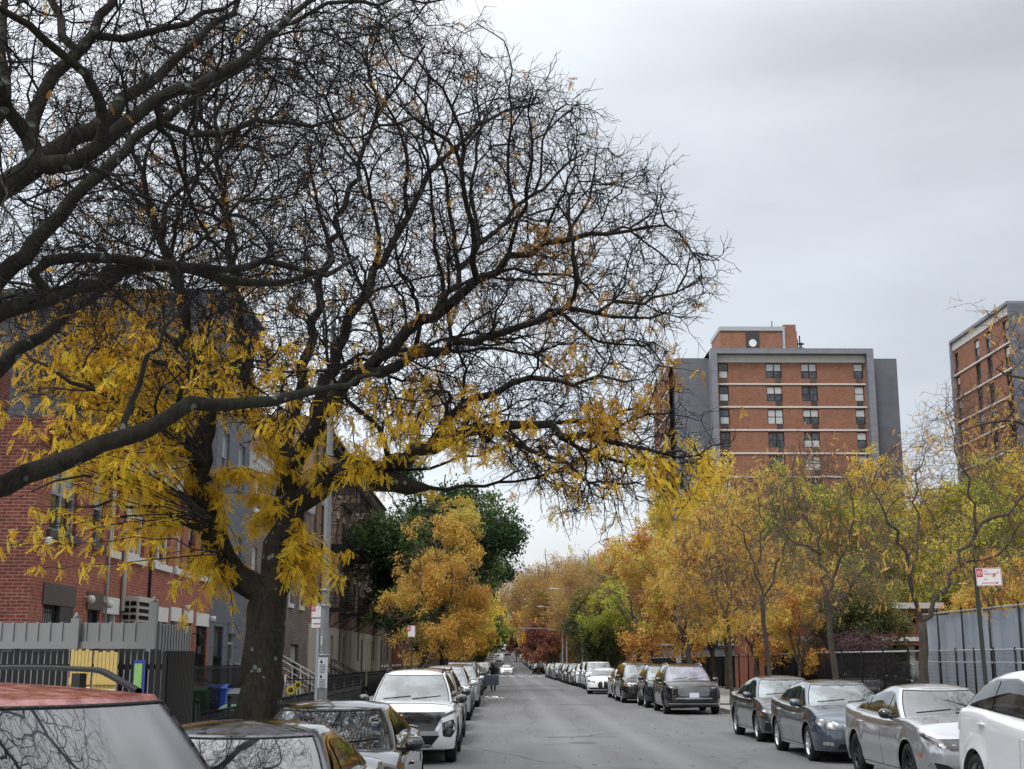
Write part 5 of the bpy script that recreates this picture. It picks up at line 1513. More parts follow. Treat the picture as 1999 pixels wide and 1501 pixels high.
def window(Fn, u0, u1, v0, v1, w_, fm, root, mull=0, split=True, fw=.07, panes=None, sill=None, sillm=None, lintel=None, lintm=None, bars=False, so=.08):
    mb = MB()
    fbox(mb, Fn, u0, u0 + fw, v0, v1, w_ - .05, w_ + .03); fbox(mb, Fn, u1 - fw, u1, v0, v1, w_ - .05, w_ + .03)
    fbox(mb, Fn, u0 + fw, u1 - fw, v0, v0 + fw, w_ - .05, w_ + .03); fbox(mb, Fn, u0 + fw, u1 - fw, v1 - fw, v1, w_ - .05, w_ + .03)
    if split: fbox(mb, Fn, u0 + fw, u1 - fw, (v0 + v1) / 2 - .03, (v0 + v1) / 2 + .03, w_ - .04, w_ + .03)
    for i in range(mull):
        u = u0 + (u1 - u0) * (i + 1) / (mull + 1); fbox(mb, Fn, u - fw * .6, u + fw * .6, v0 + fw, v1 - fw, w_ - .045, w_ + .03)
    f = mb.build('window', fm, root)
    mb = MB(); vm_ = (v0 + v1) / 2
    k = panes or (0, 1)
    mb.poly([Fn(u0 + fw * .5, v0, w_), Fn(u1 - fw * .5, v0, w_), Fn(u1 - fw * .5, vm_, w_), Fn(u0 + fw * .5, vm_, w_)], 0)
    mb.poly([Fn(u0 + fw * .5, vm_, w_), Fn(u1 - fw * .5, vm_, w_), Fn(u1 - fw * .5, v1, w_), Fn(u0 + fw * .5, v1, w_)], 1)
    mb.build('pane', [M['house_glass'] if k[0] == 0 else M['blind'], M['house_glass'] if k[1] == 0 else M['blind']], f)
    if bars:
        mb = MB()
        for i in range(int((u1 - u0) / .13)):
            u = u0 + .07 + i * .13; mb.bar(Fn(u, v0, .02), Fn(u, v1, .02), .011, 4)
        for v in (v0 + .15, vm_, v1 - .15): mb.bar(Fn(u0, v, .02), Fn(u1, v, .02), .012, 4)
        mb.build('window_bars', M['iron'], f)
    if sill is not None:
        mb = MB(); fbox(mb, Fn, u0 - .12, u1 + .12, v0 - sill, v0 - .002, -so, .12); mb.build('sill', sillm, f)
    if lintel is not None:
        mb = MB(); fbox(mb, Fn, u0 - .10, u1 + .10, v1 + .002, v1 + lintel, -.03, .12); mb.build('lintel', lintm, f)
    return f
M['blind'] = simple('window_blind', (.40, .41, .40), .5, coat=.6)
M['brick_red'] = brick('red_brick', (.36, .115, .072), (.27, .08, .054), (.34, .20, .16), mort=.009, dirt=.3)
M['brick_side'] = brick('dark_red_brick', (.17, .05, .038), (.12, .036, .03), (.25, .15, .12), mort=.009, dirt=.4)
M['brick_tower'] = brick('tower_brick', (.28, .128, .08), (.205, .092, .06), (.30, .19, .14), .4, .14, .012, .3)
M['brick_old'] = brick('weathered_brick', (.15, .10, .09), (.08, .06, .055), (.30, .28, .26), .24, .08, .014, .5)
M['brick_tan'] = brick('tan_brick', (.24, .15, .10), (.19, .12, .085), (.26, .2, .16), .21, .07, .01, .5)
M['brownstone'] = simple('brownstone', (.085, .065, .055), .85, var=.35, vscale=3, bump=.3)
M['cream'] = simple('cream_stone', (.36, .33, .28), .8, var=.3, vscale=1.3, bump=.2)
M['greyframe'] = simple('grey_window_frame', (.30, .31, .33), .5)
M['door_dark'] = simple('dark_door', (.03, .026, .025), .5)
M['white_trim'] = simple('white_painted_trim', (.60, .59, .57), .6, var=.15, vscale=4)
M['slab'] = simple('concrete_band', (.52, .50, .47), .8, var=.15, vscale=1.5)
def panelmat(name, c1, c2, bw, bh):
    m = N(name); t = m.n('ShaderNodeUVMap'); t.uv_map = 'uv'
    b = m.n('ShaderNodeTexBrick'); b.offset = .0; m.l(t.outputs[0], b.inputs['Vector'])
    b.inputs['Scale'].default_value = 1; b.inputs['Brick Width'].default_value = bw; b.inputs['Row Height'].default_value = bh; b.inputs['Mortar Size'].default_value = .02; b.inputs['Bias'].default_value = -.6
    b.inputs['Color1'].default_value = (*c1, 1); b.inputs['Color2'].default_value = (*c2, 1); b.inputs['Mortar'].default_value = (*[x * .55 for x in c1], 1)
    c = m.mix(1., b.outputs['Color'], m.ramp(m.noise(m.pos(), .8, 5), [(.3, .85), (.7, 1.1)]), 'MULTIPLY')
    m.set(Base_Color=c, Roughness=.6); return m.mat
M['panel_grey'] = panelmat('grey_facade_panels', (.105, .11, .128), (.14, .145, .165), 3.4, 2.75)
M['panel_lightgrey'] = panelmat('light_grey_facade_panels', (.17, .175, .20), (.19, .195, .215), 2.4, 1.37)
M['panel_blue'] = panelmat('blue_grey_panels', (.095, .11, .135), (.08, .095, .118), 1.4, .75)
def shingle():
    m = N('dark_grey_shingles'); t = m.n('ShaderNodeUVMap'); t.uv_map = 'uv'
    b = m.n('ShaderNodeTexBrick'); m.l(t.outputs[0], b.inputs['Vector']); b.inputs['Scale'].default_value = 1; b.inputs['Brick Width'].default_value = .5; b.inputs['Row Height'].default_value = .22; b.inputs['Mortar Size'].default_value = .012
    b.inputs['Color1'].default_value = (.045, .045, .05, 1); b.inputs['Color2'].default_value = (.066, .066, .072, 1); b.inputs['Mortar'].default_value = (.02, .02, .022, 1)
    m.set(Base_Color=b.outputs['Color'], Roughness=.85); m.bump(b.outputs['Fac'], .4, -.01); return m.mat
M['shingle'] = shingle()
XF = -9.0
def FL(u, v, w_): return (XF - w_, u, v)          # facade facing +X (left side of the street), u = along the street
def rowhouse(ya, yb, top, wins, label, wallm, corn, cornm, sidem=None, xf=XF, depth=12, base=0, nm='row_house', cat='house', doors=(), topc=.45, fe=None):
    F_ = lambda u, v, w_: (xf - w_, u, v)
    root = thing(nm, label, cat, (0, 0, 0))
    holes = [w_[:4] for w_ in wins] + [d[:4] for d in doors]
    mb = MB(); holes_wall(mb, F_, ya, yb, base, top, holes, .16)
    mb.build('wall', wallm, root)
    mb = MB()
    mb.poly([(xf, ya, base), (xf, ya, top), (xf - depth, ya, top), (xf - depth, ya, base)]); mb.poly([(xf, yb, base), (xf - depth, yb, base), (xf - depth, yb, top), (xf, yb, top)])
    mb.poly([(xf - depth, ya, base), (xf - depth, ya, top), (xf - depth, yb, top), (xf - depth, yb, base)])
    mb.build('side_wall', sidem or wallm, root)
    mb = MB(); mb.poly([(xf, ya, top - .02), (xf, yb, top - .02), (xf - depth, yb, top - .25), (xf - depth, ya, top - .25)]); mb.build('roof', M['shingle'], root)
    if corn:
        mb = MB(); a, b = ya + .01, yb - .01
        fbox(mb, F_, a, b, top - corn, top - corn * .55, -.10, .02); fbox(mb, F_, a, b, top - corn * .55, top - corn * .12, -.22, .02); fbox(mb, F_, a, b, top - corn * .12, top + .05, -.38, .05)
        n = int((b - a) / .6)
        for i in range(n): u = a + (i + .5) * (b - a) / n; fbox(mb, F_, u - .05, u + .05, top - corn * .98, top - corn * .56, -.24, -.10)
        mb.build('cornice', cornm, root)
    for w_ in wins: window(F_, *w_[:4], .14, root=root, **w_[4])
    for d in doors:
        mb = MB(); a, b, c, e = d[:4]
        fbox(mb, F_, a, a + .09, c, e, .02, .14); fbox(mb, F_, b - .09, b, c, e, .02, .14); fbox(mb, F_, a + .09, b - .09, e - .35, e - .27, .05, .14)
        dr = mb.build('door', d[4], root)
        mb = MB(); fbox(mb, F_, a + .09, b - .09, c, e - .35, .10, .14); mb.build('door_leaf', M['door_dark'], dr)
        mb = MB(); fbox(mb, F_, a + .09, b - .09, e - .27, e, .12, .14); mb.build('transom', M['house_glass'], dr)
        mb = MB(); fbox(mb, F_, a - .1, b + .1, e + .002, e + .38, -.04, .1); mb.build('lintel', d[5], dr)
    return root
WT, BS, GF = M['white_trim'], M['brownstone'], M['greyframe']
a1 = dict(fm=GF, mull=1, sill=.17, sillm=BS, lintel=.32, lintm=BS)
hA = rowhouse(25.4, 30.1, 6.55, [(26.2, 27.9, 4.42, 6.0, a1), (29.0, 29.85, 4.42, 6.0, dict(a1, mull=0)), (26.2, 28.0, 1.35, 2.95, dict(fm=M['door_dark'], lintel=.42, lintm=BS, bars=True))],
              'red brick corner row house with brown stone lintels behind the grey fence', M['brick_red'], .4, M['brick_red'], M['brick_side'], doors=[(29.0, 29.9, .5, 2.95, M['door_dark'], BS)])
wt = dict(fm=WT, sill=.17, sillm=WT, fw=.1)
wl = dict(wt, lintel=.38, lintm=WT)
hB = rowhouse(30.11, 33.8, 7.3, [(30.3, 30.95, 4.35, 6.2, wt), (31.75, 33.3, 4.35, 6.3, dict(wt, mull=2)), ], 'red brick row house with a big air conditioner box and white sills', M['brick_red'], .9, simple('pale_grey_cornice', (.36, .37, .38), .7, var=.2), M['brick_side'],
              doors=[(30.25, 31.2, .5, 2.9, WT, WT)])
hC = rowhouse(33.81, 37.6, 7.3, [(34.3, 35.9, 4.35, 6.2, dict(wt, mull=1)), (36.6, 37.35, 4.35, 6.2, wt), (34.1, 35.9, 1.4, 2.85, dict(wl, mull=1))], 'red brick row house with white framed windows and tall white door', M['brick_red'], .9, WT, M['brick_side'],
              doors=[(36.4, 37.35, .5, 2.9, WT, WT)])
hD = rowhouse(37.61, 41.2, 7.3, [(38.0, 38.85, 4.35, 6.2, dict(fm=M['door_dark'], sill=.17, sillm=WT)), (39.6, 41.0, 4.35, 6.2, dict(fm=M['door_dark'], sill=.17, sillm=WT, mull=1)), (39.5, 41.0, 1.2, 2.85, dict(fm=M['door_dark'], lintel=.38, lintm=WT, mull=1, bars=True))], 'red brick row house with dark windows over white sills beside the blue grey building', M['brick_red'], .9, BS, M['brick_side'],
              doors=[(37.85, 38.8, .5, 2.9, BS, WT)])
# chimney and raised side parapet on the corner house
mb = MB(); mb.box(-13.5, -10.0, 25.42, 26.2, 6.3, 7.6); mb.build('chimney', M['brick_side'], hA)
mb = MB()
for i in range(14): mb.box(-21, -9.6 - .0 * i, 26.6, 26.7, 6.5, 6.6)
# grey multi storey building with dark shingled party wall
def storeys(ya, yb, n, z0, fh, cols, wh, base=dict(), h0=1.0, skip=()):
    L_ = []
    for k in range(n):
        for (a, b) in cols: L_.append((a, b, z0 + k * fh + h0, z0 + k * fh + h0 + wh, base))
    return L_
gE = rowhouse(41.21, 46.6, 13.7, storeys(0, 0, 3, 3.4, 3.2, [(42, 43.1), (44.7, 45.8)], 1.6, dict(fm=M['greyframe'], sill=.12, sillm=M['panel_blue'])) + [(42.0, 43.4, 1.0, 2.9, dict(fm=M['door_dark'], bars=True))],
              'tall building clad in blue grey panels with dark shingled side wall behind the big trunk', M['panel_blue'], .5, M['panel_blue'], M['shingle'], depth=13, nm='apartment_building', cat='building', doors=[(44.2, 45.3, .3, 2.7, M['steel'], M['panel_blue'])])
gF = rowhouse(46.61, 62.3, 9.2, storeys(0, 0, 2, 3.2, 3.1, [(47.8, 48.9), (52.2, 53.3), (56.5, 57.5), (59.6, 60.6)], 1.7, wt) + [(57.5, 59.8, .9, 2.5, dict(fm=M['door_dark']))], 'weathered grey brown brick house with white sills right of the big trunk', M['brick_old'], .6, WT, M['brick_old'], nm='brick_house', cat='house', doors=[(51, 52, .8, 3.0, WT, WT)])
wg = dict(fm=M['door_dark'], sill=.14, sillm=M['cream'], lintel=.3, lintm=M['cream'])
gG = rowhouse(62.31, 80, 13.4, storeys(0, 0, 3, 3.6, 3.1, [(63.5, 64.5), (66, 67), (69, 70), (72.2, 73.2), (75, 76), (78, 79)], 1.8, wg), 'tan apartment building with cream ground floor and black fire escapes, nearer of two', M['brick_tan'], .7, M['iron'], M['brick_tan'], nm='apartment_building', cat='building',
              doors=[(65, 66.3, .8, 3.1, M['cream'], M['cream']), (70.5, 71.8, .8, 3.1, M['cream'], M['cream']), (76, 77.3, .8, 3.1, M['cream'], M['cream'])], depth=14)
gH = rowhouse(80.01, 100, 13.0, storeys(0, 0, 3, 3.6, 3.1, [(81.5, 82.5), (84, 85), (88, 89), (91, 92), (94.5, 95.5), (98, 99)], 1.8, wg), 'tan apartment building with cream ground floor and black fire escapes, farther of two', M['brick_tan'], .7, M['brownstone'], M['brick_tan'], nm='apartment_building', cat='building',
              doors=[(86, 87.2, .8, 3.1, M['cream'], M['cream']), (93, 94.2, .8, 3.1, M['cream'], M['cream'])], depth=14)
for root, ya, yb in ((gG, 62.4, 79.9), (gH, 80.1, 99.9)):
    mb = MB(); holes = [(65, 66.3), (70.5, 71.8), (76, 77.3), (86, 87.2), (93, 94.2)]
    u = ya
    for a, b in [h for h in holes if ya < h[0] < yb] + [(yb, yb)]:
        if a > u: mb.box(-9.0, -8.93, u, a - .12, .1, 3.5)
        u = b + .12
    mb.build('ground_floor_facing', M['cream'], root)
def fire_escape(root, ya, yb, floors, ladder=True):
    for k, z in enumerate(floors):
        mb = MB(); x0, x1 = -8.98, -7.85
        for i in range(14): x = x0 + .04 + i * (x1 - x0 - .06) / 13; mb.box(x - .012, x + .012, ya, yb, z - .03, z + .01)
        for xx in (x0, x1): mb.box(xx - .0, xx + .04, ya, yb, z - .08, z - .035)
        for yy in (ya, yb): mb.bar((x1, yy, z - .05), (x0, yy, z - .85), .025, 4)
        for zz in (z + .45, z + .95):
            mb.bar((x1, ya, zz), (x1, yb, zz), .018, 4); mb.bar((x0, ya, zz), (x1, ya, zz), .018, 4); mb.bar((x0, yb, zz), (x1, yb, zz), .018, 4)
        n = int((yb - ya) / .22)
        for i in range(n + 1): y = ya + (yb - ya) * i / n; mb.bar((x1, y, z), (x1, y, z + .95), .009, 4)
        if k < len(floors) - 1:
            z2 = floors[k + 1]
            for xx in (-8.3, -8.75):
                mb.bar((xx, ya + .5, z), (xx, yb - .5, z2), .022, 4)
            for i in range(10): t = i / 9; mb.bar((-8.3, ya + .5 + (yb - ya - 1) * t, z + (z2 - z) * t), (-8.75, ya + .5 + (yb - ya - 1) * t, z + (z2 - z) * t), .014, 4)
        elif False: pass
        mb.build('fire_escape', M['iron'], root)
    mb = MB()
    for yy in (ya + .9, ya + 1.3): mb.bar((-7.95, yy, floors[0]), (-7.95, yy, floors[0] - 2.6), .016, 4)
    for i in range(8): mb.bar((-7.95, ya + .9, floors[0] - .3 * i - .2), (-7.95, ya + 1.3, floors[0] - .3 * i - .2), .012, 4)
    mb.build('ladder', M['iron'], root)
fire_escape(gG, 65.2, 70.6, (4.35, 7.45, 10.55)); fire_escape(gG, 74, 79.4, (4.35, 7.45, 10.55)); fire_escape(gH, 83, 89.4, (4.35, 7.45, 10.55)); fire_escape(gH, 93.5, 99.3, (4.35, 7.45, 10.55))
# far buildings on the left, mostly behind trees
rf = random.Random(2)
y = 100.1
ords = ['first', 'second', 'third', 'fourth', 'fifth', 'sixth', 'seventh', 'eighth', 'ninth', 'tenth', 'eleventh', 'twelfth']
i = 0
while y < 172:
    w_ = rf.choice([11, 13]); h = rf.choice([10.5, 12.5, 13.2]); mt, nm_ = rf.choice([(M['brick_old'], 'weathered'), (M['brick_tan'], 'tan'), (M['brick_side'], 'dark red')])
    yb = min(y + w_, 172.5); cols = [(y + 1 + j * 2.6, y + 2 + j * 2.6) for j in range(int((yb - y - 1) / 2.6))]
    rowhouse(y, yb, h, storeys(0, 0, 3, .4, 3.3, cols, 1.8, wt), f'{nm_} brick building half hidden by trees, {ords[i]} past the fire escapes', mt, .6, M['brownstone'], mt, nm='apartment_building', cat='building', depth=12, base=-1)
    y = yb + .01; i += 1
# wall details on the near row: air conditioner, downspouts, wall lamps
mb = MB(); fbox(mb, FL, 31.55, 33.35, 1.75, 3.35, -.42, -.02)
o = mb.build('air_conditioner', simple('air_conditioner_casing', (.42, .41, .37), .5, var=.1), hB, bevel=.02)
mb = MB()
for i in range(9): fbox(mb, FL, 31.6, 32.5, 1.85 + i * .16, 1.94 + i * .16, -.435, -.425)
for i in range(9):
    for xx in (-8.93, -8.76): mb.box(xx, xx + .13, 31.52, 31.545, 1.85 + i * .16, 1.95 + i * .16)
mb.build('louvre', M['seam'], o)
for root, yy, xx, mt, z0, z1, r_ in ((hB, 31.45, -8.93, M['white_trim'], 3.0, 7.0, .055), (hC, 33.86, -8.95, M['iron'], .3, 7.0, .035), (hB, 30.2, -8.95, M['steel'], .3, 7.0, .03)):
    mb = MB(); mb.bar((xx, yy, z0), (xx, yy, z1), r_, 8); mb.build('downspout', mt, root)
for root, yy, zz in ((hA, 25.8, 4.15), (hA, 28.75, 3.15), (hB, 30.12, 3.1), (hD, 37.7, 3.3), (hD, 41.1, 3.1)):
    mb = MB(); mb.lathe([(.001, .09), (.07, .07), (.09, 0), (.07, -.07), (.001, -.09)], 12, c=(-8.85, yy, zz)); mb.bar((-9, yy, zz + .05), (-8.85, yy, zz + .05), .02, 6); mb.build('wall_lamp', M['white_trim'], root)
for root, yy in ((hA, 28.7), (hB, 31.35), (hC, 36.2), (hD, 39.1)):
    mb = MB(); mb.lathe([(.02, .2), (.10, .12), (.08, -.12), (.03, -.2)], 8, c=(-8.8, yy, 2.45)); mb.bar((-9, yy, 2.6), (-8.8, yy, 2.6), .02, 6); mb.build('carriage_lamp', M['iron'], root)
# stained boarded half of the corner window
mb = MB(); fbox(mb, FL, 27.15, 28.0, 1.35, 2.95, -.02, .05); mb.build('boarded_panel', simple('stained_board', (.05, .045, .042), .9, var=.6, vscale=6), hA)
# stoops
def stoop(yc, label, w_=1.3, n=4, x0=-8.95, rail=M['steel'], h=.18):
    s_ = thing('front_steps', label, 'steps'); mb = MB()
    for i in range(n): mb.box(x0, x0 + .32 * (n - i), yc - w_ / 2, yc + w_ / 2, .02 + h * i, .02 + h * (i + 1) - .001 * i)
    mb.build('steps', M['concrete'], s_)
    for sd_ in (-1, 1):
        mb = MB(); y = yc + sd_ * (w_ / 2 - .04); L_ = .32 * n; H_ = h * n
        mb.bar((x0 + .05, y, H_ + .95), (x0 + L_, y, 1.0), .022, 6); mb.bar((x0 + .05, y, H_ + .5), (x0 + L_, y, .55), .015, 6)
        for t in (0.03, .5, 1): mb.bar((x0 + .05 + (L_ - .05) * t, y, H_ * (1 - t)), (x0 + .05 + (L_ - .05) * t, y, H_ * (1 - t) + .98), .018, 6)
        mb.build('handrail', rail, s_)
    return s_
stoop(30.7, 'concrete steps to the door beside the air conditioner box'); stoop(36.9, 'concrete steps to the tall white door', rail=M['iron']); stoop(44.75, 'steps with pale handrails at the blue grey building', 1.5, 5, rail=M['steel'])
stoop(51.5, 'pale stone steps with white handrails right of the big trunk', 2.2, 7, rail=M['white_trim']); stoop(65.6, 'cream steps under the nearest fire escape', 1.6, 5, rail=M['iron']); stoop(71.1, 'cream steps between two fire escapes', 1.6, 5, rail=M['iron'])
# ------------------------------------------------------------------ towers on the right
def FT(yf): return lambda u, v, w_: (u, yf + w_, v)
def Zp(px, py, d): return float(P(px, py, d)[2])
def Xp(px, py, d): return float(P(px, py, d)[0])
YA = 160.0
za = [Zp(1545, q, YA) for q in (750, 795, 840, 885)]; fh = (za[0] - za[3]) / 3
F_ = FT(YA)
tA = thing('apartment_tower', 'tall brick apartment tower with grey corner panels, the whole one left of the other', 'tower')
xl, xr = Xp(1400, 800, YA), Xp(1693, 800, YA); xo, xq = Xp(1388, 800, YA), Xp(1706, 800, YA); xL, xR = Xp(1325, 800, YA), Xp(1762, 800, YA)
ztop = Zp(1545, 708, YA); zroof = Zp(1545, 684, YA)
cols = [(Xp(1405, 800, YA), Xp(1424, 800, YA), 0), (Xp(1498, 800, YA), Xp(1529, 800, YA), 1), (Xp(1567, 800, YA), Xp(1598, 800, YA), 1), (Xp(1670, 800, YA), Xp(1689, 800, YA), 0)]
nfl = int(za[0] / fh) + 1
holes = []
for k in range(nfl):
    zb_ = za[0] - k * fh
    for a, b, m_ in cols: holes.append((a, b, zb_ + .75, zb_ + fh - .25, m_, k))
mb = MB(); holes_wall(mb, F_, xl, xr, -1, ztop, [h[:4] for h in holes], .25); mb.build('wall', M['brick_tower'], tA)
mb = MB()
fbox(mb, F_, xo, xl, -1, zroof, -1.2, 10); fbox(mb, F_, xr, xq, -1, zroof, -1.2, 10); fbox(mb, F_, xl, xr, ztop + .05 + (zroof - ztop) * .55, zroof, -1.2, 10)
mb.build('frame_panel', M['panel_lightgrey'], tA)
mb = MB(); fbox(mb, F_, xl, xr, ztop, ztop + .04 + (zroof - ztop) * .55, -.15, .3); mb.build('top_band', M['slab'], tA)
for nm_, a, b in (('side_panel', xL, xo), ('side_panel', xq, xR)):
    mb = MB(); fbox(mb, F_, a + .01, b - .01, -1, zroof - .75, 1.2, 9.5); mb.build(nm_, M['panel_grey'], tA)
rw = random.Random(9)
for k in range(nfl):
    zb_ = za[0] - k * fh
    mb = MB(); fbox(mb, F_, xl + .01, xr - .01, zb_ - .10, zb_ + .10, -.14, .05); mb.build('floor_band', M['slab'], tA)
for a, b, c, d, m_, k in holes:
    f = window(F_, a, b, c, d, .18, M['iron'], tA, mull=m_, panes=(rw.choice([0, 0, 0, 1]), rw.choice([1, 1, 0])), fw=.09)
    mb = MB(); u = a + (b - a) * (.2 if m_ == 0 else .55); fbox(mb, F_, u, u + .75, c - .52, c - .03, -.12, .2); mb.build('air_conditioner', M['door_dark'] if k % 3 else M['brownstone'], f)
# the flank towards the street
FS = lambda u, v, w_: (xL - .6 + w_, YA + 4 + u, v)
mb = MB(); sh = []
for k in range(nfl):
    zb_ = za[0] - k * fh
    for a, b in ((3.2, 4.3), (8, 9.1), (12.6, 13.7)): sh.append((a, b, zb_ + .75, zb_ + fh - .25))
holes_wall(mb, FS, 0, 17, -1, zroof - 1.2, sh, .25); mb.build('flank_wall', M['brick_tower'], tA)
mb = MB(); fbox(mb, FS, 0, 17, zroof - 1.2, zroof - .2, -.1, 16); fbox(mb, FS, 17.0, 17.2, -1, zroof - 1.2, .1, 30); mb.build('flank_cap', M['slab'], tA)
for k in range(nfl):
    zb_ = za[0] - k * fh; mb = MB(); fbox(mb, FS, .01, 16.99, zb_ - .10, zb_ + .10, -.12, .05); mb.build('floor_band', M['slab'], tA)
for k in range(8):
    zb_ = za[0] - k * fh
    for a, b in ((3.2, 4.3), (8, 9.1), (12.6, 13.7)): window(FS, a, b, zb_ + .75, zb_ + fh - .25, .18, M['iron'], tA, fw=.09)
mb = MB(); fbox(mb, F_, xL + .3, xR - .3, zroof - 2, zroof - 1.0, 2, 20); fbox(mb, F_, xo, xq, zroof - 1, zroof - .02, .3, 18); mb.build('roof', M['slab'], tA)
Fp = FT(YA + 5); pa, pb = Xp(1406, 660, YA + 5), Xp(1556, 660, YA + 5)
mb = MB(); z0, z1 = zroof - .5, Zp(1480, 646, YA + 5)
fbox(mb, Fp, pa, pb, z0, z1, 0, 7); mb.build('penthouse', M['brick_tower'], tA)
mb = MB(); fbox(mb, Fp, pa - .1, pb - 1.6, z1, z1 + .55, -.2, 7.2); fbox(mb, Fp, pa + .6, pb + .3, z0, z0 + 1.1, -1.6, -.3); fbox(mb, Fp, pa + 8.1, pa + 8.4, z0 + 1, z1, -.3, -.01); mb.build('penthouse_coping', M['steel'], tA)
mb = MB(); fbox(mb, Fp, pb - 1.6, pb, z1 + .002, z1 + 1.0, .5, 6); mb.build('chimney', M['brick_tower'], tA)
mb = MB(); c0 = pa + 4.2; fbox(mb, Fp, c0 - .9, c0 + .9, z0 + 1.2, z1 - .2, -.06, 0); mb.build('vent_recess', M['door_dark'], tA)
mb = MB()
ps = [Fp(c0 + .5 * math.cos(t), (z0 + 1.2 + z1 - .2) / 2 + .5 * math.sin(t), -.12) for t in np.linspace(0, 2 * math.pi, 24, endpoint=False)]; mb.poly(ps); mb.build('round_vent', M['white_trim'], tA)
mb = MB()
for dx, hh in ((-.5, 1.4), (.1, 1.9), (.5, 1.0)): mb.bar(Fp(pb + .5 + dx * .5, z0 + .8, 1), Fp(pb + .5 + dx * .5, z0 + 2.0 + hh, 1), .09, 5)
mb.bar(Fp(pb - 3.0, z1, 1), Fp(pb - 3.0, z1 + 1.6, 1), .06, 4)
for zz in (1.5, 2.2, 2.8): mb.bar(Fp(pb + .2, z0 + zz, 1), Fp(pb + 1.1, z0 + zz, 1), .12, 5)
mb.build('antenna', M['iron'], tA)
# second tower at the right edge
tB = thing('apartment_tower', 'brick apartment tower cut off by the right edge with slanting floor bands', 'tower')
YB0, YB1 = 138.0, 156.5; XB = Xp(1980, 700, YB0)
zB = Zp(1975, 588, YB0); fhB = fh
FB = lambda u, v, w_: (XB + w_, u, v)
top_b = zB - 1.3; hl = []
kB = 14
for k in range(kB):
    zb_ = top_b - .2 - (k + 1) * fhB
    for a, b in ((YB0 + 1.0, YB0 + 2.6), (YB0 + 6.2, YB0 + 7.8), (YB0 + 9.9, YB0 + 11.5), (YB1 - 1.6, YB1 - .3)): hl.append((a, b, zb_ + .75, zb_ + fhB - .25, k))
mb = MB(); holes_wall(mb, FB, YB0, YB1, -1, top_b, [h[:4] for h in hl], .25); mb.build('wall', M['brick_tower'], tB)
mb = MB(); fbox(mb, FB, YB0, YB1, top_b, zB - .35, -.1, .4); mb.build('top_band', M['slab'], tB)
mb = MB(); fbox(mb, FB, YB0 - .2, YB1 + .2, zB - .35, zB, -.4, 14); fbox(mb, FB, YB1, YB1 + .4, -1, zB - .36, -.35, 14); mb.build('frame_panel', M['panel_lightgrey'], tB)
mb = MB(); fbox(mb, FB, YB0 - .5, YB0 - .01, -1, zB - .36, -.35, 14.5); mb.build('side_panel', M['panel_grey'], tB)
for k in range(kB):
    zb_ = top_b - .2 - (k + 1) * fhB; mb = MB(); fbox(mb, FB, YB0 + .02, YB1 - .02, zb_ - .10, zb_ + .10, -.14, .05); mb.build('floor_band', M['slab'], tB)
for a, b, c, d, k in hl:
    f = window(FB, a, b, c, d, .18, M['iron'], tB, mull=0, panes=(0, rw.choice([1, 0, 0])), fw=.09)
    mb = MB(); fbox(mb, FB, a + .4, a + 1.15, c - .52, c - .03, -.12, .2); mb.build('air_conditioner', M['door_dark'], f)
# low brick block behind the fence
YL = 72.0; FLb = FT(YL)
lb = thing('low_building', 'low red brick building with a pale concrete band behind the parking lot', 'building')
xa, xb = Xp(1490, 1250, YL), Xp(1815, 1250, YL)
z1 = Zp(1700, 1247, YL); z2 = Zp(1700, 1189, YL); z3 = Zp(1700, 1178, YL)
mb = MB(); hs = [(xa + 1.5, xa + 3, .9, 2.6), (xa + 7.0, xa + 7.9, .2, 2.6), (xb - 4.0, xb - .6, .2, 2.6), (xa + 4, xa + 5.3, z1 + .7, z2 - .4), (xb - 3.3, xb - .7, z1 + .8, z2 - .35)]
holes_wall(mb, FLb, xa, xb, -.2, z2, hs, .6); mb.poly([(xa, YL, -.2), (xa, YL, z2), (xa, YL + 9, z2), (xa, YL + 9, -.2)]); mb.poly([(xb, YL, -.2), (xb, YL + 9, -.2), (xb, YL + 9, z2), (xb, YL, z2)]); mb.build('wall', M['brick_red'], lb)
mb = MB(); fbox(mb, FLb, xa - .1, xb + .1, z1 - .12, z1 + .10, -.15, .05); mb.build('concrete_band', M['slab'], lb)
mb = MB(); fbox(mb, FLb, xa - .5, xb + .5, z2, z3, -1.2, 10); mb.build('roof_slab', M['concrete'], lb)
mb = MB(); fbox(mb, FLb, xa + 5, xb - 2, z3, z3 + .9, 2.5, 8); mb.build('roof', M['shingle'], lb)
for i, h in enumerate(hs): window(FLb, *h[:4], .5, M['door_dark'], lb, mull=1 if h[1] - h[0] > 1.2 else 0, fw=.06)
# lot behind the fence
mb = MB(); mb.grid([[(14.4, y, elev(y) - .01), (140, y, elev(y) - .01)] for y in (20, 40, 60, 90, 130)], 0, True, flip=True); tag(mb.build('parking_lot', M['asphalt']), kind='structure')
o = dup(box, 'black', 1, 50, 0, 'black sport utility car seen from behind in the fenced lot'); o.location.x = 16.3; o.rotation_euler = (0, 0, math.pi); del o['group']
o = dup(sedan, 'midgrey', 1, 53, 0, 'dark sedan in the fenced lot left of the black sport utility car'); o.location.x = 15.5 ; o.location.y = 57.5; o.rotation_euler = (0, 0, R(165)); del o['group']
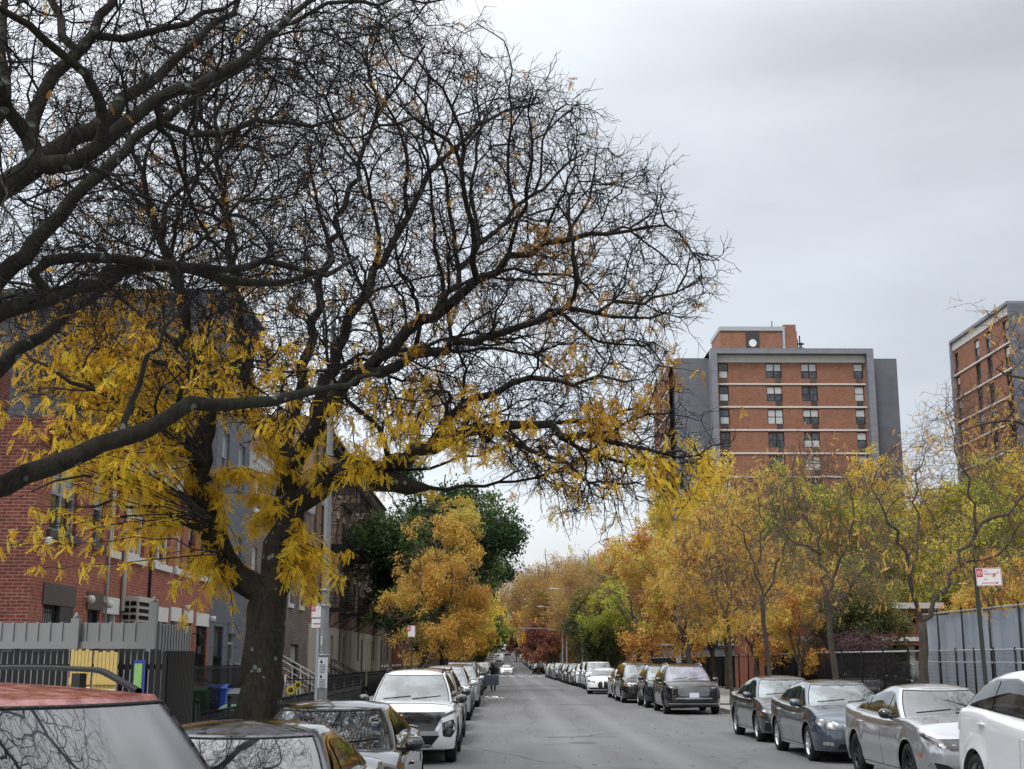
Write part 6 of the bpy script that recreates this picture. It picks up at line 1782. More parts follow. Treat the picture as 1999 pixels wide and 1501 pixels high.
# brick pier and grey shed far on the right
mb = MB(); mb.box(12.6, 14.2, 138, 139.6, -.8, 2.6); pr = thing('gate_pier', 'orange brick gate pier beyond the small green tree', 'pier'); mb.build('pier', M['brick_tower'], pr); mb = MB(); mb.box(12.5, 14.3, 137.9, 139.7, 2.6, 2.75); mb.build('cap', M['slab'], pr)
mb = MB(); mb.box(15, 26, 118, 126, -.6, 3.0); sh_ = thing('shed', 'dark grey flat shed behind the right hand trees', 'shed'); mb.build('wall', M['panel_grey'], sh_); mb = MB(); mb.box(14.7, 26.3, 117.7, 126.3, 3.0, 3.2); mb.build('roof', M['steel'], sh_)
# houses beyond the crossing, both sides
for sd_ in (-1, 1):
    y = 206; i = 0
    while y < 520:
        w_ = rf.choice([14, 18, 22]); h = rf.choice([9.5, 11, 13]); xf = -9.5 if sd_ < 0 else 15.5; x0, x1 = (xf - 12, xf) if sd_ < 0 else (xf, xf + 12)
        z0 = elev(y) - 1; b_ = thing('terrace_house', f'{["brown", "grey", "dull red"][i % 3]} terrace block beyond the crossing, {ords[i % 12]} on the {"left" if sd_ < 0 else "right"}' + (' of the upper hill' if i > 11 else ''), 'house')
        mt = [M['brownstone'], M['brick_old'], M['brick_side']][i % 3]
        mb = MB(); mb.box(x0, x1, y, y + w_ - .02, z0, z0 + h); mb.build('wall', mt, b_)
        mb = MB(); mb.box(x0 - .3, x1 + .3, y, y + w_ - .04, z0 + h + .01, z0 + h + .5); mb.build('cornice', M['concrete'], b_)
        mb = MB(); xx = x1 if sd_ < 0 else x0
        for k in range(3):
            for j in range(int(w_ / 2.8)):
                yy = y + 1 + j * 2.8; mb.box(xx - .04, xx + .04, yy, yy + 1, z0 + 2.2 + k * 3.1, z0 + 3.9 + k * 3.1)
        tag(mb.build('windows', M['house_glass'], b_), kind=None)
        y += w_; i += 1
        if abs(y % 236 - 150) < 14: y += 16
# ================================================================== street furniture
def picket_run(mb, a, b, z0, z1, sp, r, top=None, rails=(.15, .9), m=0, spear=True):
    a = Vector(a); b = Vector(b); L_ = (b - a).length; n = max(1, int(L_ / sp)); d = (b - a) / n
    for i in range(n + 1):
        p = a + d * i; g = elev(p.y)
        mb.bar((p.x, p.y, g + z0), (p.x, p.y, g + z1), r, 4, m)
        if spear: mb.bar((p.x, p.y, g + z1), (p.x, p.y, g + z1 + .06), r * 1.8, 4, m, r2=.001)
    for t in rails:
        z = z0 + (z1 - z0) * t; mb.bar((a.x, a.y, elev(a.y) + z), (b.x, b.y, elev(b.y) + z), r * 1.4, 4, m)
def posts(root, lst, mat, r=.035):
    for a, b_ in lst:
        mb = MB(); mb.bar(a, b_, r, 6); mb.bar(b_, (b_[0], b_[1], b_[2] + .06), r * 1.3, 6, r2=r * .3); mb.build('post', mat, root)
# grey vinyl fence across the corner yard
M['vinyl'] = simple('grey_vinyl', (.24, .245, .25), .5, var=.08, vscale=4)
fv = thing('board_fence', 'grey board fence with posts in front of the brick corner house', 'fence', (-5.7, 22, 0))
zt_ = Zp(150, 1216, 22)
mb = MB(); x = -13.0
while x < -5.75:
    mb.box(x + 5.7, x + 5.7 + .165, -.02, .02, .12, zt_); mb.box(x + 5.7 + .165, x + 5.7 + .2, -.045, .0, .12, zt_ + .015); x += .2
x = 22.05
while x < 24.3: mb.box(-.02, .02, x - 22, x - 22 + .165, .12, zt_); mb.box(0, .04, x - 22 + .165, x - 22 + .2, .12, zt_); x += .2
mb.build('boards', M['vinyl'], fv)
mb = MB(); mb.box(-7.3, -.05, -.085, -.045, zt_ - .42, zt_ - .30); mb.box(-7.3, -.05, -.085, -.045, .5, .62); mb.build('rail', M['vinyl'], fv)
for xx, ex in ((Xp(151, 1240, 22) + 5.7, .12), (0, .38), (-6, .12)):
    mb = MB(); mb.box(xx - .065, xx + .065, -.17, -.04, 0, zt_ + ex - .05); mb.bar((xx, -.105, zt_ + ex - .05), (xx, -.105, zt_ + ex + .05), .07, 4, r2=.005); mb.build('post', M['vinyl'], fv)
# black picket fence in front of it
bp_ = thing('picket_fence', 'tall black picket fence left of the big trunk, behind the red wagon', 'fence', (-4.6, 18.5, 0))
mb = MB(); rr_ = random.Random(3)
x = -5.5
zt2 = Zp(200, 1270, 18.5)
while x < 0:
    mb.box(x, x + .062, -.012, .012, .08, zt2 + rr_.uniform(-.02, .03)); x += .085
yy = .05
while yy < 1.6: mb.box(-.012, .012, yy, yy + .062, .08, zt2); yy += .085
mb.build('pickets', M['blackplastic'], bp_)
mb = MB()
for z in (.4, 1.2, 1.75): mb.box(-5.5, 0, .014, .05, z, z + .07); mb.box(-.05, -.014, .05, 1.6, z, z + .07)
mb.build('rail', M['blackplastic'], bp_)
M['yellowwood'] = simple('yellow_wood', (.50, .36, .12), .75, var=.25, vscale=7, bump=.2)
for k, (xa, xb, nm_) in enumerate(((138, 180, 'left'), (184, 230, 'right'))):
    A_, B_ = Xp(xa, 1300, 18.3), Xp(xb, 1300, 18.3)
    g = thing('wooden_gate', f'yellow wooden gate leaf with a paper notice, {nm_} of two against the black pickets', 'gate', (A_, 18.3, 0))
    mb = MB(); n = 6; w_ = (B_ - A_) / n; zz = Zp(160, 1267 + k * 3, 18.3)
    for i in range(n): mb.box(i * w_, i * w_ + w_ * .88, -.02, .02, .1, zz - .02 * (i % 2)); 
    mb.build('boards', M['yellowwood'], g)
    mb = MB(); mb.box(0, B_ - A_, -.05, -.02, 1.55, 1.65); mb.box(0, B_ - A_, -.05, -.02, .5, .6); mb.build('rail', M['yellowwood'], g)
    mb = MB(); mb.box((B_ - A_) * .45, (B_ - A_) * .45 + .17, -.06, -.052, 1.22, 1.52 - .03 * k); mb.build('notice', M['plate_white'], g)
sg_ = thing('garden_sign', 'narrow green banner with blue edge tied to the black pickets', 'sign', (Xp(265, 1310, 18.3), 18.42, 0))
mb = MB(); mb.box(-.06, .10, -.02, 0, 1.35, 1.88); mb.build('banner', simple('blue_cloth', (.03, .05, .22), .8), sg_)
mb = MB(); mb.box(-.045, .06, -.03, -.021, 1.0, 1.83); mb.build('green_panel', simple('green_cloth', (.22, .42, .12), .8, var=.3, vscale=20), sg_)
# iron yard fences
fe = thing('iron_fence', 'low black iron railing with spear tops between the bins and the sidewalk', 'fence')
mb = MB(); picket_run(mb, (-4.75, 21.2, 0), (-4.75, 46, 0), .05, 1.02, .13, .011, rails=(.08, .6, .88)); picket_run(mb, (-4.75, 21.2, 0), (-8.9, 25.2, 0), .05, 1.02, .13, .011, rails=(.08, .88)); mb.build('railing', M['iron'], fe)
posts(fe, [((-4.75, yy, 0), (-4.75, yy, 1.22)) for yy in np.arange(21.2, 47, 2.48)], M['iron'])
for k, (ya, yb, lb_) in enumerate(((48, 62, 'black iron railing with scrolls in front of the weathered brick house'), (63, 79.5, 'black iron railing below the nearer fire escapes'), (80.5, 100, 'black iron railing below the farther fire escapes'))):
    f = thing('iron_fence', lb_, 'fence'); mb = MB(); picket_run(mb, (-6.2, ya, 0), (-6.2, yb, 0), .12, 1.25, .14, .012, rails=(.06, .5, .92)); picket_run(mb, (-6.2, ya, 0), (-8.9, ya, 0), .12, 1.25, .14, .012, rails=(.06, .92))
    mb.build('railing', M['iron'], f)
f = thing('iron_fence', 'tall black gate railing in front of the red brick doors', 'fence'); mb = MB(); picket_run(mb, (-7.6, 31.2, 0), (-7.6, 41, 0), .1, 1.72, .13, .011, rails=(.05, .95), spear=False); mb.build('railing', M['iron'], f)
# bins
def bin_(x, y, col, label, lid=None, h=1.08, w_=.56):
    b = thing('wheelie_bin', label, 'bin', (x, y, 0))
    mb = MB(); G = []
    for z, s_ in ((.08, .82), (h * .5, .92), (h * .92, 1.), (h * .95, 1.06), (h, 1.06)):
        a = w_ / 2 * s_; d = w_ * .58 * s_; G.append([(-a, -d, z), (a, -d, z), (a, d, z), (-a, d, z), (-a, -d, z)])
    mb.grid(G, 0, False); mb.build('bin_body', col, b, bevel=.02)
    mb = MB(); mb.grid([[(-w_ * .55, -w_ * .64, h), (-w_ * .5, -w_ * .3, h + .07), (-w_ * .5, w_ * .5, h + .1), (-w_ * .55, w_ * .68, h + .02)], [(w_ * .55, -w_ * .64, h), (w_ * .5, -w_ * .3, h + .07), (w_ * .5, w_ * .5, h + .1), (w_ * .55, w_ * .68, h + .02)]], 0, True)
    mb.build('lid', lid or col, b)
    for sx in (-1, 1):
        mb = MB(); mb.lathe([(.02, -.03), (.12, -.03), (.12, .03), (.02, .03)], 14, axis='x', c=(sx * w_ * .42, w_ * .5, .12)); mb.build('wheel', M['rubber'], b)
    return b
binblue = simple('blue_plastic', (.02, .07, .36), .45, var=.1); bingreen = simple('green_plastic', (.02, .10, .05), .45, var=.1); binblack = simple('black_bin_plastic', (.02, .021, .022), .45)
bin_(-8.05, 36, bingreen, 'green wheeled bin left of the blue one', h=1.06); bb = bin_(-7.75, 37, binblue, 'bright blue wheeled bin behind the low iron railing', h=1.1, w_=.6)
mb = MB()
for a in (0, 120, 240): 
    ps = [(-.07 * math.cos(R(a + t)) - .0, -.36, .80 + .09 * math.sin(R(a + t))) for t in range(0, 90, 18)]; mb.tube(ps, .012, 4)
mb.build('recycling_mark', M['white_trim'], bb)
bin_(-7.9, 39.7, binblack, 'black wheeled bin right of the blue one'); bin_(-8.3, 34.6, simple('navy_plastic', (.015, .03, .12), .5), 'navy bin half hidden left of the green one', h=1.0)
bin_(-5.2, 27.5, binblack, 'black bin just right of the big trunk', h=1.2); bin_(-5.5, 29.2, binblue, 'dull blue bin near the sunflowers', h=.9, w_=.5); bin_(-4.9, 25.2, bingreen, 'dark green bin under the sunflowers', h=.95)
# planters with red flowers
for k, (x, y, nm_) in enumerate(((-7.3, 39.9, 'nearer'), (-7.0, 42.6, 'farther'))):
    p_ = thing('flower_box', f'white flower box with red flowers on the railing, {nm_} of two', 'planter', (x, y, 1.15)); mb = MB(); mb.box(-.15, .15, -.5, .5, 0, .22); mb.build('box', M['white_trim'], p_, bevel=.01)
    V, F = leaf_quads(rg := np.random.default_rng(k), rg.normal(size=(260, 3)) * [.09, .24, .05] + [0, 0, .28], rg.normal(size=(260, 3)), np.full(260, .07), np.full(260, .05)); leaf_obj('flowers', V, F, rg.random(260), M['leaf_red'], p_)
    mb = MB(); mb.box(-.02, .02, -.4, -.36, -1.15, 0); mb.box(-.02, .02, .36, .4, -1.15, 0); mb.build('bracket', M['iron'], p_)
# sunflowers
for k, (px_, py_, r_, nm_) in enumerate(((568, 1347, .075, 'lower left'), (582, 1337, .06, 'upper right'))):
    q = P(px_, py_, 23.6); s_ = thing('sunflower', f'yellow sunflower with dark centre by the black bins, {nm_} of two', 'flower', (q[0], q[1], 0))
    mb = MB(); z = q[2]
    for i in range(14):
        a = 2 * math.pi * i / 14; c_, sn = math.cos(a), math.sin(a); w_ = .022
        mb.poly([(c_ * .02, -.02, z + sn * .02), (c_ * r_ * .7 - sn * w_, -.035, z + sn * r_ * .7 + c_ * w_), (c_ * r_ * 1.2, -.02, z + sn * r_ * 1.2), (c_ * r_ * .7 + sn * w_, -.035, z + sn * r_ * .7 - c_ * w_)])
    mb.build('petals', simple('sunflower_yellow', (.75, .62, .04), .7), s_)
    mb = MB(); mb.lathe([(.001, -.045), (.03, -.04), (.045, -.025), (.04, -.01)], 12, axis='y', c=(0, 0, z)); mb.build('flower_centre', M['soil'] if 'soil' in M else M['door_dark'], s_)
    mb = MB(); mb.tube([(0, 0, 0), (.03, .01, z * .5), (0, 0, z)], .012, 5); mb.build('stem', M['leaf_green'], s_)
# poles
def pole(name, label, x, y, h, r0, r1, mat, n=8, cat='pole'):
    p_ = thing(name, label, cat, (x, y, elev(y)))
    mb = MB(); mb.lathe([(r0 * 1.9, 0), (r0 * 1.9, .25), (r0 * 1.35, .5), (r0, .75), (r1, h)], n, smooth=False); mb.build('shaft', mat, p_); return p_
M['pole'] = simple('grey_pole_paint', (.21, .22, .23), .6, .1, var=.22, vscale=4)
lp = pole('light_pole', 'pale grey pole with taped flyers right of the big trunk', -3.42, 26, 9.4, .09, .05, M['pole'])
for z, r_ in ((3.2, .10), (3.55, .10), (2.9, .10), (1.95, .105)): mb = MB(); mb.lathe([(r_, z), (r_ + .01, z), (r_ + .01, z + .03), (r_, z + .03)], 10); mb.build('strap', M['steel'], lp)
mb = MB(); mb.box(-.09, .095, -.118, -.112, 1.34, 1.92); mb.build('flyer', M['plate_white'], lp)
mb = MB(); mb.box(-.05, -.02, -.116, -.112, 2.15, 2.32); mb.build('flyer', M['white_trim'], lp)
mb = MB()
for z in (1.84, 1.56):
    mb.poly([(-.04, -.122, z), (-.01, -.122, z), (-.025, -.122, z + .04)]); mb.box(-.045, -.005, -.123, -.121, z - .03, z)
    for i in range(6): mb.box(-.06, .065 - .01 * (i % 3), -.1215, -.1195, z - .07 - i * .028, z - .062 - i * .028)
mb.build('printed_lines', M['seam'], lp)
def text0(body, size, parent, loc, rot, mat, name='lettering', ax='LEFT', sx=1.0):
    cu = bpy.data.curves.new(name, 'FONT'); cu.body = body; cu.size = size; cu.extrude = .0008; cu.align_x = ax; cu.resolution_u = 2
    o = bpy.data.objects.new(name, cu); COL.objects.link(o); o.data.materials.append(mat); o.parent = parent; o.location = loc; o.rotation_euler = rot; o.scale = (sx, 1, 1)
    return o
signwhite = simple('sign_white', (.62, .60, .61), .4, var=.04); signred = simple('sign_red', (.42, .02, .04), .45, var=.05); signgreen = simple('dark_green_post', (.012, .022, .018), .5)
def ltext(*a, **k):
    o = text0(*a, **k); bpy.context.view_layer.update()
    me = bpy.data.meshes.new_from_object(o.evaluated_get(bpy.context.evaluated_depsgraph_get()))
    q = bpy.data.objects.new('lettering', me); COL.objects.link(q); q.parent = o.parent; q.location = o.location; q.rotation_euler = o.rotation_euler
    bpy.data.objects.remove(o); return q
def nps_sign(root, cx, z, w_, h, yoff=-.05, arrow=True, txt=True):
    mb = MB(); mb.box(cx - w_ / 2, cx + w_ / 2, yoff - .004, yoff, z, z + h); pl = mb.build('sign_plate', signwhite, root)
    mb = MB(); t = .006
    for a in ((cx - w_ / 2 + .008, cx + w_ / 2 - .008, z + .008, z + .008 + t), (cx - w_ / 2 + .008, cx + w_ / 2 - .008, z + h - .008 - t, z + h - .008), (cx - w_ / 2 + .008, cx - w_ / 2 + .008 + t, z + .008, z + h - .008), (cx + w_ / 2 - .008 - t, cx + w_ / 2 - .008, z + .008, z + h - .008)): mb.box(a[0], a[1], yoff - .0065, yoff - .0045, a[2], a[3])
    # red square with crossed P
    rx = cx - w_ * .36; rz = z + h * .72; q = h * .22
    mb.box(rx - q * .8, rx + q * .8, yoff - .0062, yoff - .0045, rz - q, rz + q)
    if arrow:
        mb.box(cx - w_ * .30, cx + w_ * .28, yoff - .0062, yoff - .0045, z + h * .14, z + h * .18)
        mb.poly([(cx + w_ * .26, yoff - .006, z + h * .09), (cx + w_ * .36, yoff - .006, z + h * .16), (cx + w_ * .26, yoff - .006, z + h * .23)])
    mb.build('red_marks', signred, pl)
    mb = MB(); n = 22
    for i in range(n):
        a0, a1 = 2 * math.pi * i / n, 2 * math.pi * (i + 1) / n; r0, r1 = q * .62, q * .5
        mb.poly([(rx + r0 * math.cos(a0), yoff - .0075, rz + r0 * math.sin(a0)), (rx + r0 * math.cos(a1), yoff - .0075, rz + r0 * math.sin(a1)), (rx + r1 * math.cos(a1), yoff - .0075, rz + r1 * math.sin(a1)), (rx + r1 * math.cos(a0), yoff - .0075, rz + r1 * math.sin(a0))])
    mb.bar((rx - q * .4, yoff - .008, rz + q * .4), (rx + q * .4, yoff - .008, rz - q * .4), q * .06, 4)
    mb.build('circle', signwhite, pl)
    ltext('P', q * .95, pl, (rx - q * .28, yoff - .0085, rz - q * .33), (R(90), 0, 0), signwhite)
    if txt:
        ltext('NO\nPARKING', h * .15, pl, (cx - w_ * .20, yoff - .0065, z + h * .76), (R(90), 0, 0), signred)
        ltext('FRI', h * .12, pl, (cx - w_ * .20, yoff - .0065, z + h * .32), (R(90), 0, 0), signred)
        mb = MB()   # broom emblem
        mb.bar((cx + w_ * .20, yoff - .007, z + h * .62), (cx + w_ * .40, yoff - .007, z + h * .78), .006, 4)
        mb.poly([(cx + w_ * .12, yoff - .0068, z + h * .50), (cx + w_ * .24, yoff - .0068, z + h * .50), (cx + w_ * .28, yoff - .0068, z + h * .66), (cx + w_ * .20, yoff - .0068, z + h * .70)])
        mb.build('broom_emblem', simple('broom_orange', (.42, .20, .08), .6), pl)
q = P(1940, 1129, 23.6)
s1 = thing('parking_sign', 'white no parking sign with red arrow on a dark post at the right edge', 'sign', (8.62, 23.6, 0))
s1.rotation_euler = (0, R(-1.2), 0)
mb = MB(); mb.box(-.035, .035, -.03, .0, .1, q[2] + .22); mb.build('post', signgreen, s1)
nps_sign(s1, q[0] - 8.62 - .035, q[2] - .14, .46, .32)
q = P(621, 1206, 27.5)
s2 = thing('parking_sign', 'narrow red and white parking sign just left of the pale pole', 'sign', (q[0], 27.5, 0))
mb = MB(); mb.box(-.03, .03, 0, .03, .1, q[2] + .3); mb.build('post', M['steel'], s2); nps_sign(s2, 0, q[2] + .0, .28, .26, -.01, False, False)
mb = MB(); mb.box(-.13, .13, -.012, -.004, q[2] - .2, q[2] - .02); mb.build('lower_plate', signwhite, s2); mb = MB(); mb.box(-.1, .08, -.016, -.012, q[2] - .13, q[2] - .11); mb.build('arrow', signred, s2)
q = P(799, 1237, 50)
s3 = thing('parking_sign', 'small parking sign on a thin post under the orange tree', 'sign', (-3.3, 50, 0)); mb = MB(); mb.box(-.03, .03, 0, .03, 0, q[2] + .25); mb.build('post', signgreen, s3); nps_sign(s3, q[0] + 3.3 + .08, q[2] - .12, .28, .42, -.01, False, False)
# right side poles and street lamps
rp_ = pole('light_pole', 'tall pale grey pole standing among the orange trees on the right', 8.85, 66, 9.8, .11, .07, M['pole'])
mb = MB(); mb.box(-.12, .12, -.15, -.11, 1.7, 2.4); mb.build('flyer', M['plate_white'], rp_)
def lamp(x, y, h, arm, label):
    l_ = pole('street_lamp', label, x, y, h, .1, .06, M['pole'], cat='street lamp')
    mb = MB(); mb.tube([(0, 0, h - .5), (arm * .35, 0, h), (arm, 0, h + .25)], .04, 6); mb.build('arm', M['pole'], l_)
    s_ = 1 if arm > 0 else -1
    mb = MB(); mb.box(min(arm, arm + .9 * s_), max(arm, arm + .9 * s_), -.18, .18, h + .14, h + .30); mb.build('lamp_head', M['steel'], l_, bevel=.05)
lamp(8.8, 141, 9.2, -2.6, 'curved arm street lamp reaching over the road before the crossing'); lamp(8.8, 186, 9.2, -2.6, 'far street lamp on the right just past the crossing'); lamp(-3.4, 118, 9.2, 2.4, 'street lamp on the left between orange and green trees')
# traffic signal over the crossing
ts = thing('traffic_light', 'yellow traffic light hanging from a long arm over the crossing', 'traffic light', (8.7, 172, elev(172)))
mb = MB(); mb.lathe([(.14, 0), (.12, .3), (.08, 6.0)], 8); mb.build('pole', M['pole'], ts)
mb = MB(); mb.tube([(0, 0, 5.6), (-2.5, 0, 6.05), (-6.0, 0, 6.1)], .05, 6); mb.build('arm', M['pole'], ts)
sy = simple('signal_yellow', (.62, .30, .02), .5)
q = P(1022, 1246, 172); sx_ = q[0] - 8.7; sz_ = q[2] - elev(172)
mb = MB(); mb.box(sx_ - .2, sx_ + .2, -.18, .18, sz_ - .6, sz_ + .55)
for i in range(3): mb.lathe([(.13, -.18), (.15, -.38), (.13, -.38)], 12, axis='y', c=(sx_, 0, sz_ - .38 + i * .37))
mb.bar((sx_, 0, sz_ + .55), (sx_, 0, 6.1), .03, 5); mb.build('signal_head', sy, ts)
# ------------------------------------------------------------------ fences on the right
M['slatblack'] = simple('black_fence_slat', (.008, .009, .010), .8, spec=.15)
cf = thing('chain_link_fence', 'long black slatted fence along the right sidewalk', 'fence')
mb = MB(); y = 46.5
while y < 150:
    w_ = .016 if y < 66 else .05
    mb.box(14.3, 14.312, y, y + w_, elev(y) + .15, elev(y) + 2.12); y += .078
mb.build('slats', M['slatblack'], cf)
mb = MB()
for z in (2.14, .2): mb.tube([(14.28, y_, elev(y_) + z) for y_ in (46.4, 60, 90, 120, 150)], .028, 6)
mb.build('rail', M['steel'], cf)
posts(cf, [((14.25, y, elev(y)), (14.25, y, elev(y) + 2.2)) for y in np.arange(46.4, 150, 3)], M['slatblack'])
gf = thing('screened_fence', 'tall wire fence with pale blue grey screening at the right edge', 'fence')
def screenm():
    m = N('blue_grey_screen'); p = m.pos((1, 1, 1)); s_ = m.pos((1, 2.2, .25))
    c = m.mix(m.ramp(m.noise(s_, 1.1, 5, .6), [(.3, 0.), (.7, 1.)]), (.17, .20, .245), (.26, .285, .32)); m.set(Base_Color=c, Roughness=.8); return m.mat
mb = MB()
G = []
for y in np.arange(24, 47.3, .25): G.append([(15.2 + .05 * math.sin(y * 2.1) + .03 * math.sin(y * 5), y, z) for z in (.15, 1.4, 2.5, 3.35)])
mb.grid(G, 0, True); mb.build('screen', screenm(), gf)
mb = MB(); mb.bar((15.1, 24, 3.42), (15.1, 47.2, 3.42), .03, 6); mb.build('rail', M['steel'], gf)
posts(gf, [((15.1, y, 0), (15.1, y, 3.5)) for y in np.arange(24, 47.5, 2.4)], M['iron'])
lf = thing('low_wire_fence', 'lower black wire fence with two pale rails in front of the screening', 'fence')
mb = MB()
for z in (2.14, 1.78): mb.bar((14.28, 24, z), (14.28, 46.4, z), .025, 6)
mb.build('rail', M['steel'], lf)
posts(lf, [((14.28, y, .05), (14.28, y, 2.16)) for y in np.arange(24, 46.3, 1.6)], M['iron'])
mb = MB()
for y in np.arange(24, 46.4, .09):
    mb.bar((14.28, y, .1), (14.28, y, 2.12), .0035, 3, cap=False)
for z in np.arange(.1, 2.12, .12): mb.bar((14.28, 24, z), (14.28, 46.4, z), .0035, 3, cap=False)
mb.build('wire_mesh', M['iron'], lf)
# tree pits
for k, (x, y) in enumerate(((9.3, 52.8), (9.2, 46), (9.2, 37), (9.2, 29))):
    mb = MB(); mb.poly([(x - .8, y - 1, .14), (x + .7, y - 1, .14), (x + .7, y + 1, .14), (x - .8, y + 1, .14)]); tag(mb.build('tree_pit', M['soil']), kind='structure')
mb = MB(); mb.poly([(-4.5, 18.6, .14), (-3.2, 18.6, .14), (-3.2, 21.4, .14), (-4.5, 21.4, .14)]); tag(mb.build('tree_pit', M['soil']), kind='structure')
# wooden stay on the young street tree
# ------------------------------------------------------------------ person beside the open car door
def skin_body(name, pts, edges, rad, mat, parent):
    me = bpy.data.meshes.new(name); me.from_pydata(pts, edges, []); o = link_mesh(name, me, mat, parent)
    md = o.modifiers.new('skin', 'SKIN'); sv = me.skin_vertices[0].data
    for i, r_ in enumerate(rad): sv[i].radius = (r_, r_) if isinstance(r_, (int, float)) else r_
    sv[0].use_root = True
    s_ = o.modifiers.new('sub', 'SUBSURF'); s_.levels = 2; s_.render_levels = 2
    return o
pe = thing('person', 'person in a long black coat and dark trousers standing at the open car door', 'person', (-.38, 82.3, elev(82.3)))
skinm = simple('skin', (.22, .13, .09), .6)
coat = simple('black_cloth', (.008, .008, .010), .85)
pts = [(0, 0, .95), (0, 0, 1.15), (0, .0, 1.36), (0, 0, 1.46), (0, -.01, 1.54), (0, -.01, 1.66), (.10, 0, .88), (.11, -.02, .48), (.10, .02, .08), (.10, -.12, .04), (-.10, 0, .88), (-.12, .06, .48), (-.10, .10, .08), (-.10, -.03, .04), (.19, 0, 1.38), (.25, .02, 1.10), (.20, -.16, .92), (-.19, 0, 1.38), (-.30, -.08, 1.14), (-.42, -.24, 1.06)]
ed = [(0, 1), (1, 2), (2, 3), (3, 4), (4, 5), (0, 6), (6, 7), (7, 8), (8, 9), (0, 10), (10, 11), (11, 12), (12, 13), (2, 14), (14, 15), (15, 16), (2, 17), (17, 18), (18, 19)]
rd = [.16, .15, .17, .065, .085, .075, .10, .068, .05, .045, .10, .068, .05, .045, .065, .048, .035, .065, .048, .035]
skin_body('body', pts, ed, rd, coat, pe)
mb = MB(); mb.lathe([(.001, 1.755), (.06, 1.745), (.095, 1.70), (.10, 1.64), (.085, 1.58)], 14, c=(0, .015, 0)); mb.build('hair', M['gloss_black'], pe)
mb = MB(); mb.lathe([(.001, 1.72), (.06, 1.70), (.078, 1.63), (.06, 1.555), (.001, 1.53)], 14, c=(0, -.022, 0)); mb.build('face', skinm, pe)
for sx, (hx, hy, hz) in ((1, (.20, -.18, .90)), (-1, (-.44, -.27, 1.06))):
    mb = MB(); mb.box(hx - .02, hx + .02, hy - .04, hy + .04, hz - .05, hz + .03)
    for i in range(4): mb.bar((hx, hy - .03 + i * .02, hz - .05), (hx + .01 * sx, hy - .035 + i * .02, hz - .12 + .01 * abs(i - 1)), .008, 5)
    mb.bar((hx, hy - .04, hz), (hx, hy - .075, hz - .04), .009, 5); mb.build('hand', skinm, pe)
mb = MB(); mb.lathe([(.20, 1.36), (.19, 1.15), (.20, .9), (.24, .62), (.23, .61)], 16); mb.v = [(a, b * .75, c_) for a, b, c_ in mb.v]; mb.build('coat', coat, pe)
# the open door belongs to the slate crossover
mb = MB(); dx = opend.location.x + .905
Mo = Matrix.Translation((.90, -.95, 0)) @ Matrix.Rotation(R(25), 4, 'Z')
mb.box(.0, .98, -.04, .04, .38, 1.0, 0, Mo); mb.build('open_door', PT['bluegrey'], opend, bevel=.02)
mb = MB()
for a, b in (((.02, 0, 1.0), (.32, 0, 1.42)), ((.32, 0, 1.42), (.95, 0, 1.46)), ((.95, 0, 1.46), (.97, 0, 1.0))): mb.bar(Mo @ Vector(a), Mo @ Vector(b), .022, 5)
mb.build('door_window_frame', M['blackplastic'], opend)
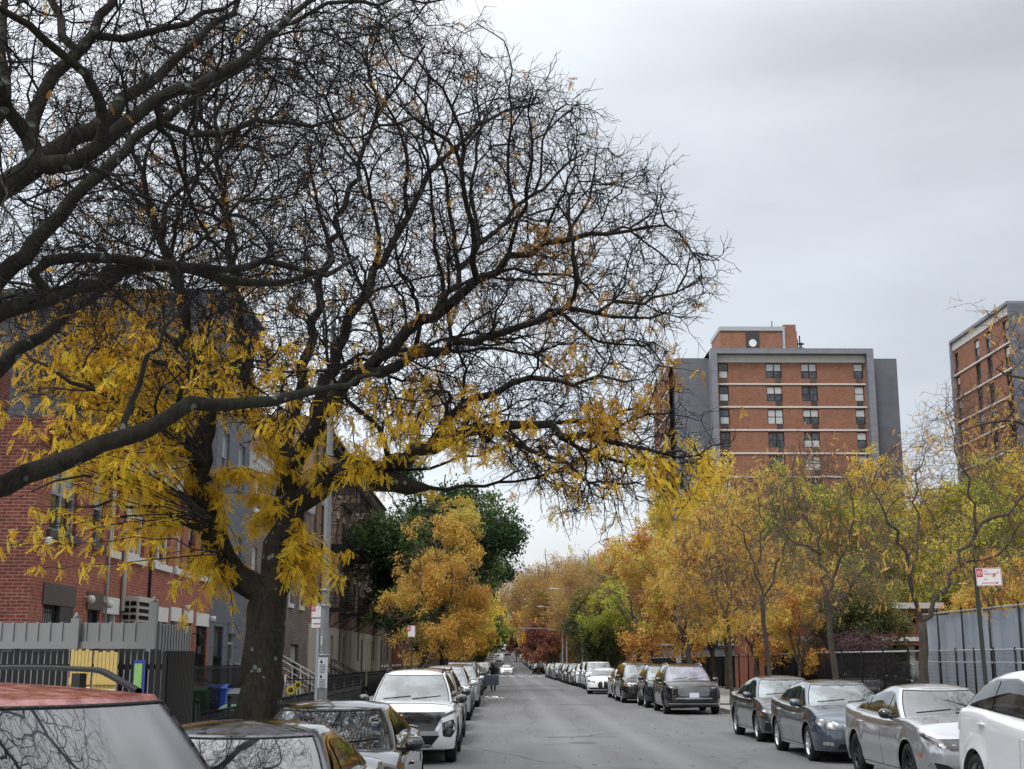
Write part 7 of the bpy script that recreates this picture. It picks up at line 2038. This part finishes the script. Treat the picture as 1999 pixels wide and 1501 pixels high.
# ================================================================== street and yard trees
def dome(rg, n, cx, cz, r, h, flat=1.0, lump=.35, seed=0):
    out = []; fr = rg.normal(size=(6, 3)) * 1.3; ph = rg.uniform(0, 6, 6)
    while len(out) < n:
        p = rg.uniform(-1, 1, (2000, 3)); d = np.linalg.norm(p, axis=1)
        lim = 1 - lump * .5 + lump * .5 * np.sin(p @ fr[:3].T * 2.2 + ph[:3]).mean(1) * 1.6
        k = (d < lim) & (d > .15)
        for q in p[k]:
            out.append((q[0] * r + cx[0], q[1] * r + cx[1], cz + q[2] * h / 2))
            if len(out) >= n: break
    return np.array(out)
def make_tree(name, label, seed, h, r, trunk_h, tr, nat, kill, leafm, nleaf, lsize, bk='bark_grey', twm='twig_tan', leafstyle='quad', droop=0., hue=(0, 1), group=None, lean=0., twig=(.5, 1.0), keep=-.2, r0=.007, lump=.4, limbs=5, zlow=.0, twigtip=.006, step=.35):
    rgt = np.random.default_rng(seed); g = Grow(seed)
    g.limb([(0, 0, -.2, tr * 1.3), (0, 0, .3, tr), (lean * .3, 0, trunk_h * .6, tr * .9), (lean, 0, trunk_h, tr * .85)], step=.4, wob=.03)
    cz = (trunk_h * .85 + zlow + h) / 2; hh = h - trunk_h * .85 - zlow
    for i in range(limbs):
        a = 2 * math.pi * (i + rgt.random() * .6) / limbs; e_ = rgt.uniform(.45, .8); zt_ = trunk_h + hh * rgt.uniform(.35, .8)
        s0 = rgt.uniform(.75, 1.0)
        g.limb([(lean * s0, 0, trunk_h * s0, tr * .55), (lean + math.cos(a) * r * .2, math.sin(a) * r * .2, trunk_h * s0 + (zt_ - trunk_h) * .35, tr * .42), (lean + math.cos(a) * r * e_ * .6, math.sin(a) * r * e_ * .6, trunk_h + (zt_ - trunk_h) * .7, tr * .28), (lean + math.cos(a) * r * e_, math.sin(a) * r * e_, zt_, tr * .12)], attach=True, step=.4, wob=.07)
    g.limb([(lean, 0, trunk_h, tr * .6), (lean + .2, .1, trunk_h + hh * .4, tr * .4), (lean, -.1, trunk_h + hh * .8, tr * .12)], attach=True, step=.4, wob=.08)
    g.colonise(dome(rgt, nat, (lean, 0), cz, r, hh, lump=lump), step=step, infl=2.2, kill=kill, iters=60, up=.03)
    ch = g.finish(tip=twigtip, expo=2.3)
    root = thing(name, label, 'tree', group=group)
    th, tn = split_chains(ch, .035)
    V, F = chains_mesh(th, 7); raw_mesh('trunk', V, F, M[bk], root, True)
    sets, ends, ed = g.twigs(.03, per=twig[0], length=twig[1], seg=4, r0=r0, sub=1, zig=.25, droop=droop)
    VV, FF = [], []; b = 0
    if tn: V, F = chains_mesh(tn, 3); VV.append(V); FF.append(F); b = len(V)
    V, F = merge_sets(sets, 3); VV.append(V); FF.append(F + b)
    raw_mesh('branches', np.concatenate(VV), np.concatenate(FF), M[twm], root)
    pts = ends
    k = clump_keep(rgt, pts, 1.25, keep); pts = pts[k]; pd = ed[k]
    if nleaf and len(pts):
        j = rgt.integers(0, len(pts), nleaf); base = pts[j]
        c = base + rgt.normal(size=(nleaf, 3)) * lsize[2]
        ax = pd[j] * .5 + rgt.normal(size=(nleaf, 3)) * .6; ax[:, 2] -= droop; ax /= np.linalg.norm(ax, axis=1, keepdims=True)
        V, F = leaf_quads(rgt, c, ax, lsize[0] * rgt.uniform(.6, 1.3, nleaf), lsize[1] * rgt.uniform(.6, 1.3, nleaf))
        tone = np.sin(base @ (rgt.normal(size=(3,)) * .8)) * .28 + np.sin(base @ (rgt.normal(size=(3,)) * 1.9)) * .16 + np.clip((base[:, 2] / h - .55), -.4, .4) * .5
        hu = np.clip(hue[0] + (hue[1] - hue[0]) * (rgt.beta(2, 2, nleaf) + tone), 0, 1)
        leaf_obj('crown', V, F, hu, M[leafm], root)
    return root
def place(o, x, y, rz=0., s=1.0, label=None, sz=None, z=None):
    o.location = (x, y, (elev(y) if z is None else z)); o.rotation_euler = (0, 0, rz); o.scale = (s, s, sz or s)
    if label: o['label'] = label
    return o
def pxt(px, d): return float(P(px, 1285, d)[0])
# --- near young street trees on the right, limbs following the photograph
def px_tree(name, label, d, trunk, limbs, poly, seed, nat, kill, leafn, leafm, dd=2.4, hue=(0, 1), tip=.006, tw=(1.3, .6), r0=.005):
    g = Grow(seed); base = P(trunk[0][0], trunk[0][1], d)
    x0, y0 = float(base[0]), float(base[1])
    g.limb([(x0, y0, -.05, trunk[0][2] * 1.2), (x0, y0, .35, trunk[0][2] * .9)] + [(*P(a, b, d), r_ * .85) for a, b, r_ in trunk[1:]], step=.3)
    for l in limbs: g.limb([(*P(a, b, d + dq), r_ * .68) for a, b, dq, r_ in l], attach=True, wob=.06, step=.28)
    rgt = np.random.default_rng(seed)
    g.colonise(crown_points(rgt, nat, poly, lambda a, b: (d - dd, d + dd)), step=.26, infl=1.5, kill=kill, iters=50, up=.02)
    ch = g.finish(tip=tip, expo=2.3)
    root = thing(name, label, 'tree', (x0, y0, 0), group='young street trees along the right kerb'); inv = -np.array([x0, y0, 0])
    th, tn = split_chains(ch, .028)
    V, F = chains_mesh(th, 8); raw_mesh('trunk', V + inv, F, M['bark_grey'], root, True)
    sets, ends, ed = g.twigs(.022, per=tw[0], length=tw[1], seg=4, r0=r0, sub=2, zig=.25)
    V, F = chains_mesh(tn, 3); V2, F2 = merge_sets(sets, 3)
    raw_mesh('branches', np.concatenate([V, V2]) + inv, np.concatenate([F, F2 + len(V)]), M['twig_brown'], root)
    k = clump_keep(rgt, ends, 1.5, .1); be = ends[k]; j = rgt.integers(0, len(be), leafn)
    bb_ = be[j] + rgt.normal(size=(leafn, 3)) * .07
    V, F, r_ = pinnate(rgt, bb_, 4, .16, .045, np.clip(rgt.normal((hue[0] + hue[1]) / 2, (hue[1] - hue[0]) / 3.5, leafn), 0, 1))
    leaf_obj('crown', V + inv, F, r_, M[leafm], root)
    return root
px_tree('street_tree', 'nearly bare forked street tree by the screened fence, nearest on the right kerb', 29, [(1807, 1440, .13), (1806, 1330, .125), (1804, 1270, .12), (1800, 1215, .115)],
        [[(1800, 1215, 0, .08), (1780, 1140, -.2, .07), (1760, 1060, -.5, .055), (1725, 1000, -.8, .035), (1700, 950, -1, .015)], [(1778, 1130, -.2, .05), (1792, 1050, .3, .042), (1785, 960, .7, .03), (1805, 890, 1, .018)],
         [(1801, 1212, 0, .085), (1850, 1140, .2, .075), (1890, 1065, .4, .065), (1920, 1030, .5, .055), (1985, 985, .8, .04), (2030, 930, 1, .02)], [(1905, 1045, .5, .05), (1893, 960, .3, .04), (1870, 880, .1, .028), (1845, 800, 0, .015)],
         [(1865, 1110, .3, .05), (1940, 1080, -.4, .035), (2010, 1060, -.9, .02)]],
        [(1690, 1090), (1690, 930), (1760, 850), (1800, 790), (1870, 760), (1999, 790), (2080, 900), (2050, 1100), (1930, 1170), (1850, 1150), (1760, 1150)], 31, 900, .34, 650, 'leaf_orange', hue=(.2, .9))
px_tree('street_tree', 'nearly bare street tree second along the right kerb, above the slate grey sedan', 37, [(1634, 1400, .11), (1630, 1320, .105), (1620, 1230, .10), (1612, 1150, .095)],
        [[(1612, 1152, 0, .07), (1598, 1060, .2, .06), (1570, 1000, .5, .045), (1545, 940, .8, .03), (1560, 870, 1, .015)], [(1614, 1165, 0, .06), (1645, 1080, -.3, .05), (1668, 1000, -.6, .035), (1650, 930, -.8, .02)],
         [(1618, 1200, 0, .05), (1680, 1120, .5, .04), (1730, 1070, .9, .025)], [(1600, 1080, 0, .045), (1550, 1060, -.7, .03), (1510, 1020, -1, .018)]],
        [(1500, 1090), (1500, 960), (1550, 880), (1640, 880), (1720, 930), (1750, 1050), (1720, 1160), (1640, 1180), (1560, 1150)], 32, 900, .36, 500, 'leaf_orange', hue=(.1, .9), r0=.006)
px_tree('street_tree', 'thin street tree third along the right kerb, above the dark grey sedan', 46, [(1506, 1360, .10), (1500, 1300, .095), (1492, 1230, .09), (1486, 1165, .085)],
        [[(1486, 1168, 0, .07), (1470, 1090, .3, .055), (1440, 1030, .6, .04), (1410, 985, .9, .02)], [(1487, 1175, 0, .06), (1520, 1100, -.3, .05), (1540, 1020, -.6, .035), (1530, 930, -.8, .018)], [(1480, 1120, 0, .045), (1490, 1040, 0, .035), (1480, 960, .2, .018)]],
        [(1370, 1130), (1370, 1000), (1430, 930), (1520, 900), (1580, 960), (1580, 1100), (1530, 1190), (1430, 1190)], 33, 1000, .38, 1600, 'leaf_orange', hue=(.1, .95), r0=.007)
px_tree('street_tree', 'orange leaved street tree with a wooden stay, fourth along the right kerb', 53, [(1429, 1372, .10), (1427, 1310, .095), (1424, 1260, .09), (1421, 1215, .08)],
        [[(1421, 1218, 0, .06), (1400, 1150, .3, .045), (1380, 1090, .6, .03), (1370, 1040, .9, .015)], [(1422, 1225, 0, .06), (1450, 1150, -.3, .045), (1455, 1070, -.6, .03), (1440, 1010, -.8, .015)], [(1420, 1210, 0, .05), (1418, 1120, 0, .04), (1410, 1050, 0, .02)]],
        [(1320, 1230), (1310, 1110), (1350, 1020), (1430, 980), (1490, 1040), (1500, 1150), (1480, 1250), (1400, 1260)], 34, 1100, .38, 7500, 'leaf_orange', hue=(.3, 1), r0=.007)
# right edge tree reaching in from outside the frame
t3 = Grow(41); bx_ = pxt(2230, 25)
t3.limb([(bx_, 25, -.1, .22), (bx_, 25, .5, .17), (bx_, 25, 2.5, .15), *[(*P(a, b, 25), r_) for a, b, r_ in ((2200, 960, .13), (2150, 880, .11))]], step=.3)
for l in ([(2150, 880, 25, .07), (2080, 850, 24.8, .055), (1990, 828, 24.6, .04), (1925, 822, 24.4, .026), (1860, 850, 24.2, .01)], [(2150, 880, 25, .08), (2110, 780, 25, .06), (2050, 700, 25, .045), (1985, 640, 25, .03), (1930, 602, 25, .02), (1880, 588, 25, .008)], [(2050, 700, 25, .04), (1990, 740, 24.8, .028), (1945, 720, 24.6, .015)]): t3.limb(L4(l), attach=True, wob=.04)
rgt = np.random.default_rng(41)
t3.colonise(crown_points(rgt, 420, [(1900, 610), (1960, 600), (2120, 640), (2200, 800), (2100, 900), (1960, 880), (1880, 860), (1960, 800), (1950, 700)], lambda a, b: (24, 26.2)), step=.2, infl=1.2, kill=.3, iters=40)
ch = t3.finish(tip=.005); root3 = thing('edge_tree', 'rust leaved branches reaching in from beyond the right edge', 'tree', (bx_, 25, 0)); iv = -np.array([bx_, 25, 0])
th, tn = split_chains(ch, .02); V, F = chains_mesh(th, 7); raw_mesh('trunk', V + iv, F, M['bark_grey'], root3, True)
sets, ends, ed = t3.twigs(.015, per=1.2, length=.35, seg=4, r0=.0045, sub=1); V, F = chains_mesh(tn, 3); V2, F2 = merge_sets(sets, 3)
raw_mesh('branches', np.concatenate([V, V2]) + iv, np.concatenate([F, F2 + len(V)]), M['bark_twig'], root3)
k = rgt.random(len(ends)) < .28; V, F, r_ = pinnate(rgt, ends[k], 5, .14, .035, np.clip(rgt.normal(.4, .2, k.sum()), 0, 1)); leaf_obj('crown', V + iv, F, r_, M['leaf_orange'], root3)
# --- library trees
orange = make_tree('honey_locust', 'orange honey locust on the left kerb before the dark green tree', 51, 9.6, 3.3, 2.6, .13, 1500, .42, 'leaf_gold', 31000, (.18, .055, .14), hue=(.3, 1), droop=.35, twig=(.8, .7), keep=-.1, lump=.7, zlow=-.6, lean=1.1)
place(orange, pxt(815, 58), 58, s=.93)
green = make_tree('street_tree', 'big dark green leafy tree behind the orange honey locust on the left', 52, 13.2, 5.4, 3.2, .28, 1800, .6, 'leaf_green', 60000, (.24, .12, .28), hue=(0, 1), twig=(.5, .8), keep=-.3, lump=.65, zlow=-.9, bk='bark_grey', twm='bark_twig')
place(green, -3.3, 79, sz=1.05)
olive = make_tree('yard_tree', 'yellow green tree', 53, 13.6, 4.6, 4, .2, 1500, .55, 'leaf_olive', 40000, (.22, .085, .17), hue=(.1, 1), droop=.25, twig=(.9, 1.0), keep=.0, lump=.5, zlow=-.8)
olive2 = make_tree('yard_tree', 'yellow green tree', 54, 13.0, 5.0, 3.6, .2, 1400, .55, 'leaf_olive', 38000, (.22, .085, .17), hue=(.0, .8), droop=.25, twig=(.9, 1.0), keep=.05, lump=.7, zlow=-.8)
place(olive, pxt(1420, 82), 82, s=1.06, label='yellow green tree below the left corner of the whole tower'); place(olive2, pxt(1585, 80), 80, s=1.08, label='yellow green tree directly in front of the whole tower')
X_ = [(olive, 1695, 86, 1.07, 1.2, 'yellow green tree below the right corner of the whole tower'), (olive2, 1905, 78, 1.08, 2.2, 'yellow green tree left of the cut off tower base'), (olive, 2015, 80, 1.05, .5, 'yellow green tree at the right edge before the cut off tower'), (olive, 1330, 92, .93, 3.2, 'yellow green tree over the orange street trees, right of the road'), (olive2, 1265, 104, .95, 4.0, 'yellow green tree left of the tall pole on the right'), (olive2, 1780, 96, .80, 5., 'small yellow green tree in the gap between the towers')]
for s_, px_, d_, sc_, rz_, lb_ in X_: place(copy_tree(s_), pxt(px_, d_), d_, rz_, sc_, lb_)
amber = make_tree('street_tree', 'orange brown tree', 55, 9.6, 3.4, 2.6, .14, 1300, .45, 'leaf_orange', 18000, (.19, .075, .13), hue=(0, 1), droop=.2, twig=(1.2, .8), keep=.08, lump=.75, zlow=-.5)
place(amber, pxt(1345, 64), 64, label='orange brown tree round the tall pale pole on the right')
for px_, d_, sc_, rz_, lb_ in ((1392, 71, .9, 1, 'orange brown tree behind the staked street tree'), (1262, 78, .92, 2, 'orange brown tree left of the tall pale pole'), (1475, 66, .78, 3.3, 'orange brown tree behind the third street tree'), (1560, 60, .62, 4.4, 'orange brown tree over the plum hedge'), (1955, 60, .72, .4, 'orange brown tree behind the screened fence')):
    place(copy_tree(amber), pxt(px_, d_), d_, rz_, sc_, lb_)
midg = make_tree('street_tree', 'small mid green tree on the right kerb before the crossing', 56, 8.8, 2.9, 2.2, .12, 800, .5, 'leaf_mid', 26000, (.22, .10, .22), hue=(.0, .8), twig=(.6, .8), keep=-.5, lump=.45, zlow=-.5)
place(midg, pxt(1180, 108), 108)
place(copy_tree(midg), pxt(1675, 64), 64, 1., .78, 'small green tree against the low brick wall')
bare = make_tree('plane_tree', 'tall brownish thinning tree with pale trunk near the crossing on the right', 57, 16.5, 6.5, 5, .38, 1700, .7, 'leaf_rust', 34000, (.22, .10, .3), bk='bark_pale', hue=(.1, 1), twig=(1.2, 1.3), keep=-.2, lump=.5, zlow=-1., r0=.014, twigtip=.012)
place(bare, pxt(1066, 248), 248, s=1.42)
for px_, d_, sc_, rz_, lb_ in ((1150, 160, .98, 1, 'tall brownish tree right of the pale trunked one'), (1212, 128, .85, 2.5, 'brownish tree behind the small mid green tree'), (1098, 205, 1.15, 4, 'brownish tree just past the crossing corner on the right'), (1040, 330, 1.35, 2.2, 'distant brownish tree whose crown closes the street view')): place(copy_tree(bare), pxt(px_, d_), d_, rz_, sc_, lb_)
red = make_tree('maple_tree', 'small red leaved tree beyond the crossing on the right', 58, 7.5, 2.6, 2, .11, 450, .55, 'leaf_red', 12000, (.3, .16, .25), hue=(0, 1), twig=(.5, .8), keep=-.6)
place(red, pxt(1050, 198), 198); place(copy_tree(red), pxt(1008, 330), 330, 1, 1.1, 'distant red tree halfway up the hill on the right')
# left side beyond
ygold = make_tree('street_tree', 'golden leaved tree', 59, 8.6, 3.2, 2.2, .13, 600, .55, 'leaf_yellow', 20000, (.26, .10, .25), hue=(.0, .7), twig=(.5, .8), keep=-.5)
place(ygold, -3.6, 132, label='golden leaved tree over the parked cars, nearest beyond the dark green tree')
lefts = [(green, 96, .95, 1., 'dark green tree right behind the biggest dark green one'), (green, 75, .62, 2., 'dark green tree between fire escapes and orange locust'), (olive2, 112, .8, 3, 'olive tree behind the dark green trees on the left'), (ygold, 150, 1.05, 2., 'golden leaved tree just before the crossing on the left'), (orange, 121, .95, 4, 'far orange tree over the parked cars on the left'), (green, 160, .8, 5, 'dark tree at the crossing corner on the left')]
for s_, y_, sc_, rz_, lb_ in lefts: place(copy_tree(s_), -3.7 + (-.6 if s_ is green and y_ == 75 else 0), y_, rz_, sc_, lb_)
place(copy_tree(green), -13.5, 104, 1., 1.0, 'dark green yard tree rising behind the tan buildings')
# hedge and plum bushes
hd = make_tree('hedge', 'dark plum coloured hedge behind the black slatted fence', 60, 3.1, 1.3, .3, .06, 260, .35, 'leaf_purple', 12000, (.09, .06, .12), twm='bark_twig', hue=(0, 1), twig=(.8, .4), keep=-.9, lump=.2, limbs=7, step=.2)
hd['group'] = 'plum hedge bushes behind the black fence'; hd['category'] = 'bush'; hd['label'] = 'dark plum hedge bush in the clipped row behind the black fence'
place(hd, 15.8, 57)
for i in range(7): place(copy_tree(hd), 15.9 + rf.uniform(-.15, .15), 59.3 + i * 2.1, i * 1.3, rf.uniform(.92, 1.05))
# trees up the hill, both sides
far = [make_tree('hill_tree', 'far tree', 70 + i, 11, 4.4, 3, .18, 260, 1.0, lm, 5200, (.5, .3, .45), hue=(.1, 1), twig=(.3, 1.), keep=-.6, r0=.02, step=.6, limbs=4) for i, lm in enumerate(('leaf_rust', 'leaf_orange', 'leaf_olive', 'leaf_mid'))]
names = ['brown', 'orange', 'olive', 'green']
used = [0] * 4; rt_ = random.Random(12)
def put(k, x, y, s_, side):
    o = far[k] if not used[k] else copy_tree(far[k]); used[k] = 1
    place(o, x, y, rt_.uniform(0, 6), s_)
    o['label'] = f'far {names[k]} leaved tree lining the {"left" if side < 0 else "right"} of the hill road'; o['group'] = f'trees lining the hill road'; o['category'] = 'tree'
y = 206
while y < 930:
    for side in (-1, 1):
        x = (-3.9 if side < 0 else 9.1)
        put(rt_.choice([0, 1, 0, 2, 3, 0] if side > 0 else [1, 2, 3, 2]), x, y + rt_.uniform(-2, 2), rt_.uniform(.95, 1.4), side)
        if rt_.random() < .7: put(rt_.choice([0, 2, 3, 3]), x + side * rt_.uniform(7, 13), y + rt_.uniform(-4, 4), rt_.uniform(1.0, 1.35), side)
    y += 10 if y < 400 else 14
# deeper yard trees on the right and left that close the view
for i, (x, y, k, s_) in enumerate(((24, 118, 2, 1.25), (31, 112, 3, 1.2), (38, 120, 2, 1.3), (18, 152, 0, 1.3), (26, 150, 0, 1.35), (46, 116, 1, 1.1), (20, 176, 0, 1.4), (30, 180, 2, 1.4), (16, 196, 0, 1.3), (-16, 150, 3, 1.3), (-17, 180, 3, 1.3), (35, 96, 3, 1.05), (26, 100, 0, 1.05), (41, 92, 2, 1.1), (16.5, 128, 1, 1.0), (15.5, 168, 1, 1.2))):
    o = copy_tree(far[k]); place(o, x, y, i * 1.1, s_); o['label'] = f'far {names[k]} leaved tree filling the yards beside the towers'; o['group'] = 'trees filling the yards'
for i in range(16):
    x = -60 + i * 12; 
    if -12 < x < 22: continue
    o = copy_tree(far[i % 4]); place(o, x, 230 + (i % 3) * 14, i, 1.5); o['label'] = f'far {names[i % 4]} leaved tree on the skyline behind the yards'; o['group'] = 'skyline trees'
